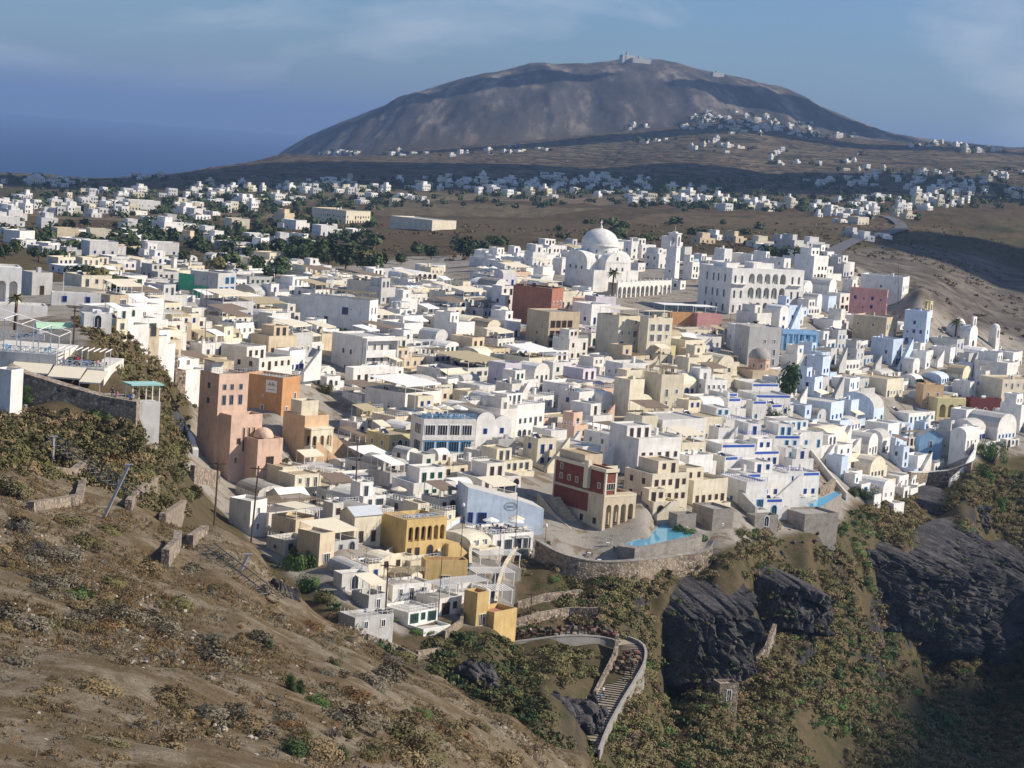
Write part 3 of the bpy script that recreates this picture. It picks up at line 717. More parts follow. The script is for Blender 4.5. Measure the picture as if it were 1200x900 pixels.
for k in range(12):
    t = 2 * PI * k / 12 + .13; w = mobj('window', opening_mesh('arch_window', 'trim_white'), r, (6.63 * math.cos(t), 6.63 * math.sin(t), 13.1), t + PI / 2)
b = MB(); b.lathe([(6.8 * math.cos(t), 16.1 + 5.7 * math.sin(t)) for t in np.linspace(0, PI / 2 - .05, 12)], 28); b.lathe([(.5, 21.6), (.5, 22.5), (.2, 22.9), (0, 23.0)], 8); dm = b.build('dome', M('white'), r, smooth=True)
b = MB(); b.box(-.08, -.08, 22.8, .08, .08, 24.9); b.box(-.5, -.07, 23.9, .5, .07, 24.1); b.build('cross', M('trim_white'), dm)
for u in (-3, 0, 3): opening(r, 'arch_window', 'trim_grey', u, -9.515, 7.2, 'R'); opening(r, 'arch_window', 'trim_grey', -11.015, u, 7.2, 'L')
opening(r, 'arch_door', 'trim_brown', 0, -9.515, 0.1, 'R'); opening(r, 'arch_window', 'trim_grey', 0, -9.66, 11, 'R')
hs.claim(-11.5, -10, 11.5, 10, 20)
# bell tower
hs = House('bell_tower', 790, 331, 63, 'tall white square bell tower at the end of the arcade', 'bell tower', Y=745)
lm(788, 300, 'the white bell tower')
r = hs.root; b = MB(); w_ = 3.9
b.poly([(0, 0, -4), (w_, 0, -4), (w_ - .2, .2, 10.6), (.2, .2, 10.6)]); b.poly([(0, 0, -4), (0, w_, -4), (.2, w_ - .2, 10.6), (.2, .2, 10.6)]); b.poly([(w_, 0, -4), (w_, w_, -4), (w_ - .2, w_ - .2, 10.6), (w_ - .2, .2, 10.6)]); b.poly([(0, w_, -4), (w_, w_, -4), (w_ - .2, w_ - .2, 10.6), (.2, w_ - .2, 10.6)])
b.box(0, 0, 10.604, w_, w_, 10.9); b.build('shaft', M('white'), r)
b = MB(); arcade(b, .3, w_ - .3, .3, .75, 10.903, 14.6, 1, .55, .6); arcade(b, .3, w_ - .3, w_ - .75, w_ - .3, 10.903, 14.6, 1, .55, .6)
for x0 in (.304, w_ - .746): arcade(b, .754, w_ - .754, x0, x0 + .44, 10.903, 14.6, 1, .55, .6, T=lambda x, y, z: (y, x, z))
b.box(.05, .05, 14.603, w_ - .05, w_ - .05, 14.9); b.box(1.2, 1.2, 14.903, w_ - 1.2, w_ - 1.2, 15.3); b.bar((w_ / 2, w_ / 2, 15), (w_ / 2, w_ / 2, 17.2), .07); b.build('belfry', M('white'), r)
b = MB(); b.lathe([(.75, 12.0), (.55, 12.4), (.4, 13.0), (.15, 13.2), (0, 13.2)], 12, c=(w_ / 2, w_ / 2, 0)); b.build('bell', M('trim_grey'), r)
r.scale = (1.15, 1.15, 1.28); opening(r, 'small', 'trim_grey', 2, -.02, 6, 'R'); opening(r, 'small', 'trim_grey', -.02, 2, 3, 'L'); hs.claim(0, 0, w_, w_, 15)
# arcade
hs = House('church_arcade', 723, 349, 58, 'long white arcade of twelve round arches below the cathedral', 'arcade', Y=712)
lm(755, 340, 'the white church arcade')
b = MB(); R_ = 71 * hs.mpp / math.cos(hs.a); arcade(b, 0, R_, 0, .6, -2.0, 5.4, 12, .74, .62); b.quad((0, .6, 5.2), (R_, .6, 5.2), (R_, 4, 5.2), (0, 4, 5.2)); b.quad((0, 4, -3), (R_, 4, -3), (R_, 4, 5.2), (0, 4, 5.2)); b.quad((0, .6, -.3), (R_, .6, -.3), (R_, 4, -.3), (0, 4, -.3))
b.build('arch_wall', M('white'), hs.root)
b = MB(); b.lathe([(.28, 0), (.2, .35), (.3, .5), (.05, .9)], 6); fm = b.mesh('finial', M('offwhite'))
for k in range(13): mobj('finial', fm, hs.root, (R_ * k / 12, .3, 5.4))
hs.claim(0, 0, R_, 4, 6)

def loggia(hs, R, L, xa, xb, rows, n, wall, roof, dep=2.2, frac=.72, spring=.6, H=None, back=None, found=7):
    H = H or rows[-1][1] + 1; b = MB()
    vol(b, 0, dep, R, L, -found, H, .6)
    if xa > .1: b.box(0, 0, -found, xa, dep - .004, H)
    if xb < R - .1: b.box(xb, 0, -found, R, dep - .004, H)
    zt = 0
    for z0, z1 in rows:
        if z0 - zt > .05: b.box(xa + .002, .004, zt, xb - .002, dep - .006, z0)
        arcade(b, xa + .003, xb - .003, .003, .5, z0 + .003, z1 - .003, n, frac, spring); zt = z1
    if H > zt: b.box(xa + .002, .004, zt, xb - .002, dep - .006, H)
    b.box(xa + .002, .004, -found, xb - .002, dep - .006, 0)
    return b.build('wall', M(wall, roof), hs.root)
# hotel with three rows of arches
hs = House('arcaded_hotel', 854, 368, 34, 'large white three storey hotel with three rows of five arches', 'hotel', Y=682)
lm(895, 340, 'the arcaded white hotel')
R, L, H = hs.R(93), hs.L(34), hs.H(52)
loggia(hs, R, L, R * .22, R * .76, [(0.4, H * .3), (H * .36, H * .65), (H * .7, H * .95)], 5, 'white', 'roof_white', H=H + .6)
for z in (.6, H * .37, H * .71):
    for u in (.05, .14, .84, .93): opening(hs.root, 'tall', 'trim_grey', R * u, -.012, z, 'R')
    for u in (.2, .4, .55, .75): opening(hs.root, 'tall', 'trim_grey', -.012, L * u, z, 'L')
    for k in range(5): opening(hs.root, 'big_arch' if z > H * .3 and z < H * .5 else 'french', 'trim_green', R * (.22 + .54 * (k + .5) / 5), 2.18, z, 'R')
for z, x0, x1 in ((H * .68, 0.3, R * .2), (H * .68, R * .79, R * .97)):
    c = MB(); c.box(x0, -1.1, z, x1, -.004, z + .25); c.build('balcony', M('white'), hs.root)
c = MB(); vol(c, R * .05, L * .3, R * .2, L * .7, H - .5, H + 2.0); vol(c, R * .5, L * .4, R * .75, L * .75, H - .5, H + 2.2); c.box(R * .42, L * .3, H, R * .45, L * .36, H + 2.2); c.build('roof_house', M('white', 'roof_white'), hs.root); hs.claim(0, 0, R, L, H)

# red mansion
hs = House('red_mansion', 705, 622, 38, 'dark red mansion on a cream ground floor with four tall arches', 'mansion', Y=392)
lm(690, 580, 'the dark red mansion')
R, L = hs.R(40), hs.L(60); r = hs.root; z1 = hs.H(43)
loggia(hs, R, L, .5, R - .3, [(-.8, z1 - .9)], 4, 'sand', 'roof_sand', dep=1.8, frac=.7, spring=.74, H=z1, found=9)
zr = z1 + hs.H(30); b = MB(); b.box(-.06, L * .3, z1 * .42, -.004, L * .97, z1 - .51); vol(b, .12, .12, R * .36, L * .995, z1 - .4, zr, .3, 0, 1); vol(b, R * .36 + .004, L * .42, R * .97, L, z1 - .4, zr - .8, .3, 0, 1); b.build('upper_storey', M('red', 'roof_sand'), r)
b = MB()
for x0, y0, x1, y1, z in ((.0, .0, R * .37, L, zr - .5), (R * .37 + .004, L * .41, R, L + .1, zr - 1.3)): b.box(x0 - .25, y0 - .25, z, x1 + .1, y0 + .1, z + .75); b.box(x0 - .25, y0 + .104, z, x0 + .1, y1, z + .75)
b.box(0, -.05, z1 - .5, R, .0, z1 - .2)
b.box(.0, .0, z1, .45, .45, zr - .504); b.box(R * .36 - .45, .0, z1, R * .36, .45, zr - .504); b.box(.0, L - .4, z1, .45, L + .01, zr - .504)
b.build('cornice', M('trim_cream'), r)
b = MB(); vol(b, R * .05, L * .45, R * .6, L * .95, zr - .3, zr + 1.9, .3); b.build('roof_house', M('sand', 'roof_sand'), r)
b = MB(); b.box(-.9, L * .28, zr - 4.5, -.004, L * .28 + 1.3, zr + 1.2); b.build('chimney', M('trim_cream'), r)
for u in (.12, .55, .7, .86): opening(r, 'window', 'trim_cream', .1, L * u, z1 + 1.0, 'L')
opening(r, 'window', 'trim_cream', .1, L * .86, z1 + 3, 'L'); opening(r, 'door', 'trim_green', .1, L * .42, z1 + .1, 'L'); opening(r, 'wide', 'trim_cream', R * .18, .1, z1 + .9, 'R')
opening(r, 'wide', 'trim_brown', R * .55, L * .41, z1 + .5, 'R'); opening(r, 'window', 'trim_brown', R * .85, L * .41, z1 + .8, 'R')
for u in (.15, .4): opening(r, 'window', 'trim_brown', -.012, L * u, 1, 'L')
b = MB()
for k in range(10): b.box(-3.5, L * .3 + k * .8, -3, -1.2, L * .3 + (k + 1) * .8, 0.2 + k * .5)
for k in range(3): b.poly([(-6 + k * 2.2, L * .15, -4), (-6 + k * 2.2, L * .85, -4), (-6 + k * 2.2, L * .85, 5.5 - k * 1.2), (-6 + k * 2.2, L * .5, 2.2 - k), (-6 + k * 2.2, L * .15, .2 - k)]); b.poly([(-5.7 + k * 2.2, L * .15, -4), (-5.7 + k * 2.2, L * .85, -4), (-5.7 + k * 2.2, L * .85, 5.5 - k * 1.2), (-5.7 + k * 2.2, L * .5, 2.2 - k), (-5.7 + k * 2.2, L * .15, .2 - k)]); b.quad((-6 + k * 2.2, L * .15, .2 - k), (-5.7 + k * 2.2, L * .15, .2 - k), (-5.7 + k * 2.2, L * .5, 2.2 - k), (-6 + k * 2.2, L * .5, 2.2 - k)); b.quad((-6 + k * 2.2, L * .5, 2.2 - k), (-5.7 + k * 2.2, L * .5, 2.2 - k), (-5.7 + k * 2.2, L * .85, 5.5 - k * 1.2), (-6 + k * 2.2, L * .85, 5.5 - k * 1.2))
b.build('garden_stair', M('beige'), r); hs.claim(-6, 0, R, L, zr)

# pink house with tall slots, stepped
hs = House('pink_house', 251, 548, 44, 'tall pink plastered house stepping down with three tall slots', 'house', Y=436)
lm(255, 490, 'the tall pink house'); r = hs.root
R, L, H = hs.R(31), hs.L(27), hs.H(112); H2 = hs.H(66); H3 = hs.H(40)
b = MB(); vol(b, 0, 0, R, L, -6, H, .5); vol(b, .8, -4.0, R + 1.2, -.004, -8, H2, .9); vol(b, R * .62, -8.4, R + 3.6, -4.004, -9, H3, .9); b.box(R + 1.204, -4, -8, R + 3.0, 3, H3 * .9); b.build('wall', M('salmon', 'roof_grey'), r)
for k in range(3): mobj('window', opening_mesh('tall', 'salmon'), r, (R * .55 + k * 1.3, -4.012, H2 - 8), 0).scale = (.8, 1, 2.1)
for z in (H - 3.4, H - 6.6): 
    for u in (.2, .45, .75): opening(r, 'window' if z > H - 5 else 'door', 'trim_grey', R * u, -.012, z, 'R')
    opening(r, 'window', 'trim_grey', -.012, L * .5, z, 'L')
opening(r, 'window', 'trim_brown', 3, -4.012, 5.5, 'R'); opening(r, 'arch_window', 'salmon', 2.4, -4.012, 1.5, 'R')
for u in (.8, .92): opening(r, 'door', 'trim_brown', R * u + 1.5, -8.412, 1.2, 'R')
b = MB(); b.lathe([(2.2 * math.cos(t), 2.0 * math.sin(t)) for t in np.linspace(0, PI / 2, 7)], 14, c=(R + .5, -5.6, H3)); b.build('cupola', M('salmon'), r, smooth=True)
railing_mb([(.2, L - .2, H), (.2, .2, H), (R - .2, .2, H), (R - .2, L - .2, H)], 1.0).build('railing', M('metal_grey'), r)
b = MB(); b.box(.4, L * .5, H - .4, 3.4, L * .9, H + 2.3, 0); b.box(.2, L * .3, H + 2.304, 4.2, L, H + 2.5, 1); b.build('roof_house', M('white', 'reed'), r)
hs.claim(0, -8, R + 3, L, H)

HS_ = simple_house('terrace_house', 'bright orange house with white sign and railed roof terrace', 329, 488, 48, 17, 46, 64, 'orange', 'roof_grey', cat='house', Y=465, win_l=.25, deck='rail', tank=False); lm(310, 465, 'the bright orange house')
b = MB(); R, L, H = 6, HS_.dims[1], HS_.dims[2]; b.box(-.1, L * .14, H * .58, -.012, L * .43, H * .9, 0)
for k in range(7): b.box(-.13, L * .19 + k * L * .028, H * .75 + (k % 2) * .18, -.104, L * .19 + k * L * .028 + .22, H * .80 + (k % 3) * .2, 1)
b.box(-.13, L * .19, H * .65, -.104, L * .38, H * .67, 1); b.build('sign', M('trim_white', 'orange'), HS_.root)
hs = simple_house('stepped_house', 'peach house with a long sloping stair wall and small loggia', 354, 548, 29, 26, 62, 46, 'peach', 'roof_cream', Y=432, win_l=0, win_r=False); lm(365, 515, 'the peach stair house'); R, L, H = hs.dims; r = hs.root
b = MB(); b.poly([(R, -.3, -9), (R + 13, -.3, -9), (R + 13, -.3, -2), (R, -.3, H * .72)]); b.poly([(R, 1.2, -9), (R + 13, 1.2, -9), (R + 13, 1.2, -2), (R, 1.2, H * .72)]); b.quad((R, -.3, H * .72), (R + 13, -.3, -2), (R + 13, 1.2, -2), (R, 1.2, H * .72)); b.quad((R + 13, -.3, -9), (R + 13, 1.2, -9), (R + 13, 1.2, -2), (R + 13, -.3, -2)); b.poly([(R * .2, -2.6, -9), (R + 9, -2.6, -9), (R + 9, -2.6, -3), (R * .2, -2.6, H * .55)]); b.poly([(R * .2, -2.3, -9), (R + 9, -2.3, -9), (R + 9, -2.3, -3), (R * .2, -2.3, H * .55)]); b.quad((R * .2, -2.6, H * .55), (R + 9, -2.6, -3), (R + 9, -2.3, -3), (R * .2, -2.3, H * .55)); b.build('stair_wall', M('peach'), r)
b = MB(); arcade(b, .2, R - .4, -2.2, -1.8, H * .42, H * .75, 3, .6, .5); b.box(.2, -2.2, -8, R - .4, -.004, H * .42); b.box(.1, -2.3, H * .753, R - .3, -.004, H * .78); b.build('loggia', M('cream'), r)
for u in (.2, .5, .8): opening(r, 'door', 'trim_brown', R * u, -.012, H * .42, 'R')
opening(r, 'arch_door', 'trim_grey', 4, -2.215, 1, 'R'); hs2 = MB(); vol(hs2, R * .1, L * .3, R * .8, L * .8, H - .5, H + 3.0); hs2.build('roof_house', M('cream', 'roof_cream'), r)

# long white house with pergola
hs = simple_house('pergola_house', 'big white house whose long blank wall carries a reed pergola', 431, 394, 84, 9, 42, 72, 'white', 'roof_grey', Y=586, win_l=.2, deck='pergola', tank=False); lm(395, 370, 'the reed pergola house')
opening(hs.root, 'french', 'trim_blue', -.012, hs.dims[1] * .35, 5.5, 'L', 'sign'); opening(hs.root, 'door', 'trim_brown', -.012, hs.dims[1] * .62, 2.4, 'L')
hs = simple_house('balcony_house', 'white house with a deep balcony over its arched doorway', 422, 440, 39, 36, 46, 46, 'white', 'roof_white', Y=545, ground=('door', 'window'), upper=('door',), win_l=.3, tank=False); lm(425, 420, 'the white balcony house'); R, L, H = hs.dims; r = hs.root
b = MB(); b.box(.6, -1.3, H * .47, R - .3, -.004, H * .5); b.box(.6, -1.3, H * .5, R - .3, -1.15, H * .66); b.box(.3, -1.5, H * .9, R, -.004, H * .97); b.box(.3, -1.5, H * .3, .55, -.004, H * .9); b.box(R - .25, -1.5, H * .3, R, -.004, H * .9); b.build('balcony', M('white'), r)
for u in (.35, .6): opening(r, 'arch_window', 'trim_grey', -.012, L * u, H * .5, 'L')
hs = House('house', 432, 446, 46, 'low white forecourt house with three doors below the balcony house', 'house', Y=538); R, L, H = hs.R(28), 5, hs.H(22)
b = MB(); vol(b, -9, -4, 6.5, -.8, -6, H * .85); b.build('wall', M('white', 'roof_white'), hs.root); [opening(hs.root, k, 'trim_brown', u, -4.012, .2 if k != 'window' else 1, 'R') for k, u in (('window', -7), ('door', -4.5), ('window', -2.5), ('window', 1), ('door', 3.2), ('window', 5.2))]; hs.claim(-9, -4, 6.5, -.8, H)

# blue restaurant block
hs = House('restaurant', 494, 535, 26, 'white restaurant with long dark windows and a blue railed roof terrace', 'restaurant', Y=447); lm(520, 505, 'the blue railed restaurant')
R, L, H = hs.R(61), hs.L(17), hs.H(45); r = hs.root; b = MB(); vol(b, 0, 0, R, L, -7, H, .2)
b.box(-.2, -.25, H * .44, R, -.004, H * .54); b.box(-.2, -.25, H * .02, R, -.004, H * .08); b.build('wall', M('white', 'roof_grey'), r)
for j in (.12, .56):
    for k in range(4):
        w = mobj('window', opening_mesh('wide', 'trim_white' if j > .3 else 'trim_sky'), r, (R * (.13 + .235 * k), -.012, H * j), 0); w.scale = (R * .2 / 2.6, 1, H * .3 / 1.5)
    w = mobj('window', opening_mesh('wide', 'trim_white'), r, (-.012, L * .4, H * j), -PI / 2); w.scale = (L * .5 / 2.6, 1, H * .3 / 1.5)
railing_mb([(.1, L, H), (.1, .1, H), (R - .1, .1, H)], 1.15, .04, .7, 3).build('railing', M('trim_sky'), r); hs.claim(0, 0, R, L, H)
RESTO = (hs, R, L, H)
hs = House('vaulted_house', 556, 534, 30, 'white house with two round topped fronts and small blue windows', 'house', Y=450); lm(572, 505, 'the white twin vaulted house'); r = hs.root; H = hs.H(42); b = MB()
for k in range(2): x0 = k * 4.7 + .002 * k; vol(b, x0, k * .8, x0 + 4.69, 14, -7, H - k, .02); barrel(b, x0, k * .8, x0 + 4.69, 14, H - k, 1.9, 'y', 1, 0, 11, .01)
b.build('wall', M('white', 'roof_grey'), r); opening(r, 'window', 'trim_blue', 2.3, -.012, H * .62, 'R'); opening(r, 'window', 'trim_blue', 7, .788, H * .62, 'R'); opening(r, 'door', 'trim_grey', 2.4, -.012, .5, 'R'); opening(r, 'arch_door', 'trim_grey', 7, .788, .3, 'R'); hs.claim(0, 0, 9.5, 14, H)
simple_house('house', 'small pale cube house with purple door beside the twin vaulted house', 583, 538, 6, 20, 24, 30, 'grey', 'roof_white', 'trim_blue', Y=440)

# pale blue wall house
hs = House('restaurant', 546, 614, 17, 'pale blue restaurant wall with a round painted emblem', 'restaurant', Y=404); lm(590, 590, 'the pale blue wall'); r = hs.root; R, L, H = hs.R(92), 8, hs.H(44)
b = MB(); b.poly([(0, 0, -5), (R, 0, -5), (R, 0, H * .45), (R * .75, 0, H * .62), (0, 0, H)]); b.poly([(0, 0, -5), (0, L, -5), (0, L, H), (0, 0, H)]); b.poly([(0, L, -5), (R, L, -5), (R, L, H * .45), (R * .75, L, H * .62), (0, L, H)]); b.quad((0, 0, H), (R * .75, 0, H * .62), (R * .75, L, H * .62), (0, L, H), 1); b.quad((R * .75, 0, H * .62), (R, 0, H * .45), (R, L, H * .45), (R * .75, L, H * .62), 1); b.quad((R, 0, -5), (R, L, -5), (R, L, H * .45), (R, 0, H * .45)); b.build('wall', M('iceblue', 'roof_white'), r)
b = MB(); 
for k in range(24):
    t0, t1 = 2 * PI * k / 24, 2 * PI * (k + 1) / 24
    for s0, s1 in ((1.15, 1.0), (.86, .8)): b.quad((R * .56 + 1.25 * s0 * math.cos(t0), -.03, H * .5 + .75 * s0 * math.sin(t0)), (R * .56 + 1.25 * s0 * math.cos(t1), -.03, H * .5 + .75 * s0 * math.sin(t1)), (R * .56 + 1.25 * s1 * math.cos(t1), -.03, H * .5 + .75 * s1 * math.sin(t1)), (R * .56 + 1.25 * s1 * math.cos(t0), -.03, H * .5 + .75 * s1 * math.sin(t0)))
for k in range(5): b.box(R * .56 - .8 + k * .33, -.035, H * .5 - .2, R * .56 - .6 + k * .33, -.01, H * .5 + .2)
b.build('emblem', M('trim_grey'), r); opening(r, 'door', 'trim_blue', R * .05, -.012, .2, 'R'); opening(r, 'french', 'trim_blue', R * .2, -.012, .2, 'R'); hs.claim(0, 0, R, L, H)

# ochre arcade house
hs = House('arcade_house', 474, 657, 42, 'ochre yellow house with six upper arches and a railed roof terrace', 'house', Y=340); lm(485, 630, 'the ochre arcade house'); r = hs.root; R, L, H = hs.R(46), hs.L(33), hs.H(49)
loggia(hs, R, L, .3, R - .2, [(H * .45, H * .93)], 6, 'ochre', 'roof_cream', dep=1.6, frac=.72, spring=.62, H=H)
opening(r, 'door', 'trim_brown', R * .3, -.012, .1, 'R'); opening(r, 'window', 'trim_brown', R * .1, -.012, 1, 'R'); opening(r, 'arch_door', 'trim_brown', R * .62, -.012, .1, 'R')
for k in range(5): opening(r, 'door', 'trim_brown', .3 + (R - .5) * (k + .5) / 6, 1.58, H * .46, 'R')
railing_mb([(.1, L, H), (.1, .1, H), (R - .1, .1, H), (R - .1, L, H)], 1, .03, .6, 3).build('railing', M('metal_grey'), r)
b = MB(); b.box(R + .004, -1.0, -6, R + 2.6, 3, H * .34); b.poly([(R + 2.604, -1, -6), (R + 8, -1, -6), (R + 8, -1, -2), (R + 2.604, -1, H * .3)]); b.poly([(R + 2.604, -.6, -6), (R + 8, -.6, -6), (R + 8, -.6, -2), (R + 2.604, -.6, H * .3)]); b.quad((R + 2.604, -1, H * .3), (R + 8, -1, -2), (R + 8, -.6, -2), (R + 2.604, -.6, H * .3)); b.build('side_wing', M('ochre'), r); hs.claim(0, -2, R + 5, L, H)
OCH = (hs, R, L, H)
hs = simple_house('flat_roofed_house', 'wide ochre house with two dark shuttered openings and a red terrace', 497, 688, 4, 50, 33, 18, 'ochre', 'roof_red', 'trim_cream', Y=343, ground=('french', 'window'), win_l=0, tank=False, gap=3.6); lm(525, 672, 'the wide ochre house')
hs = simple_house('end_house', 'small ochre cube house at the lowest corner above the donkey path', 557, 735, 12, 12, 42, 50, 'ochre', 'roof_red', 'trim_cream', Y=330, win_l=0, tank=False, ground=('french',)); lm(565, 720, 'the ochre cube house'); R, L, H = hs.dims
b = MB(); vol(b, R + .004, -1.5, R + 6.0, L, -7, H * .42, .8); b.build('terrace', M('ochre', 'roof_red'), hs.root)

# grey gable shed, cream houses at the lower left
hs = simple_house('gabled_house', 'cream house under a pale grey corrugated gable roof', 414, 637, 20, 30, 42, 42, 'cream', 'sheet_roof', 'trim_brown', kind='gablex', Y=356, gap=2, ground=('door', 'window'), win_l=.4); lm(420, 610, 'the corrugated gable roof')
simple_house('cream_house', 'cream house with a tall white door surround and bare roof terrace', 373, 664, 29, 16, 40, 52, 'sand', 'roof_grey', Y=334, win_l=.0, tank=False, ground=('french',)); lm(370, 640, 'the cream house with tall door')
simple_house('garden_house', 'ochre cream house wrapped in vines and pots', 345, 640, 32, 24, 32, 52, 'sand', 'roof_cream', 'trim_brown', Y=350, win_l=.1, deck='canopy'); lm(340, 620, 'the vine covered house')
simple_house('white_house', 'low white house with plain wall beside the dark pylon', 292, 628, 28, 16, 42, 58, 'white', 'roof_white', Y=372, win_l=.0, tank=False); lm(285, 610, 'the plain white wall house')
simple_house('white_house', 'white lean building with a sloping cream awning', 330, 598, 22, 30, 24, 40, 'offwhite', 'canvas_white', Y=396, kind='gablex')
simple_house('white_house', 'low white house stepping down to a railed yard', 400, 692, 8, 30, 20, 34, 'white', 'roof_grey', Y=330, win_l=0, tank=False, ground=('arch_door',), y0=300); lm(410, 685, 'the railed yard')
simple_house('stone_terrace', 'grey railed terrace house with concrete deck', 415, 745, 22, 44, 22, 40, 'grey', 'roof_grey', Y=318, win_l=0, deck='rail', tank=False, cat='terrace')
# red and beige flats
simple_house('apartment_house', 'tall beige apartment house with narrow balconies', 641, 408, 26, 37, 43, 44, 'beige', 'roof_grey', 'trim_brown', cat='apartment house', Y=540, upper=('french',), ground=('french',), win_l=.3, gap=2.4); lm(655, 385, 'the beige apartment house')
simple_house('apartment_house', 'brick red block with a glazed roof room behind beige flats', 644, 384, 46, 14, 46, 66, 'brick', 'roof_grey', cat='apartment house', Y=562, deck='canopy', win_l=.0); lm(625, 350, 'the brick red block')
# cream hotel terraces
hs = simple_house('cream_hotel', 'cream stepped hotel with canopied roof and long stair wall', 722, 420, 25, 26, 50, 44, 'cream', 'roof_cream', cat='hotel', Y=598, deck='canopy', upper=('french', 'window'), win_l=0); lm(720, 395, 'the cream stepped hotel')
b = MB(); R, L, H = hs.dims; b.poly([(-.5, -.3, -4), (20, -.3, -4), (20, -.3, -7), (10, -.3, -4), (-.5, -.3, 4)]); b.poly([(-.5, -1.3, -8), (26, -1.3, -20), (26, -1.3, -13), (-.5, -1.3, 4)]); b.poly([(-.5, -1.0, -8), (26, -1.0, -20), (26, -1.0, -13), (-.5, -1.0, 4)]); b.quad((-.5, -1.3, 4), (26, -1.3, -13), (26, -1.0, -13), (-.5, -1.0, 4)); b.build('stair_wall', M('cream'), hs.root)
simple_house('cream_hotel', 'cream hotel wing with glazed balconies next to the canopied one', 756, 424, 9, 30, 52, 36, 'cream', 'roof_cream', cat='hotel', Y=600, deck='canopy', upper=('french', 'window'), win_l=0); lm(770, 400, 'the cream hotel wing')
simple_house('round_house', 'blank cream tower house with windowless high walls', 735, 492, 18, 18, 48, 44, 'cream', 'roof_cream', Y=545, win_l=0, win_r=False)
simple_house('orange_house', 'orange house with a row of tiny windows', 786, 386, 4, 30, 20, 24, 'orange', 'roof_white', Y=640, win_l=0, gap=4, ground=('small',), tank=False); lm(800, 376, 'the orange house')
simple_house('pink_terrace_house', 'rose pink house joined to the orange house', 816, 389, 3, 30, 22, 24, 'pink', 'roof_cream', Y=642, win_l=0, gap=3, tank=False); lm(830, 378, 'the rose pink house')
hs = House('roof_cafe', 776, 372, 26, 'rooftop cafe with cream awnings and dark tables under canopies', 'cafe', Y=662); b = MB(); vol(b, 0, 0, 22, 9, -6, 1.6, .4); b.build('wall', M('cream', 'roof_grey'), hs.root); b = MB(); b.box(.5, .3, 4.2, 12, 8, 4.3); b.box(12.5, .3, 4.0, 21.5, 8, 4.1)
for x in (.8, 6, 12, 13, 21): b.box(x, .4, 1.2, x + .12, .52, 4.2, 1); b.box(x, 7.4, 1.2, x + .12, 7.52, 4.2, 1)
b.build('canopy', M('canvas_white', 'trim_white'), hs.root); hs.claim(0, 0, 22, 9, 5)
hs = simple_house('blue_house', 'sky blue house with pilasters and blue doors', 915, 410, 5, 45, 24, 17, 'sky', 'roof_white', 'trim_sky', Y=648, win_l=0, tank=False, gap=2.2); lm(938, 398, 'the sky blue house'); R, L, H = hs.dims
b = MB()
for k in range(6): b.box(R * (.12 + .16 * k), -.25, -1, R * (.12 + .16 * k) + .5, -.004, H * .8)
b.box(0, -.3, H * .802, R, -.004, H * .9); b.build('pilaster', M('sky'), hs.root)
simple_house('house', 'tall grey white house under the hotel with blank shaded wall', 875, 428, 14, 40, 46, 26, 'grey', 'roof_white', Y=640, win_l=.2, gap=3.5)
simple_house('house', 'white house with stepped gable beside the sky blue house', 860, 412, 8, 36, 32, 22, 'white', 'roof_white', Y=650, gap=3)
# stone dome chapel
hs = House('stone_chapel', 888, 444, 30, 'old chapel with grey stone dome on a pinkish drum', 'chapel', Y=615); lm(888, 430, 'the old stone domed chapel'); r = hs.root; b = MB(); vol(b, -5, -4, 5, 6, -5, 3.0, .05); b.build('wall', M('sand', 'roof_sand'), r); b = MB(); b.lathe([(3.2, 2.9), (3.2, 6.0), (3.4, 6.05), (3.4, 6.4)], 8); b.build('drum', M('salmon'), r); b = MB(); b.lathe([(3.3 * math.cos(t), 6.4 + 3.0 * math.sin(t)) for t in np.linspace(0, PI / 2, 9)], 20); b.build('dome', M('roof_grey'), r, smooth=True)
for k in range(8): t = 2 * PI * (k + .5) / 8; mobj('window', opening_mesh('arch_window', 'trim_cream'), r, (2.98 * math.cos(t), 2.98 * math.sin(t), 3.6), t + PI / 2)
hs.claim(-5, -4, 5, 6, 9)
# right rim
simple_house('pink_house', 'rose pink house with purple windows on the rim', 1037, 376, 42, 4, 36, 76, 'pink', 'roof_white', 'trim_blue', Y=705, win_l=.7, tank=False); lm(1015, 355, 'the pink rim house')
simple_house('house', 'beige two storey house under the pink rim house', 1036, 408, 36, 20, 36, 62, 'beige', 'roof_grey', Y=690, win_l=.7); lm(1030, 390, 'the beige rim house')
simple_house('house', 'long white house on the rim crest behind the pink house', 1056, 352, 46, 14, 27, 68, 'white', 'roof_white', Y=745, win_l=.2); lm(1035, 335, 'the long white rim house')
simple_house('house', 'pale blue and white house with bright blue balcony doors', 1083, 405, 24, 8, 40, 64, 'iceblue', 'roof_white', 'trim_blue', Y=690, win_l=.9); lm(1075, 385, 'the pale blue balcony house')
hs = House('chapel', 1135, 408, 55, 'white vaulted chapel with bell arch on the rim edge', 'chapel', Y=722); lm(1140, 385, 'the white rim chapel'); r = hs.root; b = MB(); vol(b, 0, 0, 7, 9, -5, 5, .02); barrel(b, 0, 0, 7, 9, 5, 3, 'y', 0, 0, 11, .01); b.build('wall', M('white'), r); b = MB(); arcade(b, 2, 5, 0, .7, 7.9, 11, 1, .5, .55); b.build('bell_arch', M('white'), r); b = MB(); b.lathe([(2.4 * math.cos(t), 7.4 + 2.6 * math.sin(t)) for t in np.linspace(0, PI / 2, 8)], 16, c=(3.5, 6, 0)); b.build('dome', M('white'), r, smooth=True); opening(r, 'arch_door', 'trim_brown', 3.5, -.012, .2, 'R'); opening(r, 'arch_window', 'trim_grey', -.012, 4, 2.5, 'L'); hs.claim(0, 0, 7, 9, 9)
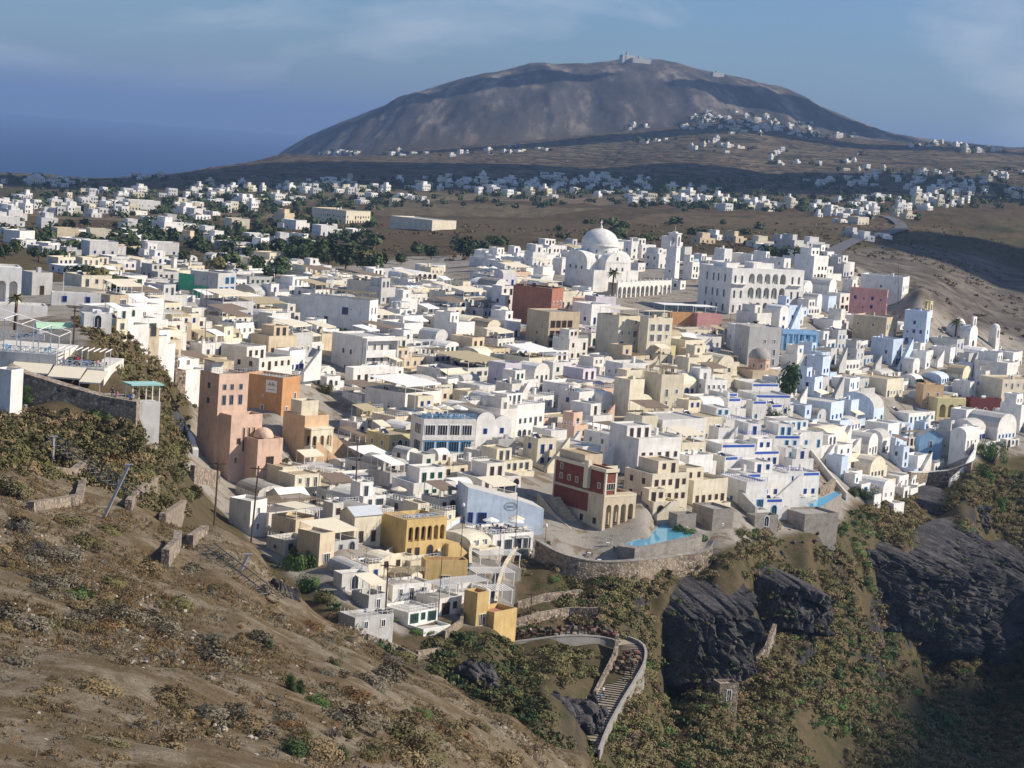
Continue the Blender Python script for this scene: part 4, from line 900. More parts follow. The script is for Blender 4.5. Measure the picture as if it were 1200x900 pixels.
hs = House('bell_tower', 1166, 409, 50, 'small white belfry beside the rim chapel', 'bell tower', Y=722); r = hs.root; b = MB(); b.box(0, 0, -5, 3, 3, 4); b.build('shaft', M('white'), r); b = MB(); arcade(b, .1, 2.9, .1, .6, 4.003, 7.6, 1, .5, .6); arcade(b, .1, 2.9, 2.4, 2.9, 4.003, 7.6, 1, .5, .6); b.box(.1, .604, 4.003, .5, 2.396, 7.6); b.box(2.5, .604, 4.003, 2.9, 2.396, 7.6); b.lathe([(1.6 * math.cos(t), 7.6 + 1.5 * math.sin(t)) for t in np.linspace(0, PI / 2, 7)], 12, c=(1.5, 1.5, 0)); b.build('belfry', M('white'), r); hs.claim(0, 0, 3, 3, 9)
hs = House('bell_tower', 1089, 372, 55, 'little white rim belfry behind the pale blue balcony house', 'bell tower', Y=735); r = hs.root; b = MB(); b.box(0, 0, -5, 2.4, 2.4, 2.5); b.build('shaft', M('white'), r); b = MB(); arcade(b, .1, 2.3, .1, .5, 2.503, 5.4, 1, .5, .55); arcade(b, .1, 2.3, 1.9, 2.3, 2.503, 5.4, 1, .5, .55); b.box(0, 0, 5.403, 2.4, 2.4, 5.7); b.build('belfry', M('lemon'), r)
simple_house('house', 'big cream house with pale window surrounds at the frame edge', 1172, 478, 20, 60, 34, 30, 'cream', 'roof_cream', Y=655, win_l=.3); lm(1185, 460, 'the big cream rim house')
simple_house('orange_house', 'sand orange house with two white framed windows', 1080, 478, 6, 26, 28, 20, 'peach', 'roof_white', Y=640, win_l=0, gap=3); lm(1092, 464, 'the sand orange house')
hs = House('loggia_house', 1097, 492, 20, 'yellow house with three arches under a flat roof', 'house', Y=632); lm(1112, 480, 'the yellow three arched house'); R, L, H = hs.R(36), 8, hs.H(26); loggia(hs, R, L, .5, R - .5, [(.8, H - 1)], 3, 'lemon', 'roof_cream', H=H); hs.claim(0, 0, R, L, H)
simple_house('house', 'white house with dark red front wall', 1136, 486, 4, 40, 20, 22, 'maroon', 'roof_white', Y=640, win_l=0, gap=3.5, ground=('arch_door', 'window')); lm(1155, 475, 'the dark red fronted house')
simple_house('chapel', 'light blue gabled chapel front among white houses', 1076, 536, 3, 28, 34, 14, 'sky', 'roof_white', cat='chapel', kind='gable', Y=590, win_l=0, ground=('arch_door',), gap=5); lm(1088, 518, 'the light blue gabled chapel')
simple_house('green_house', 'green and grey house with turquoise balcony', 254, 356, 36, 17, 36, 60, 'grey', 'roof_grey', 'trim_sky', Y=600, win_l=.1, upper=('french',), ground=('french',)); lm(250, 340, 'the green turquoise house')
b = MB(); b.box(-.2, 3.5, 0, -.012, 9.5, 5.0); b.box(-.2, 9.504, 3.0, -.012, 15.5, 8.2); b.build('green_panel', M('green'), bpy.data.objects['green_house'])
hs = House('chimney_tower', 203, 322, 55, 'slender white chimney tower beyond the green house', 'chimney', Y=720); b = MB(); b.box(0, 0, -3, 1.7, 1.7, 6.3); b.build('shaft', M('white'), hs.root); b = MB(); b.box(-.15, -.15, 6.304, 1.85, 1.85, 6.7); b.build('cap', M('roof_white'), hs.root)
# left edge
hs = House('arched_house', -8, 372, 20, 'bright white house with two big arches at the frame edge', 'house', Y=385); lm(10, 345, 'the white two arched house'); R, L, H = hs.R(29), 8, hs.H(60); loggia(hs, R, L, .3, R - .4, [(H * .28, H * .9)], 2, 'white', 'roof_grey', H=H); b = MB(); vol(b, .5, -6, R + 4.5, -.004, -4, H * .32, .3); b.build('terrace', M('white', 'roof_white'), hs.root); hs.claim(0, -6, R + 4.5, L, H)
simple_house('grey_house', 'grey flat house with brown corner posts behind the palm', 37, 346, 18, 20, 27, 40, 'grey', 'roof_grey', 'trim_brown', Y=440, win_l=0); lm(38, 332, 'the grey flat house')
simple_house('long_house', 'long low white house with blue shutters on the scrub', 60, 358, 6, 55, 16, 16, 'white', 'roof_white', 'trim_blue', Y=470, win_l=0, tank=False, gap=4); lm(80, 348, 'the long low white house')
simple_house('white_house', 'plain white walled ruin on the scrub slope', 98, 384, 8, 30, 17, 24, 'white', 'roof_white', Y=415, win_l=0, gap=5, ground=('arch_door',))
simple_house('white_house', 'white shed under a pale green canvas roof', 44, 392, 8, 38, 14, 20, 'white', 'canvas_mint', Y=380, win_l=0, kind='gablex', ground=('small',)); lm(60, 380, 'the pale green canvas roof')
# warehouse on the plain
hs = simple_house('warehouse', 'long low warehouse with pale roof on the brown plain', 506, 270, 52, 27, 12, 50, 'cream', 'roof_white', cat='warehouse', Y=1290, win_l=0, win_r=False, tank=False, y0=900); lm(490, 262, 'the long warehouse')
simple_house('school', 'long yellowish building with many windows on the plain', 405, 262, 44, 26, 15, 50, 'cream', 'roof_cream', 'trim_brown', cat='school', Y=1330, win_l=.9, y0=900); lm(395, 250, 'the long yellowish building')
simple_house('hotel', 'white block hotel on the far plain', 150, 247, 10, 34, 13, 30, 'white', 'roof_white', cat='hotel', Y=1600, y0=900)
# ------------------------------------------------------------------ walls, path, pools, terraces
def pt(px, py, Y=None, y0=300.0):
    h_ = hit(px, py, (max(300.0, Y * .8) if Y >= 300 else 60.0) if Y else y0)
    return at(px, py, Y) if Y and abs(h_.y / Y - 1) > .3 else h_

def wall_line(name, label, pts, h, t, mat, down=4.0, cap=None, cat='wall', group=None, close_top=True):
    """a wall that follows a line on the ground"""
    W3 = [p if isinstance(p, Vector) else pt(*p) for p in pts]; o0 = W3[0].copy(); root = empty(name, o0, 0, label, cat, group)
    n_ = len(W3); nor = []
    for i in range(n_):
        d = (W3[min(i + 1, n_ - 1)] - W3[max(i - 1, 0)]); d.z = 0; d.normalize(); nor.append(Vector((-d.y, d.x, 0)))
    b = MB(); A = [(W3[i] - o0 - nor[i] * t / 2, W3[i] - o0 + nor[i] * t / 2) for i in range(n_)]; Z = lambda p, z: (p.x, p.y, p.z + z)
    hh = [h(i / (n_ - 1)) if callable(h) else h for i in range(n_)]
    for i in range(n_ - 1):
        (a, c), (a2, c2) = A[i], A[i + 1]
        b.quad(Z(a, -down), Z(a2, -down), Z(a2, hh[i + 1]), Z(a, hh[i])); b.quad(Z(c, -down), Z(c2, -down), Z(c2, hh[i + 1]), Z(c, hh[i])); b.quad(Z(a, hh[i]), Z(a2, hh[i + 1]), Z(c2, hh[i + 1]), Z(c, hh[i]))
    for i in (0, n_ - 1): b.quad(Z(A[i][0], -down), Z(A[i][1], -down), Z(A[i][1], hh[i]), Z(A[i][0], hh[i]))
    b.build('wall_body', M(mat), root)
    if cap:
        b = MB()
        for i in range(n_ - 1):
            e = .08; p = [A[i][0] - nor[i] * e, A[i + 1][0] - nor[i + 1] * e, A[i + 1][1] + nor[i + 1] * e, A[i][1] + nor[i] * e]; q = [hh[i], hh[i + 1], hh[i + 1], hh[i]]
            lo = [Z(p[k], q[k] + .003) for k in range(4)]; hi = [Z(p[k], q[k] + .22) for k in range(4)]
            b.quad(*hi); b.quad(lo[0], lo[1], hi[1], hi[0]); b.quad(lo[3], lo[2], hi[2], hi[3])
        b.build('coping', M(cap), root)
    return root
def spline(ps, k=6):
    out = []
    P = [ps[0]] + list(ps) + [ps[-1]]
    for i in range(1, len(P) - 2):
        for j in range(k):
            t = j / k; a, b_, c, d = P[i - 1], P[i], P[i + 1], P[i + 2]
            out.append(0.5 * ((2 * b_) + (c - a) * t + (2 * a - 5 * b_ + 4 * c - d) * t * t + (3 * b_ - a - 3 * c + d) * t ** 3))
    out.append(ps[-1]); return out
# donkey path
ctr = [at(588, 757, 349), at(615, 753, 351), at(660, 748, 354), at(705, 750, 357), at(735, 760, 356), at(738, 779, 350), at(726, 802, 342), at(711, 826, 333), at(694, 856, 321), at(682, 885, 309)]
C_ = spline(ctr, 10); b = MB(); PATH = C_
widths = [4.0 + 1.2 * min(1, i / 30) for i in range(len(C_))]
nrm = []
for i in range(len(C_)):
    d = C_[min(i + 1, len(C_) - 1)] - C_[max(i - 1, 0)]; d.z = 0; d.normalize(); nrm.append(Vector((-d.y, d.x, 0)))
EL = [C_[i] + nrm[i] * widths[i] / 2 for i in range(len(C_))]; ER = [C_[i] - nrm[i] * widths[i] / 2 for i in range(len(C_))]
up = Vector((0, 0, .55))
for i in range(len(C_) - 1):
    for s_ in range(1):
        f0, f1 = 0, 1
        l0, l1 = EL[i].lerp(EL[i + 1], f0), EL[i].lerp(EL[i + 1], f1); r0, r1 = ER[i].lerp(ER[i + 1], f0), ER[i].lerp(ER[i + 1], f1); z = max(l0.z, l1.z) if i > 38 else None
        if z is None: b.quad(l0 + up, l1 + up, r1 + up, r0 + up)
        else:
            e = Vector((0, 0, .55)); zt = C_[i].lerp(C_[i + 1], f0).z + .55; zn_ = C_[i].lerp(C_[i + 1], f1).z + .55
            f_ = lambda p, z_: (p.x, p.y, z_); lm_, rm_ = l0.lerp(l1, .9), r0.lerp(r1, .9)
            b.quad(f_(l0, zt), f_(lm_, zt), f_(rm_, zt), f_(r0, zt), 0); b.quad(f_(lm_, zt + .05), f_(l1, zt + .05), f_(r1, zt + .05), f_(rm_, zt + .05), 1); b.quad(f_(l1, zt + .05), f_(l1, zn_), f_(r1, zn_), f_(r1, zt + .05), 1)
    for e in (EL, ER): b.quad(e[i] + up, e[i + 1] + up, e[i + 1] - up * 8, e[i] - up * 8)
plain('path_stone', (0.30, 0.25, 0.19), 0.9, 0, 0.25, 1.2); plain('step_edge', (0.10, 0.082, 0.066), 0.9, 0, 0.3, 1.0)
tag(b.build('stepped_path', M('path_stone', 'step_edge')), kind='structure')
wall_line('parapet_wall', 'curved grey parapet along the outer edge of the stepped donkey path', [EL[i] for i in range(34, len(EL), 2)], 1.0, .3, 'ashlar', 4, 'roof_grey')
EI = [ER[i] for i in range(4, 44, 2)]
wall_line('parapet_wall', 'white capped parapet round the inner bend of the donkey path', EI, 1.0, .3, 'roof_grey', 3, 'roof_grey')
wall_line('retaining_wall', 'rough stone retaining wall inside the bend of the stepped path', [ER[i] + Vector((0, 0, .0)) for i in range(44, 70, 3)], lambda t: 3.6 - 2.4 * t, .6, 'stone', 4, cap=None)
wall_line('parapet_wall', 'broken white low wall on the lower inner side of the stepped path', [ER[i] for i in range(72, 88, 3)], lambda t: 1.7 - .5 * t, .9, 'offwhite', 5)
wall_line('retaining_wall', 'pale terraced stone bank above the donkey gathering place', [(598, 738, 361), (630, 728, 365), (665, 722, 367), (700, 722, 368)], 1.6, .8, 'stone', 3); wall_line('retaining_wall', 'second pale stone terrace higher on the bank above the donkeys', [(605, 715, 369), (640, 705, 373), (680, 700, 377)], 1.5, .8, 'stone', 3)
# mansion terrace and pool
wall_line('retaining_wall', 'curved stone retaining wall holding up the mansion terrace and pool', spline([pt(628, 655, 389), pt(660, 672, 387), pt(700, 680, 386), pt(745, 678, 391), pt(790, 672, 396), pt(822, 666, 400), pt(832, 655, 406)], 5), 3.6, 1.0, 'stone', 7, 'ashlar')
def pool(name, label, pts, mat_deck, Y=None, rim=.4, lift=.4):
    P = [pt(*p) for p in pts]; c = sum(P, Vector()) / len(P); z = max(p.z for p in P) - c.z + lift; root = empty(name, c, 0, label, 'swimming pool'); b = MB()
    n_ = len(P); O = [Vector((p.x - c.x, p.y - c.y, z)) for p in P]; I = [o.copy() for o in O]; O = [Vector((o.x + o.x / max(.1, math.hypot(o.x, o.y)) * rim, o.y + o.y / max(.1, math.hypot(o.x, o.y)) * rim, z)) for o in I]
    for k in range(n_):
        j = (k + 1) % n_; D = Vector((0, 0, 6)); b.quad(O[k], O[j], I[j], I[k]); b.quad(O[k], O[j], O[j] - D, O[k] - D); d = Vector((0, 0, .25)); b.quad(I[k], I[j], I[j] - d, I[k] - d)
    b.build('rim', M(mat_deck), root); b = MB(); b.poly([(i.x, i.y, z - .15) for i in I]); b.build('water', M('pool_water'), root); return root
pool('swimming_pool', 'blue swimming pool on the stone terrace beside the red mansion', [(732, 650), (748, 655), (768, 656), (790, 652), (808, 645), (812, 636), (806, 628), (790, 623), (775, 622), (760, 627), (746, 634), (736, 642)], 'ashlar', lift=-.1, rim=2.6)
pool('swimming_pool', 'small bright blue pool below the white blue railed houses', [(936, 606, 470), (950, 610, 468), (984, 600, 478), (978, 592, 486), (950, 594, 482)], 'ashlar', lift=1.2)
pool('swimming_pool', 'tiny turquoise pool on a stone terrace among cream houses', [(812, 578, 446), (822, 580, 445), (832, 570, 452), (822, 566, 455)], 'ashlar', lift=1.8)
for (x, y, wl, wr, h, lab) in ((792, 626, 8, 24, 24, 'grey stone terrace house with an arched white doorway'), (834, 622, 22, 26, 26, 'long grey stone terrace block above the pool bushes'), (884, 618, 6, 30, 14, 'grey stone base wall beneath the white blue railed houses'), (942, 622, 22, 44, 20, 'wide grey stone bastion under the small bright pool')):
    simple_house('stone_house', lab, x, y, wl, wr, h, 32, 'ashlar', 'roof_grey', 'trim_white', cat='stone terrace', win_l=0, tank=False, ground=('arch_door', 'small'), gap=4.5)
wall_line('retaining_wall', 'brown stone bastion wall under the rightmost white houses', [(1064, 568), (1085, 568), (1110, 566), (1138, 556)], 3.6, 1.2, 'stone', 6, 'offwhite')
wall_line('ramp_wall', 'white ramp wall climbing beside the brown stone bastion', [(1112, 572), (1130, 556), (1142, 536), (1140, 512)], 2.6, .5, 'white', 5)
wall_line('stair_wall', 'grey white stair wall descending the edge of the scrub gully', [(928, 498), (945, 530), (970, 562), (992, 588)], 2.2, .5, 'offwhite', 5)
wall_line('stair_wall', 'long grey lane wall below the white blue railed houses', [(850, 572), (868, 594), (885, 612)], 3.5, .6, 'grey', 5)
wall_line('ruined_wall', 'broken stone ruin on the scrub below the dark pine', [(938, 545), (950, 548), (958, 552)], lambda t: 2.6 - 1.2 * t, 1.0, 'stone', 4); wall_line('ruined_wall', 'lower broken stone ruin above the small bright pool', [(958, 578), (970, 576), (976, 572)], lambda t: 1.4 + t, 1.2, 'stone', 4)
wall_line('ruined_wall', 'pale ruined wall beside a palm on the brown spur', [(884, 778), (897, 772), (906, 752)], lambda t: 1.5 + 2.2 * t, .8, 'stone', 4)
hs = simple_house('stone_hut', 'ruined stone hut tucked under the black crag', 842, 822, 4, 24, 22, 20, 'stone', 'roof_grey', cat='hut', win_l=0, tank=False, ground=('door',), gap=4)
# curved blue terraces beside the ochre house
wall_line('terrace_wall', 'curved pale blue terrace wall with slatted shade beside the ochre house', spline([pt(514, 655, 350), pt(516, 632, 356), pt(530, 616, 364), pt(556, 606, 372), pt(584, 601, 378)], 5), lambda t: 1.2 - .6 * t, .4, 'iceblue', 3, 'trim_cream', cat='terrace')
wall_line('terrace_wall', 'inner curved pale blue terrace wall above the white slatted pergolas', spline([pt(551, 670, 352), pt(552, 648, 358), pt(566, 630, 366), pt(590, 620, 374), pt(606, 618, 379)], 5), lambda t: 1.4 - 1.0 * t, .4, 'iceblue', 3, 'trim_cream', cat='terrace')
for i, (x, y, w, nm) in enumerate(((588, 642, 9, 'highest'), (580, 664, 8, 'second highest'), (574, 685, 7.5, 'third'), (574, 706, 6.5, 'lowest'))):
    P = hit(x, y, 300); r = empty('pergola', P, math.radians(24), 'white slatted terrace pergola, %s of the four beside the curved blue walls' % nm, 'pergola', 'white pergolas stepping down'); q = pergola_mb(-w / 2, -2.2, w / 2, 2.2, .2, 2.4); q.build('slat_roof', M('canvas_white'), r); q = MB(); q.box(-w / 2 - .3, -2.6, -5, w / 2 + .3, 2.6, .196); q.build('deck', M('roof_grey'), r)
wall_line('retaining_wall', 'curving grey retaining wall beside the white slatted pergolas', spline([pt(617, 622, 384), pt(606, 648, 374), pt(592, 670, 364), pt(584, 692, 355), pt(580, 716, 347)], 5), 1.6, .5, 'stone', 6, 'trim_cream')
for lab, pts in (('grey garden wall with white pots below the ochre houses', [(520, 748, 327), (540, 735, 332), (545, 712, 338)]), ('low stone wall at the foot of the railed concrete terrace', [(430, 752, 314), (465, 765, 315), (490, 778, 316)]), ('dark stone wall under the green garden beds', [(488, 772, 320), (515, 768, 322)])): wall_line('garden_wall', lab, pts, 1.3, .5, 'stone', 4)
wall_line('yard_wall', 'long sloping buff plaster wall in front of the ochre arcade house', [(437, 668, 346), (455, 650, 352), (470, 640, 357)], 1.0, .4, 'cream', 3); wall_line('yard_wall', 'pale buff retaining wall below the ochre arcade house', [(478, 700, 336), (498, 676, 344)], 1.0, .4, 'cream', 3)
# --- cafe terrace on the near cliff edge
LT = at(60, 428, 327); root = empty('cafe_terrace', LT, 0, 'two level white cafe terrace with crossed railings above the stone wall', 'terrace'); lm(70, 415, 'the white cafe terrace')
b = MB(); xw = lambda px: (px - 60) * 327 / FPX
b.box(xw(-25), 0, -8, xw(66), 16, 1.7, 0); b.box(xw(66) + .004, 0, -8, xw(123), 16, 0, 0); b.box(xw(-25), -13, -9, xw(150), -.004, -3.6, 1); b.build('deck', M('offwhite', 'roof_grey'), root)
def xrail(x0, x1, y, z, h=1.05, st=1.15):
    q = MB(); k = max(1, int((x1 - x0) / st)); q.box(x0, y - .05, z + h - .1, x1, y + .05, z + h); q.box(x0, y - .04, z + .08, x1, y + .04, z + .16)
    for i in range(k + 1): x = x0 + (x1 - x0) * i / k; q.box(x - .05, y - .05, z, x + .05, y + .05, z + h)
    for i in range(k): xa, xb = x0 + (x1 - x0) * i / k, x0 + (x1 - x0) * (i + 1) / k; q.bar((xa, y, z + .12), (xb, y, z + h - .1), .035, n=4); q.bar((xb, y, z + .12), (xa, y, z + h - .1), .035, n=4)
    return q
xrail(xw(-25), xw(65), .1, 1.7).build('railing', M('trim_white'), root); xrail(xw(67), xw(122), .1, 0).build('railing', M('trim_white'), root); xrail(xw(-20), xw(40), 6, 3.2).build('railing', M('trim_white'), root)
b = MB(); 
for px in (2, 22, 43, 67): 
    for y in (.4, 9): b.box(xw(px) - .07, y - .07, 0, xw(px) + .07, y + .07, 7.0 - (px * .035))
for y in (.4, 9): b.bar((xw(-20), y, 7.6), (xw(67), y, 4.7), .08, n=4)
for px in (2, 22, 43, 67): b.bar((xw(px), .4, 7.0 - px * .035), (xw(px), 9, 7.0 - px * .035), .06, n=4)
for px in (67, 95, 122):
    for y in (.5, 5): b.box(xw(px) - .06, y - .06, 0, xw(px) + .06, y + .06, 2.6)
for k in range(9): x = xw(67 + k * 7); b.box(x - .06, .2, 2.603, x + .06, 5.4, 2.75)
b.build('steel_frame', M('trim_white'), root)
for (a_, c_, z, o_) in ((64, 102, .0, 4.6), (103, 128, -.3, 6.0), (16, 62, .2, 3.0)):
    q = awning_mb(xw(a_), xw(c_), -.03, z, o_, 1.2, True, -3.6); q.build('awning', M('canvas_cream', 'trim_white'), root)
for px, mk, w in ((37, 'trim_blue', 1.5), (52, 'trim_sky', 2.2)): q = MB(); q.box(xw(px) - w / 2, -.08, -3.55, xw(px) + w / 2, -.006, -1.1); q.build('door', M(mk), root)
xrail(xw(48), xw(118), -12.6, -3.6, .9).build('railing', M('trim_white'), root)
# great stone wall under it
o0 = at(80, 500, 312); root = empty('stone_wall', o0, 0, 'high rubble stone retaining wall under the white cafe terrace', 'wall'); prof = [(8, 520), (8, 428), (30, 438), (75, 452), (118, 464), (160, 471), (158, 520)]; A = [at(x, y, 312) - o0 for x, y in prof]; D = Vector((0, 3.0, 0)); b = MB(); b.poly(A); b.poly([p + D for p in A])
for i in range(len(A)): j = (i + 1) % len(A); b.quad(A[i], A[j], A[j] + D, A[i] + D)
b.build('rubble', M('stone'), root)
b = MB(); c = at(50, 498, 307) - o0; b.box(c.x - 3.8, c.y - .3, c.z - 4, c.x + 3.6, c.y, c.z + 1.8); b.box(c.x - 3.8, c.y, c.z - 4, c.x - 3.4, c.y + 4, c.z + 2.4); b.box(c.x + 3.2, c.y, c.z - 4, c.x + 3.6, c.y + 4, c.z + 2.4); b.build('planter', M('ashlar'), root)
simple_house('white_house', 'blue grey shaded white wall at the frame edge below the cafe', 10, 512, 22, 4, 80, 68, 'white', 'roof_white', Y=306, win_l=0, win_r=False, tank=False, found=16)
# mint roofed kiosk
P = at(180, 500, 322); r = empty('kiosk', P, math.radians(35), 'little kiosk with mint green slab roof and white posts', 'kiosk'); b = MB(); b.box(-4, 0, -4, 1, 3, 3.9); b.build('plinth', M('grey'), r); b = MB(); b.box(-4.3, -.3, 6.6, 1.3, 3.3, 6.85); b.build('roof', M('turq'), r); b = MB(); [b.box(x - .07, y - .07, 3.904, x + .07, y + .07, 6.6) for x in (-3.8, -1.5, .8) for y in (.2, 2.8)]; b.build('post', M('trim_white'), r)
wall_line('stair_wall', 'white stepped stair wall between the kiosk and the tall pink house', [(205, 490, 400), (215, 500, 405), (224, 520, 410), (229, 535, 412)], 1.4, 1.2, 'white', 5)
for x, y, wl, wr, h, lab, Y in ((196, 432, 26, 9, 22, 'roofless brown stone ruin house with a gaping doorway', 405), (205, 450, 20, 10, 16, 'low stone ruin with a round arch beside the lane', 402), (232, 400, 14, 30, 12, 'tumbledown buff ruin wall beneath sagging cream canvas', 450), (160, 395, 14, 22, 10, 'small buff ruin on the scrub slope', 420)):
    simple_house('ruined_house', lab, x, y, wl, wr, h, 50, 'stone' if 'stone' in lab else 'sand', 'roof_sand', 'trim_brown', cat='ruin', Y=Y, win_l=.2, tank=False, ground=('arch_door', 'small'))
for i, (lab, pts, h) in enumerate((('rubble terrace wall on the near slope by the green bush', [(62, 560, 285), (85, 562, 283), (98, 552, 286)], 1.5), ('curved rubble wall ringing the green bush on the slope', [(35, 600, 262), (60, 596, 264), (92, 590, 266), (97, 570, 270)], 1.2), ('dark rubble bank below the broken gantry', [(150, 600, 268), (165, 580, 275), (185, 568, 282)], 1.6), ('rubble bank with gravel chute beneath the pink house', [(190, 615, 278), (215, 596, 290)], 1.5), ('pale cut stone wall standing on the brown slope', [(193, 664, 245), (206, 650, 250), (208, 640, 252)], 2.0), ('pale cut stone wall stub beside the brown gully', [(222, 640, 256), (240, 628, 262)], 1.4), ('stone terrace below the dark pylon', [(225, 560, 400), (255, 566, 396)], 2.5))): wall_line('rubble_wall', lab, pts, h, .9, 'stone', 4)
# --- broken steel gantries on the slope
plain('old_steel', (0.20, 0.19, 0.175), 0.7, 0.3, 0.3, 1.0)
def gantry(label, a, c, w=1.6, h=1.1):
    a = Vector(a); c = Vector(c); L = (c - a).length; r = empty('steel_gantry', a, 0, label, 'gantry'); d = (c - a).normalized(); sd_ = Vector((-d.y, d.x, 0)).normalized() * w / 2; u = Vector((0, 0, h)); b = MB(); k = int(L / 1.6)
    for s in (-1, 1):
        for z in (0, 1): b.bar(sd_ * s + u * z, (c - a) + sd_ * s + u * z, .07, n=4)
        for i in range(k): p, q = d * (L * i / k), d * (L * (i + 1) / k); b.bar(p + sd_ * s, q + sd_ * s + u, .04, n=4); b.bar(q + sd_ * s, q + sd_ * s + u, .04, n=4)
    b.build('truss', M('old_steel'), r); b = MB()
    for i in range(k + 1): p = d * (L * i / k); b.bar(p + sd_, p - sd_, .05, n=4)
    b.build('tie', M('old_steel'), r); return r, d
gantry('long rusting steel gantry leaning down the slope below the stone wall', hit(58, 528, 60) + Vector((0, 0, 1.2)), hit(160, 596, 60) + Vector((0, 0, 1.0))); gantry('shorter broken steel gantry lying on the lower brown slope', hit(243, 655, 60) + Vector((0, 0, .8)), hit(306, 704, 60) + Vector((0, 0, .8)))
for lab, a, c in (('tilted concrete post beside the long gantry', (118, 606, 270), (151, 545, 281)), ('thin leaning strut by the shorter gantry', (276, 672, 252), (291, 650, 255)), ('short upright stub post at the gantry head', (62, 540, 288), (63, 512, 290))):
    A = hit(a[0], a[1], 60); B = at(c[0], c[1], A.y); r = empty('post', A, 0, lab, 'post'); b = MB(); b.bar((0, 0, -1), B - A, .24, 0, .2, 5); b.bar(B - A + Vector((-.5, 0, .0)), B - A + Vector((.5, 0, .1)), .12, n=4); b.build('shaft', M('metal_grey'), r)
# --- poles
for i, (x0, y0_, x1, y1, Y, arm, lab) in enumerate(((293, 640, 303, 546, 290, 1, 'tall dark wooden power pole standing by the vine covered house'), (252, 598, 256, 540, 300, 1, 'thick dark double pylon on the slope edge'), (86, 408, 88, 358, 345, 2, 'dark pole with pale crossarm on the white cafe terrace'), (73, 356, 75, 319, 455, 0, 'thin lamp pole by the long low white house'), (146, 372, 147, 333, 470, 0, 'thin dark pole on the scrub hill'), (241, 388, 243, 323, 480, 0, 'tall slim pole before the green and turquoise house'), (417, 584, 419, 518, 395, 1, 'dark power pole beside the peach stair wall'), (452, 716, 455, 660, 318, 1, 'lamp pole on the railed concrete terrace'), (515, 706, 519, 636, 338, 0, 'slim black pole before the ochre houses'), (541, 640, 543, 594, 362, 3, 'black lamp post by the curved blue terrace'), (605, 628, 607, 572, 385, 3, 'black lamp post in front of the pale blue wall'), (485, 500, 487, 455, 450, 0, 'white flag pole on the blue railed restaurant'), (622, 748, 623, 694, 358, 1, 'lamp pole above the gathered donkeys'), (1053, 352, 1053, 309, 745, 0, 'thin pole on the rim crest'), (857, 372, 857, 325, 668, 0, 'slim dark pole at the hotel corner'), (638, 660, 640, 618, 388, 3, 'black lamp post by the mansion stair'))):
    A, B = at(x0, y0_, Y), at(x1, y1, Y); r = empty('utility_pole' if arm in (1, 2, 0) else 'street_lamp', A, 0, lab, 'pole' if arm != 3 else 'street lamp', 'poles around the town'); t_ = .17 if arm in (1, 2) else .08; b = MB(); b.bar((0, 0, -2.5), B - A, t_, 0, t_ * .7, 6); b.build('pole_shaft', M('wood_dark' if arm else ('trim_white' if 'white' in lab else 'metal_dark')), r); T = B - A
    if arm in (1, 2):
        b = MB(); b.bar(T + Vector((-1.2, 0, -.4)), T + Vector((1.2, 0, -.4)), .09, n=4); 
        if arm == 2: b.box(T.x - 1.5, T.y - .2, T.z - .25, T.x + 1.5, T.y + .2, T.z)
        b.build('crossarm', M('wood_dark' if arm == 1 else 'wood_pale'), r)
    if arm == 3: b = MB(); b.lathe([(.08, 0), (.28, .15), (.3, .5), (.1, .7), (0, .72)], 8, c=tuple(T)); b.build('lantern', M('trim_white'), r)
# ------------------------------------------------------------------ the crowded town houses
PROT = []
def protect():
    """outlines, in the photograph, of what must stay in sight"""
    for cx, cy, hx, hy, a, top in RECTS:
        c, s = math.cos(a), math.sin(a); gz = ground_z(cx, cy)
        P = np.array([(cx + c * dx * hx - s * dy * hy, cy + s * dx * hx + c * dy * hy, z) for dx in (-1, 1) for dy in (-1, 1) for z in (gz, top)])
        X, Y_ = proj_arr(P); PROT.append((X.min(), X.max(), Y_.min(), Y_.max(), cy))
protect()
WALLCOLOUR = dict(white='white', offwhite='off white', cream='cream', grey='grey white', sand='sandy', iceblue='bluish white', lilac='lilac', salmon='salmon', lemon='pale yellow', pink='pink', peach='peach', beige='beige', ochre='ochre')
ROOF = dict(white='roof_white', offwhite='roof_grey', cream='roof_cream', grey='roof_grey', sand='roof_sand', iceblue='roof_white', lilac='roof_white', salmon='roof_grey', lemon='roof_cream', pink='roof_white', peach='roof_cream', beige='roof_grey', ochre='roof_cream')
FILL = []
CAFE_DECKS = []
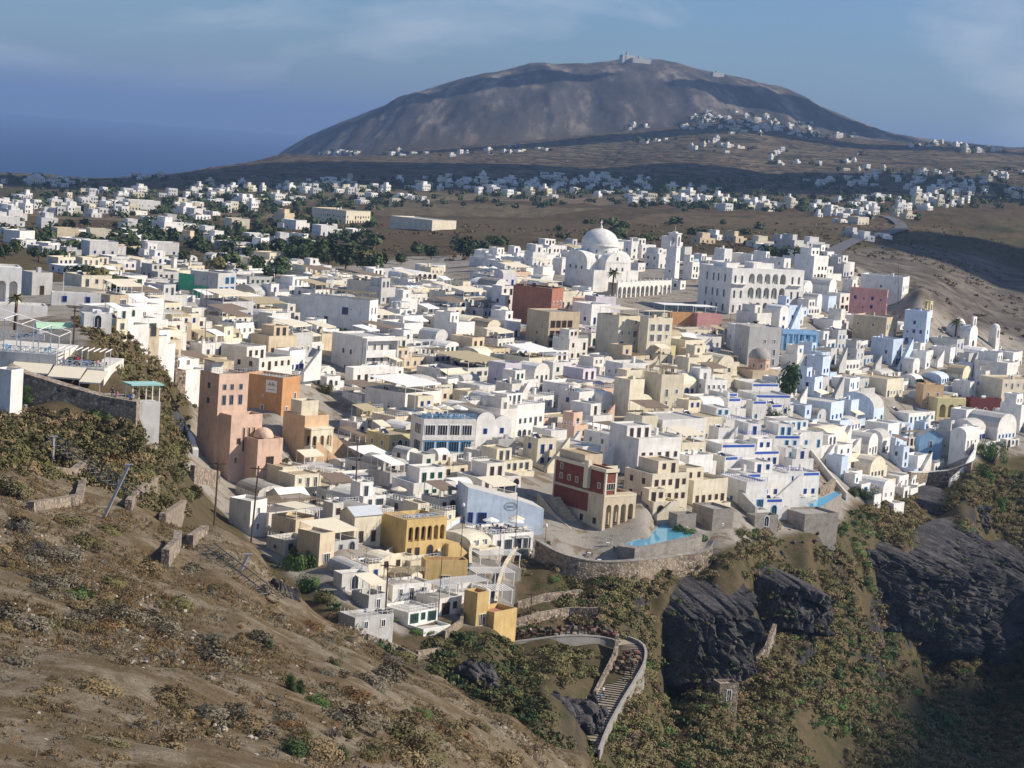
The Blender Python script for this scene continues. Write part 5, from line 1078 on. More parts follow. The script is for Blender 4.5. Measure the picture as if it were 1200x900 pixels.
def villa(px, py, zone, rnd, y0):
    P = hit(px, py, y0); Y = P.y
    if Y > zone.get('ymax', 1100): return False
    am = sum(zone['a']) / 2; a = math.radians(am + rnd.uniform(-8, 8)); sc = zone.get('sc', 1.0) * rnd.choice((.8, 1, 1, 1.35))
    R = rnd.uniform(4.2, 9.5) * sc; L = rnd.uniform(4.5, 8.5) * sc; H = rnd.choice(zone.get('h', (3.2, 3.4, 3.8, 5.8, 6.2, 6.6, 8.6))) * rnd.uniform(.95, 1.08)
    c, s = math.cos(a), math.sin(a)
    front = rnd.uniform(1.8, 4.2) if rnd.random() < zone.get('terrace', .7) else 0
    cx, cy = R / 2, L / 2 - front / 2
    if overlaps(P.x + c * cx - s * cy, P.y + s * cx + c * cy, R / 2, L / 2 + front / 2, a, .25): return False
    mp = Y / FPX
    x0, x1 = px - L * math.sin(a) / mp, px + R * math.cos(a) / mp; yt = py - H / mp
    for X0, X1, T0, B0, cyy in PROT:
        if cyy > Y and min(x1, X1) - max(x0, X0) > 3 and yt < B0 - min(7, (B0 - T0) * .3) - 1 and py > T0: return False
    wall = rnd.choice(zone['pal']); vault = rnd.random() < zone.get('vault', .12); trim = rnd.choice(zone.get('trim', ('trim_white', 'trim_white', 'trim_grey', 'trim_brown', 'trim_grey', 'trim_brown', 'trim_green', 'trim_blue')))
    name = ('vaulted_house' if vault else {'white': 'white_house', 'cream': 'cream_house', 'offwhite': 'pale_house', 'grey': 'grey_house', 'iceblue': 'white_house'}.get(wall, 'house'))
    root = empty(name, P, a, 'x', 'house', 'houses of the cliff town'); b = MB(); feats = []
    par = rnd.choice((.35, .5, .8))
    if vault:
        ax = 'y' if rnd.random() < .65 else 'x'; w = R if ax == 'y' else L; rise = min(w * .36, H * .5)
        vol(b, 0, 0, R, L, -7, H - rise, .02); barrel(b, 0, 0, R, L, H - rise, rise, ax, 1 if rnd.random() < .5 else 0, 0, 9, .006); feats.append('a rounded vault roof'); Hw = H - rise + .5
    else: vol(b, 0, 0, R, L, -7, H, par); Hw = H
    up = None
    if not vault and rnd.random() < zone.get('upper', .3) and R > 5:
        ux0, uy0 = (R * .35 if rnd.random() < .5 else .01), L * rnd.uniform(.25, .45); ux1 = min(R - .01, ux0 + R * rnd.uniform(.45, .64)); uh = H + rnd.uniform(2.2, 2.8)
        vol(b, ux0, uy0, ux1, L - .01, H - par - .05, uh, .35); up = (ux0, ux1, uy0, uh); feats.append('a set back upper room')
    if front: vol(b, .006, -front, R * rnd.uniform(.7, 1) - .006, -.006, -8, rnd.choice((.5, .9, -.2)), .5)
    if rnd.random() < .35:
        sx = rnd.uniform(2.2, 3.6); vol(b, R + .006, L * .25, R + sx, L * .85, -7, H * rnd.uniform(.45, .75), .3)
    b.build('wall', M(wall, ROOF[wall]), root)
    gnd = rnd.choice((('door', 'window', 'window'), ('arch_door', 'window'), ('french', 'window'), ('door', 'arch_window', 'window')))
    storeys(root, 'R', 0, .4, R - .4, Hw, trim, rnd, gnd, ('window', 'door', 'window'), rnd.uniform(1.7, 2.4), .06)
    if rnd.random() < .75: storeys(root, 'L', 0, .7, L - .4, Hw, trim, rnd, ('window', 'small'), ('window', 'small', 'window'), 2.8, .25)
    if up: windows_row(root, 'R', up[2], up[0] + .3, up[1] - .3, H - par + .05, ('door', 'window'), trim, rnd, 1.8, 0)
    f = rnd.random(); acc = 0
    for ft, p in zone.get('feat', {}).items():
        acc += p
        if f > acc: continue
        if vault or (up and ft in ('canopy', 'pergola', 'cafe')): break
        if ft == 'rail': railing_mb([(.12, L - .2, H), (.12, .12, H), (R - .12, .12, H)], .9, .03, .7, 2).build('railing', M(zone.get('rail', 'trim_white')), root); feats.insert(0, 'a railed roof terrace')
        elif ft == 'pergola': pergola_mb(.5, .5, R - .5, L * .75, H - par).build('pergola', M(rnd.choice(('wood_pale', 'reed', 'trim_white'))), root); feats.insert(0, 'a slatted roof pergola')
        elif ft == 'canopy':
            q = MB(); z = H + 1.8; q.poly([(.2, .2, z), (R - .2, .2, z), (R - .2, L - .2, z + .9), (.2, L - .2, z + .9)]); q.poly([(.2, .2, z - .06), (R - .2, .2, z - .06), (R - .2, L - .2, z + .84), (.2, L - .2, z + .84)]); q.quad((.2, .2, z), (R - .2, .2, z), (R - .2, .2, z - .3), (.2, .2, z - .3))
            for u in (.3, R / 2, R - .3): q.box(u - .05, .25, H - par, u + .05, .35, z, 1); q.box(u - .05, L - .35, H - par, u + .05, L - .25, z + .8, 1)
            cc = rnd.choice(('canvas_cream', 'canvas_white', 'canvas_cream', 'reed', 'canvas_brown')); q.build('canopy', M(cc, 'trim_white'), root); feats.insert(0, 'a %s roof canopy' % {'canvas_cream': 'cream', 'canvas_white': 'white', 'reed': 'reed', 'canvas_brown': 'brown'}[cc]); CAFE_DECKS.append((root.matrix_basis.copy(), R, L, H - par, 3))
        elif ft == 'awning':
            cc = rnd.choice(('canvas_cream', 'canvas_white', 'canvas_cream')); awning_mb(.1, R - .1, -.02, min(H - .3, 3.0), 2.4, .8, True, -1.5).build('awning', M(cc, 'trim_white'), root); feats.insert(0, 'a sloping front awning')
        elif ft == 'cafe': railing_mb([(.12, L - .2, H), (.12, .12, H), (R - .12, .12, H)], .9, .03, .7, 2).build('railing', M('trim_white'), root); feats.insert(0, 'cafe tables on its roof'); CAFE_DECKS.append((root.matrix_basis.copy(), R, L, H - par, 9))
        elif ft == 'stair': stair_mb(.2, -.006 - front, 0, H, min(R * 1.1, H * 1.3), 1.1).build('stair', M(wall), root); feats.insert(0, 'an outside stair')
        elif ft == 'parapet_blue':
            q = MB(); q.box(.3, -.04, H - .75, R - .3, -.002, H - .15); q.build('railing', M('trim_blue'), root); feats.insert(0, 'a bright blue balustrade')
        break
    if not vault and rnd.random() < .3:
        q = MB(); q.bar((R * .8, L * .8, H - par), (R * .8, L * .8, H + 2.4), .035, n=4); q.bar((R * .8 - .6, L * .8, H + 2.2), (R * .8 + .6, L * .8, H + 2.2), .025, n=4); q.bar((R * .8 - .4, L * .8, H + 1.8), (R * .8 + .4, L * .8, H + 1.8), .025, n=4); q.build('aerial', M('metal_dark'), root)
    if not vault:
        if rnd.random() < .4:
            q = MB(); ux, uy = R * rnd.uniform(.55, .85), L * rnd.uniform(.6, .85); q.box(ux - .35, uy - .35, H - par, ux + .35, uy + .35, H + rnd.uniform(.6, 1.3)); q.build('chimney', M(wall), root); feats.append('a squat chimney')
        if rnd.random() < .22 and not up:
            q = MB(); q.bar((R * .3 - .6, L * .7, H - par + .8), (R * .3 + .6, L * .7, H - par + .8), .38, 0, n=10); q.box(R * .3 - .5, L * .7 - .25, H - par, R * .3 + .5, L * .7 + .25, H - par + .45, 0); q.build('water_tank', M('tank_white'), root)
            q = MB(); q.poly([(R * .3 - .6, L * .7 - 1.8, H - par + .1), (R * .3 + .6, L * .7 - 1.8, H - par + .1), (R * .3 + .6, L * .7 - .5, H - par + 1.0), (R * .3 - .6, L * .7 - .5, H - par + 1.0)]); q.build('solar_panel', M('solar'), root); feats.append('a solar water tank')
    if trim in ('trim_blue', 'trim_brown', 'trim_sky', 'trim_green'): feats.append({'trim_blue': 'blue', 'trim_brown': 'brown', 'trim_sky': 'light blue', 'trim_green': 'green'}[trim] + ' window frames')
    RECTS.append((P.x + c * cx - s * cy, P.y + s * cx + c * cy, R / 2, L / 2 + front / 2, a, P.z + H))
    FILL.append((root, px, (py + yt) / 2, WALLCOLOUR[wall], feats, Hw, vault)); return True
W_ = ['white']
ZONES = [
 dict(poly=[(150, 352), (300, 345), (350, 332), (480, 332), (560, 345), (600, 400), (590, 440), (520, 470), (470, 520), (420, 480), (350, 440), (235, 425), (190, 400)], n=80, sc=1.3, a=(40, 68), pal=W_ * 6 + ['offwhite'] * 4 + ['grey'] * 2 + ['cream'] * 2 + ['sand'], feat=dict(canopy=.42, awning=.18, pergola=.14, cafe=.12, stair=.08, rail=.06), step=(19, 9), h=(3.0, 3.2, 3.4, 5.4)),
 dict(poly=[(560, 332), (600, 332), (690, 352), (705, 400), (705, 480), (722, 540), (690, 565), (640, 540), (600, 560), (560, 470), (590, 420)], n=52, sc=1.3, a=(35, 62), pal=W_ * 6 + ['offwhite'] * 2 + ['cream'] * 2 + ['salmon', 'lilac'], feat=dict(canopy=.12, stair=.2, rail=.15, pergola=.08, cafe=.08), step=(20, 10), vault=.2),
 dict(poly=[(690, 425), (790, 392), (850, 400), (862, 440), (835, 470), (810, 540), (822, 612), (770, 622), (740, 560), (700, 500)], n=56, sc=1.2, a=(26, 50), pal=['cream'] * 6 + ['white'] * 3 + ['sand', 'lemon'], feat=dict(stair=.22, rail=.15, pergola=.08, canopy=.08), step=(15, 8), vault=.2, trim=('trim_white', 'trim_grey', 'trim_blue', 'trim_brown')),
 dict(poly=[(895, 425), (960, 410), (1060, 405), (1190, 420), (1200, 520), (1150, 532), (1045, 592), (1000, 580), (960, 545), (925, 480)], n=86, sc=1.2, a=(36, 74), pal=W_ * 9 + ['iceblue'] * 2 + ['cream', 'grey'], feat=dict(stair=.18, rail=.12, pergola=.06, awning=.06, canopy=.05), step=(15, 7), vault=.3, trim=('trim_white', 'trim_grey', 'trim_blue', 'trim_sky')),
 dict(poly=[(825, 485), (888, 462), (945, 585), (940, 612), (880, 618), (848, 575)], n=30, sc=1.2, a=(22, 36), pal=W_, feat=dict(parapet_blue=.55, stair=.15, rail=.2), rail='trim_blue', step=(19, 11), vault=.1, trim=('trim_blue', 'trim_blue', 'trim_sky'), h=(4.0, 5.6, 6.2)),
 dict(poly=[(560, 300), (660, 300), (800, 302), (1000, 314), (1000, 332), (850, 332), (780, 318), (560, 328)], n=34, sc=1.3, a=(30, 70), pal=W_ * 8 + ['cream', 'grey'], feat=dict(rail=.1), step=(18, 7), y0=690, vault=.15, upper=.5, ymax=1000, hide=.1),
 dict(poly=[(285, 582), (330, 562), (420, 545), (480, 545), (560, 575), (622, 625), (620, 648), (560, 650), (520, 640), (440, 590), (420, 640), (330, 650)], n=34, sc=1.2, a=(32, 56), pal=['offwhite'] * 3 + W_ * 3 + ['cream'] * 2 + ['grey'], feat=dict(canopy=.35, cafe=.2, awning=.15, pergola=.15), step=(22, 11), h=(2.8, 3.0, 3.4)),
 dict(poly=[(60, 300), (300, 302), (420, 322), (560, 302), (560, 330), (420, 335), (330, 345), (130, 345), (60, 330)], n=34, sc=1.3, a=(25, 70), pal=W_ * 5 + ['grey'] * 2 + ['cream'] * 2, feat=dict(rail=.1, awning=.1), step=(24, 8), y0=480, h=(3.0, 3.2, 3.4), ymax=1000),
 dict(poly=[(940, 345), (1000, 350), (1120, 405), (1060, 412), (960, 405), (850, 445), (860, 412)], n=20, sc=1.2, a=(36, 70), pal=W_ * 6 + ['offwhite', 'iceblue'], feat=dict(rail=.15, stair=.2), step=(18, 9), vault=.2),
]
ZONES += [dict(poly=[(105, 365), (150, 352), (235, 385), (245, 432), (225, 470), (200, 440), (150, 405)], n=12, a=(40, 62), pal=['sand', 'beige', 'offwhite', 'white', 'cream'], feat=dict(canopy=.4, awning=.2), step=(16, 9), h=(2.8, 3.2), sc=1.0), dict(poly=[(430, 470), (560, 450), (600, 470), (600, 560), (480, 560), (420, 545), (410, 480)], n=20, a=(36, 60), pal=['white'] * 5 + ['offwhite'] * 2 + ['cream', 'lemon'], feat=dict(canopy=.3, cafe=.2, pergola=.15), step=(18, 9), h=(2.8, 3.2, 3.4), sc=1.1)]
ZONES += [dict(poly=[(795, 318), (850, 315), (850, 350), (800, 350)], n=5, a=(40, 66), pal=W_ * 3 + ['iceblue'], feat=dict(rail=.2), step=(12, 6), y0=600.0), dict(poly=[(595, 300), (668, 300), (660, 350), (600, 350)], n=9, a=(40, 60), pal=W_ * 4 + ['grey'], feat=dict(rail=.2, canopy=.2), step=(12, 6), y0=560.0), dict(poly=[(990, 400), (1110, 405), (1120, 480), (1010, 480)], n=16, a=(36, 66), pal=W_ * 5 + ['iceblue'], feat=dict(rail=.2, stair=.2), step=(13, 7), vault=.25), dict(poly=[(375, 650), (440, 640), (470, 668), (540, 690), (550, 735), (470, 740), (410, 705)], n=12, a=(30, 54), pal=['white'] * 3 + ['offwhite'] * 3 + ['cream', 'grey'], feat=dict(canopy=.3, cafe=.2, pergola=.3), step=(16, 8), h=(2.4, 2.8, 3.0), sc=.95, terrace=.7)]
for zn in list(ZONES): ZONES.append({**zn, 'n': int(zn['n'] * .5), 'sc': zn.get('sc', 1) * .72, 'terrace': .4, 'step': (11, 6), 'hide': .3})
for zi, zn in enumerate(ZONES):
    rnd = random.Random(100 + zi); xs = [p[0] for p in zn['poly']]; ys = [p[1] for p in zn['poly']]; cand = []
    sx, sy = zn['step']; y = min(ys)
    while y <= max(ys):
        x = min(xs) + rnd.uniform(0, sx)
        while x <= max(xs):
            jx, jy = x + rnd.uniform(-5, 5), y + rnd.uniform(-3, 3)
            if inpoly(np.array([jx]), np.array([jy]), zn['poly'])[0]: cand.append((jx, jy))
            x += sx
        y += sy
    rnd.shuffle(cand); placed = 0
    for x, y in cand * 2:
        if placed >= zn['n']: break
        if villa(x + rnd.uniform(-4, 4), y + rnd.uniform(-3, 3), zn, rnd, zn.get('y0', 300.0)): placed += 1
    print('zone', zi, 'placed', placed, 'of', zn['n'], 'candidates', len(cand))

# walled terraces and low cave-house fronts step down between the houses
TERR = []
def terrace(px, py, zone, rnd):
    P = hit(px, py, zone.get('y0', 300.0)); a = math.radians(rnd.uniform(*zone['a'])); R, L = rnd.uniform(3.5, 9), rnd.uniform(2.2, 5); c, s = math.cos(a), math.sin(a); cx, cy = P.x + c * R / 2 - s * L / 2, P.y + s * R / 2 + c * L / 2
    if P.y > 780 or overlaps(cx, cy, R / 2, L / 2, a, .3): return False
    h = rnd.uniform(.7, 2.6); mp = P.y / FPX; x0, x1, yt = px - L * s / mp, px + R * c / mp, py - h / mp
    for X0, X1, T0, B0, cyy in PROT:
        if cyy > P.y and min(x1, X1) - max(x0, X0) > 3 and yt < B0 - 4 and py > T0: return False
    wall = rnd.choice(zone['pal']); o = empty('terrace', P, a, 'x', 'terrace', 'walled terraces between the houses'); b = MB(); vol(b, 0, 0, R, L, -8, h, min(.8, h * .8)); b.build('wall', M(wall, ROOF[wall]), o); f = 'a bare deck'
    if h > 2.1:
        windows_row(o, 'R', 0, .3, R - .3, .05, ('door', 'window', 'arch_door'), rnd.choice(('trim_white', 'trim_brown', 'trim_blue', 'trim_grey')), rnd, 2.0, .1); f = 'doors under its deck'
    if rnd.random() < .25 and R > 5: pergola_mb(.5, .4, R - .5, L - .4, h - .6, 2.2).build('pergola', M(rnd.choice(('wood_pale', 'trim_white', 'reed'))), o); f = 'a slatted pergola'
    elif rnd.random() < .2 and L > 3: CAFE_DECKS.append((o.matrix_basis.copy(), R, L, h - min(.8, h * .8), 2)); f = 'a few tables'
    RECTS.append((cx, cy, R / 2, L / 2, a, P.z + h)); TERR.append((o, px, (py + yt) / 2, '%s walled terrace with %s' % (WALLCOLOUR[wall], f))); return True
for zi, cnt in ((0, 34), (1, 30), (2, 34), (3, 44), (4, 14), (6, 20), (10, 16), (13, 14)):
    rnd = random.Random(500 + zi); k = 0; zn = ZONES[zi]; xs = [p[0] for p in zn['poly']]; ys = [p[1] for p in zn['poly']]
    for _ in range(420):
        if k >= cnt: break
        x, y = rnd.uniform(min(xs), max(xs)), rnd.uniform(min(ys), max(ys))
        if inpoly(np.array([x]), np.array([y]), zn['poly'])[0]: k += terrace(x, y, zn, rnd)

ORD = ['first', 'second', 'third', 'fourth', 'fifth', 'sixth', 'seventh', 'eighth', 'ninth', 'tenth', 'eleventh', 'twelfth', 'thirteenth', 'fourteenth', 'fifteenth', 'sixteenth', 'seventeenth', 'eighteenth', 'nineteenth', 'twentieth']
def place_labels(items, noun, maxd=400):
    """items: (object, x, y, describe(phrase)) - says where each stands, counted outwards from the closest landmark"""
    sect = {}
    for it in items:
        o, x, y, desc = it
        k = min(range(len(LM)), key=lambda i: (LM[i][0] - x) ** 2 + ((LM[i][1] - y) * 1.3) ** 2)
        dx, dy = x - LM[k][0], y - LM[k][1]
        d = ('right of' if dx > 0 else 'left of') if abs(dx) > abs(dy) * 1.2 else ('below' if dy > 0 else 'above')
        sect.setdefault((k, d), []).append((dx * dx + dy * dy, it))
    for (k, d), lst in sect.items():
        lst.sort(key=lambda t: t[0])
        for i, (_, (o, x, y, desc)) in enumerate(lst):
            where = '%s%s %s %s' % ('' if len(lst) == 1 else ORD[min(i, 19)] + ' ', noun if len(lst) > 1 else 'just', d, LM[k][2])
            o['label'] = desc + ', ' + where
def label_fill():
    items = []
    for root, px, py, colw, feats, Hw, vault in FILL:
        st = 'low' if Hw < 4.4 else 'two storey'
        f = feats[0] if feats else 'plain walls'
        items.append((root, px, py, '%s %s house with %s' % (colw, st, f)))
    place_labels(items, 'house')
    for o, *_ in items:
        w = o['label'].replace(',', ' ,').split()
        if len(o['label'].replace(',', '').split()) > 16: o['label'] = o['label'].replace(' two storey', '').replace(' roof canopy', ' canopy')
        if len(o['label'].replace(',', '').split()) > 16: o['label'] = o['label'].replace('a sloping front awning', 'an awning').replace('a set back upper room', 'upper room').replace('a rounded vault roof', 'vault roof').replace('a bright blue balustrade', 'blue balustrade').replace(' with a ', ' with ')
label_fill()
place_labels(TERR, 'terrace')
# ------------------------------------------------------------------ crags
def worley(x, y, seed=0):
    ix = np.floor(x); iy = np.floor(y); f1 = np.full(x.shape, 9.0); f2 = np.full(x.shape, 9.0); cid = np.zeros(x.shape)
    for dx in (-1, 0, 1):
        for dy in (-1, 0, 1):
            jx, jy = ix + dx, iy + dy; px = jx + _hash(jx, jy, seed); py = jy + _hash(jx, jy, seed + 7); d = np.hypot(px - x, py - y); c = _hash(jx, jy, seed + 13)
            n_ = d < f1; f2 = np.where(n_, f1, np.minimum(f2, d)); cid = np.where(n_, c, cid); f1 = np.where(n_, d, f1)
    return f1, f2, cid
def rock_material():
    m, nt, b = new_mat('basalt_crag')
    n1 = noise(nt, 0.22, 6, 0.7, sc3=(1, 1, 0.45)); n2 = noise(nt, 0.9, 6, 0.75, sc3=(1, 1, 0.5)); n3 = noise(nt, 3.2, 4, 0.7)
    c = ramp(nt, n1, [(0.3, (0.022, 0.02, 0.022)), (0.48, (0.05, 0.047, 0.049)), (0.62, (0.115, 0.108, 0.105)), (0.75, (0.10, 0.068, 0.045))])
    c = mixn(nt, ramp(nt, n2, [(0.36, (0.8, 0.8, 0.8)), (0.55, (0, 0, 0))]), c, (0.05, 0.045, 0.045))
    c = mixn(nt, ramp(nt, n3, [(0.5, (0, 0, 0)), (0.75, (0.5, 0.5, 0.5))]), c, (0.28, 0.26, 0.24))
    nt.links.new(c, b.inputs['Base Color']); b.inputs['Roughness'].default_value = 0.9; b.inputs['Specular IOR Level'].default_value = 0.2
    bump(nt, b, mathn(nt, 'ADD', n2, mathn(nt, 'MULTIPLY', n3, .5)), 1.0, 0.5); MATS['basalt'] = m
rock_material()
def crag(name, label, top, bot, amp=3.0, seed=0, cell=5.0, nx=150, nz=120):
    T = [at(*p) for p in top]; B = [at(*p) for p in bot]
    def samp(P, k):
        t = np.linspace(0, len(P) - 1.0001, k); A_ = np.array([tuple(p) for p in P]); i = t.astype(int); f = (t - i)[:, None]; return A_[i] * (1 - f) + A_[i + 1] * f
    tp, bp = samp(T, nx), samp(B, nx); V = np.linspace(0, 1, nz)[:, None, None]; P = tp[None] * (1 - V) + bp[None] * V
    du = P[0, -1] - P[0, 0]; Lu = np.linalg.norm(du); n_ = np.array([du[1], -du[0], 0.0]); n_ /= np.linalg.norm(n_)
    if n_[1] > 0: n_ = -n_
    Sx = np.linspace(0, Lu, nx)[None, :] + 0 * P[:, :, 0]; Sz = P[:, :, 2]
    wx = Sx + 2.5 * (fbm(Sx / 6, Sz / 6, seed + 3) - .5); wz = Sz + 2.5 * (fbm(Sx / 6, Sz / 6, seed + 4) - .5)
    f1, f2, cid = worley(wx / cell, wz / (cell * 2.2), seed); g1, g2, cid2 = worley(wx / (cell * .35), wz / (cell * .6), seed + 50)
    d = (cid - .45) * amp * 1.2 + np.clip(f2 - f1, 0, .35) * amp * 1.1 + (cid2 - .5) * amp * .6 + np.clip(g2 - g1, 0, .3) * amp * .8 + (fbm(Sx / 1.2, Sz / 1.2, seed + 9) - .5) * 1.0
    h1, h2, hid = worley(wx / (cell * .13), wz / (cell * .2), seed + 80); d = d + (hid - .5) * amp * .3
    s = np.minimum(np.linspace(0, 1, nx)[None, :], np.linspace(1, 0, nx)[None, :]) * 5; v = np.minimum(V[:, :, 0], 1 - V[:, :, 0]) * 5; e = np.clip(np.minimum(s, v), 0, 1)
    e = e ** .6; d = d * 1.5 * e + (e - 1) * 9.0 + 4.0 * e
    P = P + n_[None, None] * d[:, :, None]; o0 = P.reshape(-1, 3).mean(0); P = P - o0
    me = bpy.data.meshes.new(name); i = (np.arange(nz - 1)[:, None] * nx + np.arange(nx - 1)[None]).ravel(); me.from_pydata([tuple(p) for p in P.reshape(-1, 3)], [], [(k, k + 1, k + nx + 1, k + nx) for k in i.tolist()]); me.materials.append(MATS['basalt'])
    o = mobj(name, me, None, tuple(o0)); tag(o, kind='structure'); o['label'] = label
    rr = np.random.default_rng(seed + 400); W_p = (P + o0)[(e > .55) & (fbm(Sx / 5, Sz / 4, seed + 21) > .5)]; CRAGPTS.extend(W_p[rr.integers(0, len(W_p), int(Lu * 2.2))].tolist() if len(W_p) else []); return o
CRAGPTS = []
crag('cliff', 'black basalt crag below the pool terrace', [(758, 706, 389), (785, 690, 391), (830, 684, 396), (888, 676, 403)], [(768, 812, 372), (800, 818, 372), (840, 815, 375), (892, 792, 384)], 3.6, 1)
crag('cliff', 'grey basalt crag beyond the pool terrace', [(884, 668, 414), (910, 664, 420), (945, 676, 426), (968, 700, 428)], [(886, 742, 408), (915, 748, 408), (945, 752, 412), (968, 748, 416)], 2.8, 2)
crag('cliff', 'long grey crag under the right hand houses', [(1000, 632, 480), (1040, 640, 494), (1085, 640, 508), (1130, 616, 528), (1152, 612, 540)], [(1022, 738, 473), (1060, 762, 481), (1095, 784, 490), (1135, 788, 502), (1168, 772, 517)], 4.6, 3, 6.0, 220, 150)
crag('cliff', 'dark crag face at the frame edge', [(1150, 650, 540), (1180, 640, 550), (1225, 640, 560)], [(1160, 790, 508), (1190, 800, 508), (1225, 800, 512)], 4, 5)
crag('cliff', 'small dark crag under the brown bastion', [(1080, 585, 560), (1112, 575, 570), (1145, 580, 575)], [(1085, 625, 551), (1115, 628, 558), (1148, 630, 562)], 3, 4)
def outcrop(label, c, r, seed, amp=.5, cell=.5, nu=90, nv=60):
    """a lump of rock sunk in the slope"""
    t, ph = np.meshgrid(np.linspace(0, 2 * PI, nu, endpoint=False), np.linspace(.02, PI - .02, nv)); D = np.stack([np.cos(t) * np.sin(ph), np.sin(t) * np.sin(ph), np.cos(ph)], -1); ca = np.cos(t) * 2.2; sa = np.sin(t) * 2.2
    f1, f2, cid = worley(D[..., 0] * 2 + D[..., 1] * .9 + seed, D[..., 2] * 1.6 + D[..., 1] * 1.1, seed); g1, g2, cd2 = worley(D[..., 0] * 5 + D[..., 1] * 3 + seed, D[..., 2] * 4 - D[..., 1] * 3, seed + 5)
    k = 1 + amp * ((cid - .5) * .9 + np.clip(f2 - f1, 0, .4) * .8 + (cd2 - .5) * .25 + np.clip(g2 - g1, 0, .3) * .25); P = D * k[..., None] * np.array(r); me = bpy.data.meshes.new('outcrop'); F = [(b_ * nu + a, b_ * nu + (a + 1) % nu, (b_ + 1) * nu + (a + 1) % nu, (b_ + 1) * nu + a) for b_ in range(nv - 1) for a in range(nu)]
    me.from_pydata([tuple(q) for q in P.reshape(-1, 3)], [], F); me.materials.append(MATS['basalt']); o = mobj('outcrop', me, None, tuple(c)); tag(o, kind='structure'); o['label'] = label
outcrop('blue grey outcrop below the path bend', at(655, 842, 318), (5.5, 5, 3.6), 6, .45)
outcrop('smaller grey outcrop below the path bend', at(690, 840, 320), (2.4, 3, 2.6), 16)
outcrop('dark rib under the ochre cube house', at(556, 795, 315), (3.2, 4, 2.6), 7)
outcrop('dark rock outcrop on the near slope', at(326, 704, 252), (2.2, 2.2, 2.4), 8)
outcrop('small dark rock on the lower slope', at(72, 872, 128), (.7, 1.0, 1.3), 9)
outcrop('dark boulder on the gravel slope', at(32, 652, 205), (1.6, 1.8, 1.2), 10)
outcrop('white veined boulder at the slope top', at(62, 592, 258), (1.4, 1.6, 2.0), 11)
# ------------------------------------------------------------------ plants
def leafmat(key, c1, c2, c3):
    m, nt, b = new_mat('leaf_' + key); g = nt.nodes.new('ShaderNodeNewGeometry'); oi = nt.nodes.new('ShaderNodeObjectInfo')
    c = ramp(nt, g.outputs['Random Per Island'], [(0.0, c1), (0.5, c2), (1.0, c3)]); hs_ = nt.nodes.new('ShaderNodeHueSaturation'); nt.links.new(c, hs_.inputs['Color'])
    mr = nt.nodes.new('ShaderNodeMapRange'); mr.inputs[3].default_value = .75; mr.inputs[4].default_value = 1.25; nt.links.new(oi.outputs['Random'], mr.inputs[0]); nt.links.new(mr.outputs[0], hs_.inputs['Value'])
    nt.links.new(hs_.outputs[0], b.inputs['Base Color']); b.inputs['Roughness'].default_value = .8; b.inputs['Specular IOR Level'].default_value = .15; MATS['leaf_' + key] = m
leafmat('olive', (.12, .112, .045), (.145, .132, .052), (.175, .155, .065)); leafmat('green', (.06, .11, .028), (.08, .135, .036), (.11, .17, .048)); leafmat('dark', (.04, .066, .026), (.052, .08, .03), (.07, .10, .038)); leafmat('dry', (.16, .115, .055), (.20, .148, .074), (.26, .20, .105)); leafmat('rust', (.16, .085, .035), (.21, .12, .05), (.27, .165, .075)); leafmat('grey', (.105, .09, .062), (.165, .145, .10), (.24, .21, .15)); leafmat('tree', (.034, .055, .022), (.065, .092, .034), (.105, .13, .05)); leafmat('cactus', (.05, .075, .03), (.10, .14, .055), (.20, .23, .11))
def leaf_cloud(n_, fn, size, aspect=1.0, rng=RNG, upw=0.0):
    """n_ leaf faces: fn gives their centres"""
    C = fn(n_)
    if upw is None:                                  # blades and stalks: any way up
        a = rng.normal(size=(n_, 3)); a[:, 2] += .9; a /= np.linalg.norm(a, axis=1)[:, None]; b = np.cross(a, rng.normal(size=(n_, 3)))
    else:                                            # leaves face outwards from the middle of their plant
        n0 = C - np.array([0, 0, .25]) * np.abs(C[:, 2]).max(); n0 = n0 / (np.linalg.norm(n0, axis=1)[:, None] + 1e-6); n0 = n0 * 1.1 + rng.normal(size=(n_, 3)) * .42; n0[:, 2] += upw * .25; a = np.cross(n0, rng.normal(size=(n_, 3))); a /= np.linalg.norm(a, axis=1)[:, None] + 1e-9; b = np.cross(n0, a)
    b /= np.linalg.norm(b, axis=1)[:, None] + 1e-9
    s = size * rng.uniform(.6, 1.4, n_)[:, None]; a = a * s * aspect; b = b * s / aspect
    return np.stack([C - a - b, C + a - b, C + a + b, C - a + b], 1).reshape(-1, 3)
def np_mesh(name, V, k, mats):
    me = bpy.data.meshes.new(name); n_ = len(V) // k; me.vertices.add(len(V)); me.vertices.foreach_set('co', V.astype(np.float32).ravel()); me.loops.add(len(V)); me.loops.foreach_set('vertex_index', np.arange(len(V), dtype=np.int32)); me.polygons.add(n_); me.polygons.foreach_set('loop_start', np.arange(0, len(V), k, dtype=np.int32)); me.update(calc_edges=True)
    for q in mats if isinstance(mats, list) else [mats]: me.materials.append(q)
    return me
def blob(n_, r, h, rng=RNG, shell=.5, lobes=5):
    """points through a lumpy low crown r wide and h high"""
    L = np.stack([rng.normal(0, .45, lobes), rng.normal(0, .45, lobes), rng.uniform(.25, .65, lobes)], 1); k = rng.integers(0, lobes, n_); d = rng.normal(size=(n_, 3)); d /= np.linalg.norm(d, axis=1)[:, None]; rad = (rng.uniform(shell ** 3, 1, n_) ** (1 / 3))[:, None] * rng.uniform(.35, .6, lobes)[k][:, None]
    P = L[k] + d * rad; P[:, 2] = np.abs(P[:, 2]); return P * np.array([r, r, h])
SHRUB = {}
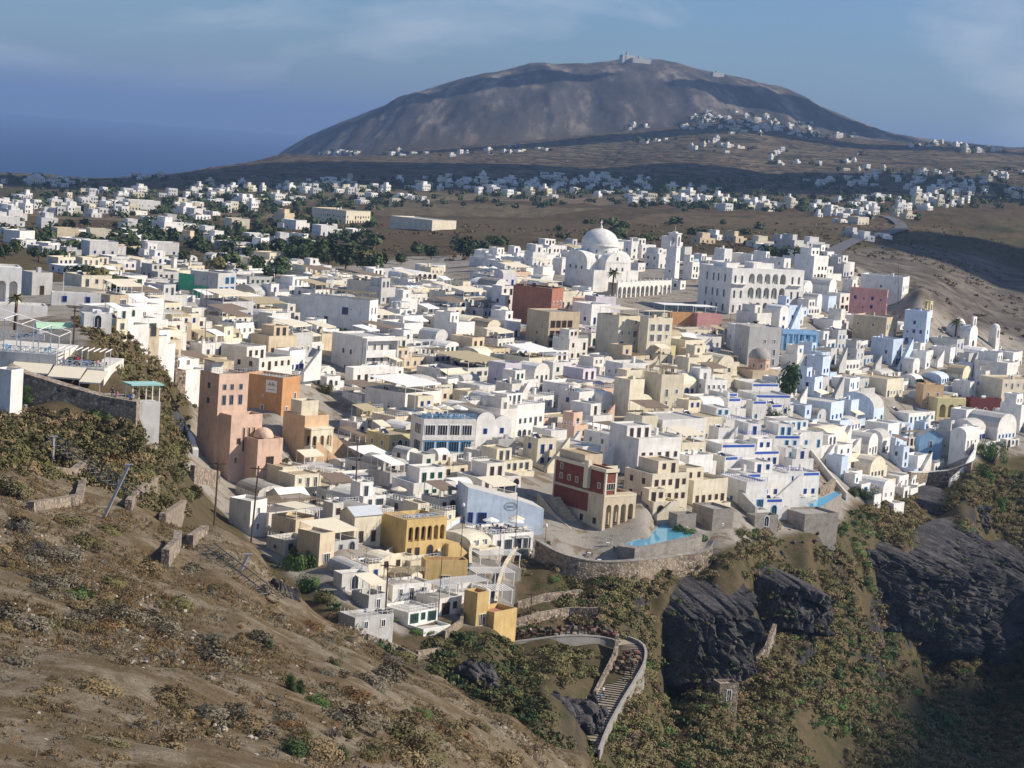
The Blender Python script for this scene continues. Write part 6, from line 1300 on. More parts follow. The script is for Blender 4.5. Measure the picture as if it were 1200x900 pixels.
for key in ('olive', 'green', 'dry', 'rust', 'grey', 'dark'):
    SHRUB[key] = []
    for v in range(3):
        V = leaf_cloud(1500, lambda n_: blob(n_, 1, .9, RNG, .35, 8), .036, 1.5, upw=1.2); SHRUB[key].append(np_mesh('shrub_leaves', V, 4, MATS['leaf_' + key]))
BR = MB()
for k in range(9): t = k * 2.4; BR.bar((0, 0, -.3), (.6 * math.cos(t), .6 * math.sin(t), .55), .03, 0, .008, 4)
BRM = BR.mesh('stems', M('wood_dark'))
items = []; WORDS = dict(olive='olive green', green='fresh green', dry='dry straw brown', rust='rusty orange', grey='grey brown', dark='dark green')
def shrub(px, py, key, rpx, y0=60.0, hf=1.0, sink=.1, Y=None, name='shrub'):
    P = at(px, py, Y) if Y else hit(px, py, y0); r_ = rpx * P.y / FPX; o = empty(name, P, random.uniform(0, 6.28), 'x', 'shrub', WORDS[key] + ' shrubs on the slopes'); o.scale = (r_, r_, r_ * hf); o.location.z -= sink * r_
    mobj('foliage', random.choice(SHRUB[key]), o); mobj('stems', BRM, o); items.append((o, px, py, key)); return o
random.seed(5)
SLOPE = [(0, 540), (60, 565), (120, 600), (200, 640), (250, 640), (300, 680), (350, 720), (430, 760), (520, 820), (600, 862), (660, 890), (560, 900), (0, 900)]
def rnd_in(poly):
    xs = [p[0] for p in poly]; ys = [p[1] for p in poly]
    while True:
        x, y = random.uniform(min(xs), max(xs)), random.uniform(min(ys), max(ys))
        if inpoly(np.array([x]), np.array([y]), poly)[0]: return x, y
# the ones that stand out in the photograph
for x, y, key, r_, h_ in ((368, 826, 'green', 20, 1.0), (352, 818, 'dark', 9, 2.6), (338, 814, 'dark', 8, 3.6), (312, 760, 'dark', 6, 2.4), (390, 785, 'dark', 8, 2.6), (345, 885, 'dark', 24, 1.2), (402, 890, 'dark', 10, 2.0), (84, 700, 'green', 20, .8), (488, 835, 'green', 14, .7), (500, 842, 'green', 12, .6), (190, 880, 'dry', 30, .8), (108, 808, 'dry', 34, .7), (170, 728, 'grey', 30, .6), (100, 640, 'olive', 22, .8), (45, 660, 'grey', 26, .7), (212, 712, 'olive', 24, .7), (245, 750, 'grey', 24, .6), (60, 735, 'olive', 26, .6), (20, 780, 'grey', 26, .7), (150, 700, 'dry', 18, .7), (215, 838, 'grey', 20, .6), (115, 770, 'grey', 12, .7), (60, 560, 'olive', 22, .8), (175, 540, 'olive', 30, 1.0), (140, 530, 'olive', 26, 1.0), (205, 560, 'olive', 26, .9), (125, 545, 'rust', 18, .8), (220, 585, 'olive', 22, 1.0), (195, 530, 'olive', 22, .9), (160, 560, 'olive', 24, .9), (12, 540, 'olive', 24, 1.2), (5, 580, 'olive', 26, 1.0), (20, 620, 'grey', 24, .8), (32, 470, 'green', 10, 1.2), (30, 458, 'dark', 9, 1.2), (52, 490, 'green', 7, 1), (63, 492, 'olive', 8, .9), (113, 490, 'green', 14, 1.0), (105, 500, 'dark', 10, 1.2), (352, 668, 'green', 18, 1.6), (365, 690, 'green', 16, 1.4), (345, 650, 'olive', 14, 1.2), (378, 705, 'olive', 16, 1.0), (395, 725, 'dry', 16, 1.0), (310, 625, 'green', 12, .6), (430, 765, 'dry', 20, .6), (470, 770, 'olive', 20, .8)):
    near = y > 515 or x < 60
    shrub(x, y, key, r_, 60.0 if near else 250.0, h_, .15, Y=(312 if y < 510 and x < 130 else None))
for k in range(158):
    x, y = rnd_in(SLOPE); sz = 8 + 24 * random.random() ** 2 * (.5 + (y - 500) / 500)
    d = (x - 300) / 300
    key = random.choices(('dry', 'grey', 'olive', 'rust', 'dark'), (4, 4, 2.2, 3.5 if x > 130 and y > 680 else .6, .3))[0]; shrub(x, y, key, sz * (.7 if key == 'rust' else 1), 60.0, random.uniform(.5, .9))
# around the houses and at the cliff foot
for x, y, key, r_, h_ in ((800, 628, 'green', 14, 1.2), (815, 634, 'green', 12, 1.1), (790, 632, 'olive', 11, 1.0), (868, 628, 'olive', 10, 1.2), (880, 630, 'green', 8, 1.2), (1010, 582, 'dark', 14, 1.2), (1000, 580, 'dark', 10, 1.1), (1160, 540, 'green', 14, 2.2), (1155, 565, 'green', 12, 2.0), (1172, 600, 'green', 9, 2.4), (1160, 425, 'olive', 15, .9), (1150, 428, 'olive', 12, .9), (908, 500, 'dark', 12, 2.4), (905, 480, 'dark', 11, 2.0), (912, 520, 'olive', 10, 1.2), (650, 470, 'olive', 12, .8), (668, 480, 'olive', 14, .8), (685, 490, 'olive', 12, .8), (720, 505, 'olive', 10, .8), (380, 460, 'olive', 9, 1.5), (395, 575, 'green', 8, 1.5), (350, 560, 'dark', 9, .8), (365, 558, 'green', 9, .8), (440, 478, 'dark', 9, .6), (428, 473, 'dark', 8, .6), (820, 580, 'green', 7, 1.3), (645, 652, 'green', 5, 1.2), (660, 662, 'olive', 6, 1.0), (690, 672, 'green', 5, 1.1), (640, 640, 'dark', 5, 1.5), (745, 668, 'olive', 6, .9), (720, 672, 'olive', 5, 1), (740, 470, 'dark', 7, .9), (695, 455, 'dark', 8, .8), (485, 740, 'green', 12, .5), (500, 742, 'green', 10, .5), (475, 730, 'green', 9, .6), (460, 728, 'green', 7, .8)):
    shrub(x, y, key, r_, 300.0, h_)
CLIFFV = [(600, 700), (630, 660), (700, 690), (760, 680), (850, 660), (900, 620), (960, 625), (1030, 600), (1080, 580), (1150, 560), (1200, 640), (1200, 900), (690, 900), (700, 860), (750, 780), (700, 740), (600, 740)]
CRAGS_PX = [[(760, 705), (800, 688), (885, 684), (888, 795), (770, 815)], [(888, 678), (962, 690), (960, 742), (890, 738)], [(1010, 650), (1140, 630), (1150, 765), (1040, 745)], [(735, 745), (755, 770), (690, 870), (675, 860)]]
for k in range(12):
    while True:
        x, y = rnd_in(CLIFFV)
        if not any(inpoly(np.array([x]), np.array([y]), c)[0] for c in CRAGS_PX): break
    shrub(x, y, random.choices(('olive', 'dark', 'green', 'dry', 'grey'), (5, 2.5, 1.2, 2, 1))[0], random.uniform(6, 14), 290.0, random.uniform(.6, 1.0))
for zn, cnt in ((ZONES[0], 12), (ZONES[1], 9), (ZONES[2], 8), (ZONES[3], 6), (ZONES[6], 10)):
    for k in range(cnt):
        for _ in range(12):
            x, y = rnd_in(zn['poly']); P_ = hit(x, y, 300.0)
            if not overlaps(P_.x, P_.y, .7, .7, 0): shrub(x, y, random.choice(('green', 'dark', 'olive', 'olive')), random.uniform(3.5, 6.5), 300.0, random.uniform(.9, 1.5)); break
place_labels([(o, x, y, '%s shrub' % WORDS[k] if o.scale.x / 1 < 1.6 else 'spreading %s shrub' % WORDS[k]) for o, x, y, k in items], 'shrub')
# undergrowth nobody could count: scrub on the cliffs, tufts and stones on the slope
def scatter_stuff(name, label, mat, pts, n_leaf, size, r_, h_, seed, aspect=1.4, upw=1.5):
    rng = np.random.default_rng(seed); parts_ = []
    for P, s in pts: parts_.append(leaf_cloud(n_leaf, lambda n_: blob(n_, r_ * s, h_ * s, rng, .3, 4), size * (.7 + .3 * s), aspect, rng, upw) + np.array(P))
    o = mobj(name, np_mesh(name, np.concatenate(parts_), 4, mat)); tag(o, kind='stuff'); o['label'] = label; return o
def sample_land(n_, poly, y0, avoid=(), rnd=random):
    out = []
    while len(out) < n_:
        x, y = rnd_in(poly)
        if any(inpoly(np.array([x]), np.array([y]), c)[0] for c in avoid): continue
        out.append(tuple(hit(x, y, y0)))
    return out
def batch_land(n_, poly, Ya, Yb, avoid=(), dens=1.0, seed=1, cond=None):
    """random places on the land itself between two distances, kept when they lie inside an outline"""
    rng = np.random.default_rng(seed); u = rng.uniform(-.3, .3, n_ * 12); Y = np.sqrt(rng.uniform(Ya ** 2, Yb ** 2, n_ * 12)); z = height(u, Y) + CAM_Z; P = np.stack([u * Y, Y, z], 1); X_, Y_ = proj_arr(P); k = inpoly(X_, Y_, poly)
    for c in avoid: k &= ~inpoly(X_, Y_, c)
    if cond is not None: k &= cond(P[:, 0], P[:, 1])
    return P[k][:n_]
EXT = [(590, 640), (700, 680), (850, 650), (900, 612), (960, 612), (1030, 590), (1080, 575), (1150, 545), (1230, 560), (1230, 960), (640, 960), (690, 870), (750, 780), (700, 735), (590, 745)]
dn_ = lambda s, lo: (lambda X, Y: fbm(X / 13, Y / 22, s % 2 + 60) * .7 + fbm(X / 5, Y / 5, s) * .3 > lo)
for nm, lab, mk, lo, cnt, sd_ in (('undergrowth', 'olive scrub covering the cliff slopes', 'leaf_olive', .47, 2900, 61), ('undergrowth', 'dark green scrub in the cliff gullies', 'leaf_dark', .56, 700, 62), ('undergrowth', 'brown dry scrub on the cliff spurs', 'leaf_dry', .46, 2300, 63), ('undergrowth', 'green scrub on the damp cliff slopes', 'leaf_green', .58, 450, 64)):
    B_ = batch_land(cnt, EXT, 290, 620, CRAGS_PX, seed=sd_, cond=dn_(sd_, lo)); rr = np.random.default_rng(sd_)
    if mk == 'leaf_olive': B_ = np.concatenate([B_, batch_land(260, [(590, 768), (650, 758), (708, 764), (705, 800), (650, 805), (600, 800)], 300, 370, seed=65)])
    scatter_stuff(nm, lab, MATS[mk], [(p, rr.uniform(.5, 1.9)) for p in B_], 150, .10, 1.35, .75, sd_)
SL2 = [(-60, 510), (60, 560), (120, 595), (250, 625), (345, 690), (430, 742), (520, 800), (600, 845), (700, 900), (700, 960), (-60, 960)]
for nm, lab, mk, cnt, sd_, lo, sz in (('dry_grass', 'straw coloured grass tufts on the gravel slope', 'leaf_dry', 6500, 71, .36, .05), ('dry_grass', 'grey thorny tufts on the gravel slope', 'leaf_grey', 1400, 72, .47, .05), ('dry_grass', 'rusty dead herbs on the lower slope', 'leaf_rust', 1900, 73, .53, .045)):
    B_ = batch_land(cnt, SL2, 70, 300, seed=sd_, cond=(lambda X, Y, s=sd_, l=lo: fbm(X / 9, Y / 14, s) > l)); rr = np.random.default_rng(sd_)
    scatter_stuff(nm, lab, MATS[mk], [(p, rr.uniform(.5, 1.5)) for p in B_], 26, sz, .42, .42, sd_, 2.2, None)
UB = [(-40, 478), (20, 484), (158, 490), (215, 560), (262, 612), (180, 602), (60, 562), (-40, 548)]
for lab, mk, cnt, sd_ in (('olive scrub on the bank under the stone wall', 'leaf_olive', 700, 75), ('dry scrub on the bank under the stone wall', 'leaf_dry', 380, 76)): scatter_stuff('undergrowth', lab, MATS[mk], [(p, RNG.uniform(.5, 1.7)) for p in batch_land(cnt, UB, 225, 345, seed=sd_)], 110, .11, 1.0, .8, sd_)
CB = [(500, 752), (545, 742), (600, 752), (618, 790), (660, 838), (700, 890), (640, 880), (560, 822), (505, 790)]
for lab, mk, cnt, sd_ in (('olive scrub on the bank under the ochre cube house', 'leaf_olive', 420, 77), ('dark scrub on the bank under the ochre cube house', 'leaf_dark', 160, 78)): scatter_stuff('undergrowth', lab, MATS[mk], [(p, RNG.uniform(.5, 1.8)) for p in batch_land(cnt, CB, 268, 345, [[(632, 800), (700, 800), (700, 870), (650, 870)]], seed=sd_)], 110, .11, 1.1, .85, sd_)
rr = np.random.default_rng(5); scatter_stuff('undergrowth', 'olive tufts rooted in the ledges of the black crags', MATS['leaf_olive'], [(q, rr.uniform(.35, 1.0)) for q in CRAGPTS[::2]], 90, .1, 1.1, .7, 401); scatter_stuff('undergrowth', 'dark tufts rooted in the ledges of the black crags', MATS['leaf_dark'], [(q, rr.uniform(.35, 1.1)) for q in CRAGPTS[1::2]], 90, .1, 1.1, .7, 402)
# gravel and stones
def stones(name, label, mat, P, smin, smax, seed):
    rng = np.random.default_rng(seed); base = np.array([(math.cos(a) * r_, math.sin(a) * r_, z_) for r_, z_ in ((.95, -.35), (1, .12), (.62, .5)) for a in np.arange(6) * PI / 3] + [(0, 0, .62)]); F = [(j * 6 + i, j * 6 + (i + 1) % 6, (j + 1) * 6 + (i + 1) % 6) for j in (0, 1) for i in range(6)] + [(j * 6 + i, (j + 1) * 6 + (i + 1) % 6, (j + 1) * 6 + i) for j in (0, 1) for i in range(6)] + [(12 + i, 12 + (i + 1) % 6, 18) for i in range(6)]; out = []
    for p in P:
        v = base * rng.uniform(.75, 1.25, (19, 3)) * rng.uniform(.6, 1.2, (1, 3)) * (smin + (smax - smin) * rng.random() ** 3); t = rng.uniform(0, 6.28); c, s = math.cos(t), math.sin(t); v = v @ np.array([[c, s, 0], [-s, c, 0], [0, 0, 1]]) + p; out.append(v[np.array(F)].reshape(-1, 3))
    o = mobj(name, np_mesh(name, np.concatenate(out), 3, mat)); tag(o, kind='stuff'); o['label'] = label
plain('pumice', (0.38, 0.33, 0.27), 0.95, 0, 0.3, 2.0); plain('lava_stone', (0.09, 0.08, 0.08), 0.9, 0, 0.3, 2.0)
stones('gravel', 'pale pumice stones strewn over the slope', MATS['pumice'], batch_land(5200, SL2, 70, 300, seed=81, cond=lambda X, Y: fbm(X / 12, Y / 12, 81) > .44), .04, .3, 81); stones('gravel', 'dark lava stones strewn over the slope', MATS['lava_stone'], batch_land(1200, SL2, 70, 300, seed=82), .04, .4, 82)
stones('rubble', 'grey boulders on the cliff slopes', MATS['lava_stone'], batch_land(700, EXT, 290, 620, seed=83), .15, .9, 83)
# prickly pears
PAD = MB()
random.seed(9)
for k in range(46):
    c = Vector((random.gauss(0, .5), random.gauss(0, .5), random.uniform(.15, 1.1))); t = random.uniform(0, PI); ux = Vector((math.cos(t), math.sin(t), 0)); uz = Vector((random.uniform(-.3, .3), random.uniform(-.3, .3), 1)).normalized(); n_ = ux.cross(uz) * .04
    for sgn in (-1, 1): PAD.poly([c + ux * .17 * math.cos(a) + uz * .25 * math.sin(a) + n_ * sgn for a in np.linspace(0, 2 * PI, 9)[:-1]])
PADM = PAD.mesh('pads', M('leaf_cactus')); its = []
for x, y, s in ((537, 806, 12), (528, 800, 10), (586, 838, 7), (604, 846, 8), (612, 846, 9), (640, 872, 8), (650, 868, 9), (628, 850, 7), (445, 758, 9), (455, 765, 8), (378, 700, 8), (392, 715, 8), (400, 722, 7), (820, 870, 9), (835, 880, 10), (850, 885, 9), (990, 858, 9), (1005, 865, 10), (985, 850, 8), (1150, 815, 9), (1162, 822, 8), (860, 870, 9), (808, 850, 8)):
    P = hit(x, y, 60 if x < 660 else 300); s_ = s * P.y / FPX; o = empty('prickly_pear', P, random.uniform(0, 6), 'x', 'cactus', 'prickly pears along the slope'); o.scale = (s_, s_, s_); mobj('foliage', PADM, o); its.append((o, x, y, 'pale flat padded prickly pear'))
place_labels(its, 'cactus')
# trees
def crown_mesh(key, n_, r_, h_, leaf, lobes, rng): return np_mesh('crown', leaf_cloud(n_, lambda m_: blob(m_, r_, h_, rng, .55, lobes) + np.array([0, 0, .55]), leaf, 1.2, rng, .4), 4, MATS['leaf_' + key])
rg = np.random.default_rng(33); CROWN = {k: [crown_mesh(k, 700, 1.25, 1.5, .11, 9, rg) for _ in range(4)] for k in ('tree', 'dark', 'olive', 'green')}
TR = MB(); TR.bar((0, 0, -.5), (0, 0, 1.0), .09, 0, .05, 6)
for k in range(5): t = k * 1.25; TR.bar((0, 0, .6), (.5 * math.cos(t), .5 * math.sin(t), 1.2), .04, 0, .015, 4)
TRM = TR.mesh('trunk', M('wood_dark')); trees = []
def tree(px, py, rpx, key='tree', y0=600.0, hf=1.0, Y=None):
    P = at(px, py, Y) if Y else hit(px, py, y0); r_ = rpx * P.y / FPX / 1.15; o = empty('tree', P, random.uniform(0, 6), 'x', 'tree', 'trees of the plain'); o.scale = (r_, r_, r_ * hf); mobj('trunk', TRM, o); mobj('crown', random.choice(CROWN[key]), o); trees.append((o, px, py - rpx, {'tree': 'dull green', 'dark': 'dark green', 'olive': 'olive green', 'green': 'bright green'}[key] + (' bushy tree' if rpx > 7 else ' small tree'))); return o
for x, y, r_, key in ((117, 338, 14, 'olive'), (105, 332, 12, 'tree'), (130, 340, 11, 'tree'), (90, 330, 10, 'dark'), (150, 344, 8, 'green'), (132, 347, 7, 'green'), (330, 322, 12, 'tree'), (345, 310, 13, 'dark'), (365, 308, 12, 'tree'), (385, 312, 14, 'tree'), (405, 316, 15, 'tree'), (425, 318, 14, 'olive'), (440, 320, 13, 'tree'), (320, 330, 11, 'dark'), (300, 318, 10, 'tree'), (270, 315, 12, 'tree'), (255, 320, 11, 'olive'), (285, 325, 9, 'tree'), (310, 300, 9, 'tree'), (330, 296, 9, 'dark'), (350, 292, 9, 'tree'), (490, 300, 9, 'tree'), (505, 304, 9, 'dark'), (540, 300, 10, 'dark'), (552, 304, 8, 'tree'), (640, 302, 13, 'dark'), (628, 304, 10, 'tree'), (655, 304, 9, 'tree'), (925, 308, 11, 'dark'), (940, 310, 11, 'tree'), (955, 314, 11, 'dark'), (968, 316, 9, 'tree'), (910, 305, 8, 'tree'), (978, 320, 7, 'tree'), (20, 300, 10, 'tree'), (5, 305, 10, 'tree'), (45, 305, 9, 'dark'), (70, 308, 9, 'tree'), (240, 300, 8, 'tree'), (215, 308, 8, 'tree'), (470, 310, 7, 'tree')): tree(x, y, r_, key, 480.0 if y > 325 else 640.0)
tree(925, 470, 13, 'dark', 300, 1.9); tree(922, 462, 9, 'dark', 300, 1.6); tree(1080, 455, 6, 'dark', 300)
place_labels(trees, 'tree')
# palms
FR = np.random.default_rng(4); fv = []
for k in range(34):
    t = k * 2.399; el = FR.uniform(-.5, 1.1); L = FR.uniform(.85, 1.1); prev = None
    for j in range(7):
        f = j / 6; rr_ = L * f; z = math.sin(el) * rr_ - .55 * f * f * L; p = np.array([math.cos(t) * rr_ * math.cos(el), math.sin(t) * rr_ * math.cos(el), z]); w = .13 * math.sin(PI * min(1, f + .12)) + .01; sd = np.array([-math.sin(t), math.cos(t), 0]) * w
        if prev is not None:
            for s in (-1, 1): fv += [prev[0], p, p + s * sd - np.array([0, 0, w * .5]), prev[0] + s * prev[1] - np.array([0, 0, prev[2] * .5])]
        prev = (p, sd, w)
FRM = np_mesh('frond', np.array(fv), 4, MATS['leaf_olive'])
for x, y, h_, r_, Y, lab in ((717, 347, 28, 11, 700, 'tall date palm in front of the white church arcade'), (18, 374, 26, 14, 372, 'stout palm before the white two arched house'), (1120, 388, 12, 10, 718, 'low bushy palm on the rim by the white chapel'), (884, 385, 6, 10, 660, 'squat palm below the hotel with arches'), (895, 784, 5, 7, 395, 'small palm on the brown spur'), (335, 552, 14, 8, 430, 'palm beside the peach stair wall house'), (872, 376, 5, 6, 668, 'bushy young palm by the hotel wall')):
    P = at(x, y, Y); mp = Y / FPX; o = empty('palm_tree', P, 0, lab, 'palm'); b = MB(); b.bar((0, 0, -2), (.1, 0, h_ * mp), .35, 0, .26, 7); b.build('trunk', M('wood_dark'), o); q = mobj('crown', FRM, o, (.1, 0, h_ * mp)); q.scale = (r_ * mp,) * 3
# ------------------------------------------------------------------ the plain, the far villages, the summit
random.seed(21)
FARM = []
PLAINP = [(-5, 238), (60, 236), (200, 240), (330, 252), (430, 266), (420, 285), (300, 300), (60, 302), (-5, 296)]
def farm(px, py, sc, rnd, y0):
    P = hit(px, py, y0); a = math.radians(rnd.uniform(25, 65)); R, L, H = rnd.uniform(6, 13) * sc, rnd.uniform(6, 11) * sc, rnd.choice((3.2, 3.4, 6.2)); c, s = math.cos(a), math.sin(a)
    if overlaps(P.x + c * R / 2 - s * L / 2, P.y + s * R / 2 + c * L / 2, R / 2, L / 2, a, -2): return False
    wall = rnd.choice(['white'] * 6 + ['cream', 'sand', 'grey']); o = empty('farmhouse', P, a, 'x', 'house', 'houses of the plain'); b = MB(); vol(b, 0, 0, R, L, -3, H); 
    if rnd.random() < .4: vol(b, R * .3, L * .3, R * .8, L * .95, H - .6, H + 2.6)
    if rnd.random() < .4: vol(b, R + .01, 1, R + 4, L - 1, -3, H * .7)
    b.build('wall', M(wall, ROOF[wall]), o); storeys(o, 'R', 0, .5, R - .5, H, rnd.choice(('trim_white', 'trim_blue', 'trim_brown')), rnd, gap=3); 
    if rnd.random() < .6: storeys(o, 'L', 0, .5, L - .5, H, 'trim_grey', rnd, ('window',), ('window',), 3.5, .2)
    RECTS.append((P.x + c * R / 2 - s * L / 2, P.y + s * R / 2 + c * L / 2, R / 2, L / 2, a, P.z + H)); FARM.append((o, px, py, '%s %s farmhouse on the plain' % (WALLCOLOUR[wall], 'low' if H < 4 else 'tall'))); return True
rnd = random.Random(3); k = 0
while k < 58:
    x, y = rnd_in(PLAINP); k += farm(x, y, 1.15, rnd, 830.0)
for x, y in ((885, 290), (900, 294), (915, 288), (930, 296), (945, 290), (840, 282), (862, 284), (1012, 282), (1025, 284), (1000, 278), (820, 286), (1035, 280), (985, 262), (1005, 264)): farm(x, y, 1.0, rnd, 880.0)
place_labels(FARM, 'farmhouse')
CL = '''45,242,60,9,40 110,250,60,8,30 20,262,30,8,18 250,243,50,8,26 300,236,50,5,25 180,228,90,5,34 340,224,120,6,60 560,219,200,7,110 700,226,150,7,70 640,212,120,6,50 800,238,60,5,34 880,243,50,5,34 1010,250,60,7,40 1060,238,80,7,60 1150,226,60,7,44 1120,215,60,6,26 1060,205,60,6,18 1000,215,60,6,24 860,141,50,5,60 905,150,50,6,50 835,150,40,4,24 800,166,50,3,14 960,160,40,4,26 1100,171,40,3,18 1140,178,30,3,14 400,181,28,2,22 520,180,60,3,12 465,181,8,2,4 620,177,30,4,10 745,150,12,3,8 45,215,60,4,26 110,209,80,2,26 870,176,60,6,14 960,190,60,8,16 440,236,60,4,14 1180,205,30,8,14'''
hb = MB(); hb2 = MB(); hb3 = MB(); rnd = random.Random(8); TREEPTS = []
for tok in CL.split():
    cx, cy, wx, wy, n_ = (float(v) for v in tok.split(','))
    for k in range(int(n_ * .8)):
        x = cx + rnd.uniform(-1, 1) * wx; y = cy + rnd.gauss(0, .5) * wy; P = hit(x, y, 1400.0); s = (4.8 + 5 * rnd.random() ** 2) * (1 + .12 * P.y / 1000); h_ = rnd.choice((3.2, 3.6, 6.2)) * (1 + .08 * P.y / 1000); q = Matrix.Translation(P) @ Matrix.Rotation(rnd.uniform(.4, 1.1), 4, 'Z'); B_ = rnd.choice((hb, hb, hb, hb2)); B_.box(0, 0, -4, s, s * rnd.uniform(.6, 1.1), h_, 0, q)
        if rnd.random() < .4: B_.box(s * .2, s * .15, h_, s * .7, s * .55, h_ + 2.8, 0, q)
        u = .8
        while u < s - 1.2:
            hb3.box(u, -.06, .3 if rnd.random() < .4 else 1.0, u + 1.1, -.01, 2.3, 0, q)
            if h_ > 5: hb3.box(u, -.06, 4.0, u + 1.1, -.01, 5.4, 0, q)
            u += rnd.uniform(2, 3.2)
        if rnd.random() < .8: TREEPTS.append((tuple(P + Vector((rnd.uniform(-22, 22), rnd.uniform(-30, 30), 0))), rnd.uniform(.7, 1.6)))
for nm, B_, mk, lab in (('distant_houses', hb, 'white', 'white houses of the far villages'), ('distant_houses', hb2, 'cream', 'cream houses of the far villages'), ('distant_openings', hb3, 'glass_dark', 'dark doors and windows of the far villages')): o = B_.build(nm, M(mk)); tag(o, kind='stuff'); o['label'] = lab
TP = []
for (x0, y0_, x1, y1, n_) in ((-10, 205, 1210, 245, 360), (150, 235, 440, 300, 260), (0, 262, 200, 300, 60), (540, 262, 900, 300, 30), (700, 212, 1000, 250, 120)):
    for k in range(n_): TP.append((tuple(hit(random.uniform(x0, x1), random.uniform(y0_, y1), 850.0)), random.uniform(.5, 1.4)))
scatter_stuff('far_woods', 'dark trees and hedges spread over the far plain', MATS['leaf_tree'], [((p[0], p[1], p[2]), s * (1 + p[1] / 5000)) for p, s in TP + TREEPTS], 90, .6, 3.6, 3.4, 90)
scatter_stuff('field_scrub', 'brown scrub and vines on the fields beyond the town', MATS['leaf_dry'], [(tuple(p), 1) for p in batch_land(1500, [(-20, 262), (1230, 262), (1230, 420), (1000, 330), (600, 305), (-20, 310)], 850, 1600, seed=91, cond=lambda X, Y: fbm(X / 60, Y / 60, 91) > .5)], 16, .35, 1.4, .8, 91)
scatter_stuff('undergrowth', 'dry scrub on the bank behind the cafe terrace', MATS['leaf_dry'], [(tuple(p), RNG.uniform(.6, 1.4)) for p in batch_land(700, [(85, 372), (170, 378), (205, 420), (232, 470), (215, 545), (160, 520), (165, 470), (125, 430)], 322, 520, seed=92)], 100, .12, 1.1, .7, 92)
scatter_stuff('undergrowth', 'olive scrub on the bank behind the cafe terrace', MATS['leaf_olive'], [(tuple(p), RNG.uniform(.6, 1.6)) for p in batch_land(420, [(85, 372), (170, 378), (205, 420), (232, 470), (215, 545), (160, 520), (165, 470), (125, 430)], 322, 520, seed=93)], 100, .12, 1.2, .8, 93)
# road past the quarry
RD = spline([hit(x, y, 850.0) for x, y in ((966, 306), (978, 296), (992, 288), (1012, 280), (1040, 275), (1056, 268), (1050, 260), (1035, 254))], 8); b = MB()
for i in range(len(RD) - 1):
    d = (RD[i + 1] - RD[i]); d.z = 0; d.normalize(); n0 = Vector((-d.y, d.x, 0)) * 4.5; z = Vector((0, 0, 1.2)); b.quad(RD[i] + n0 + z, RD[i + 1] + n0 + z, RD[i + 1] - n0 + z, RD[i] - n0 + z)
plain('asphalt_grey', (0.11, 0.11, 0.115), 0.9, 0, .15, .3); tag(b.build('road', M('asphalt_grey')), kind='structure')
# summit
for i, (x, y, w, h_, lab) in enumerate(((737, 71, 16, 12, 'grey monastery block on the mountain summit'), (752, 72, 22, 8, 'long low radar station on the mountain summit'), (842, 88, 14, 7, 'small far building on the mountain shoulder'))):
    P = hit(x, y + 2, 5000.0); o = empty('summit_building', P, .5, lab, 'building'); b = MB(); vol(b, -w / 2 * 3, 0, w / 2 * 3, 20, -15, h_ * 1.8, 1); b.box(-w * .4, 4, h_ * 1.8, 0, 12, h_ * 2.6); b.build('wall', M('grey', 'roof_grey'), o)
for i, (x, h_) in enumerate(((733, 34), (744, 22), (757, 24), (763, 18))): P = hit(x, 74, 5000.0); o = empty('radio_mast', P, 0, '%s radio mast on the mountain summit' % ('tallest', 'second', 'third', 'shortest')[i], 'mast', 'masts on the summit'); b = MB(); b.bar((0, 0, -10), (0, 0, h_), 1.0, 0, .5, 5); b.build('shaft', M('metal_grey'), o)
# unseen clouds: inferred over plain and mountain, added over cliffs and hollow for shade
cmn, cnt, cb = new_mat('cloud_white'); cb.inputs['Base Color'].default_value = (.9, .9, .9, 1); cb.inputs['Roughness'].default_value = 1
def cloud(X, Y, z, rx, ry, alt, seed):
    t = (alt - z) / SUNV.z; c = Vector((X, Y, z)) + SUNV * t; b = MB(); n_, m_ = 48, 14; vs = []
    for j in range(m_ + 1):
        ph = PI * j / m_
        for i in range(n_):
            a = 2 * PI * i / n_; d = Vector((math.cos(a) * math.sin(ph), math.sin(a) * math.sin(ph), math.cos(ph))); k = 1 + .5 * (float(fbm(np.array([d.x * 2.2 + seed]), np.array([d.y * 2.2 + d.z]), seed, 4)[0]) - .5); vs.append((d.x * rx * k, d.y * ry * k, d.z * min(rx, ry) * .12 * k))
    b.v = vs; b.f = [(j * n_ + i, j * n_ + (i + 1) % n_, (j + 1) * n_ + (i + 1) % n_, (j + 1) * n_ + i) for j in range(m_) for i in range(n_)]; b.m = [0] * len(b.f); o = b.build('cloud', cmn, None, c, 0, True); tag(o, kind='stuff'); o['label'] = 'one of the unseen clouds placed to shade the land'
cloud(-250, 2750, 215, 850, 520, 1500, 3); cloud(800, 2300, 230, 330, 260, 1500, 4); cloud(250, 4200, 280, 750, 200, 1600, 5); cloud(345, 360, 190, 240, 205, 1100, 6); cloud(330, 1330, 230, 120, 170, 1300, 7); cloud(-500, 6000, 400, 600, 260, 1700, 8); cloud(900, 5900, 400, 600, 380, 1700, 9)
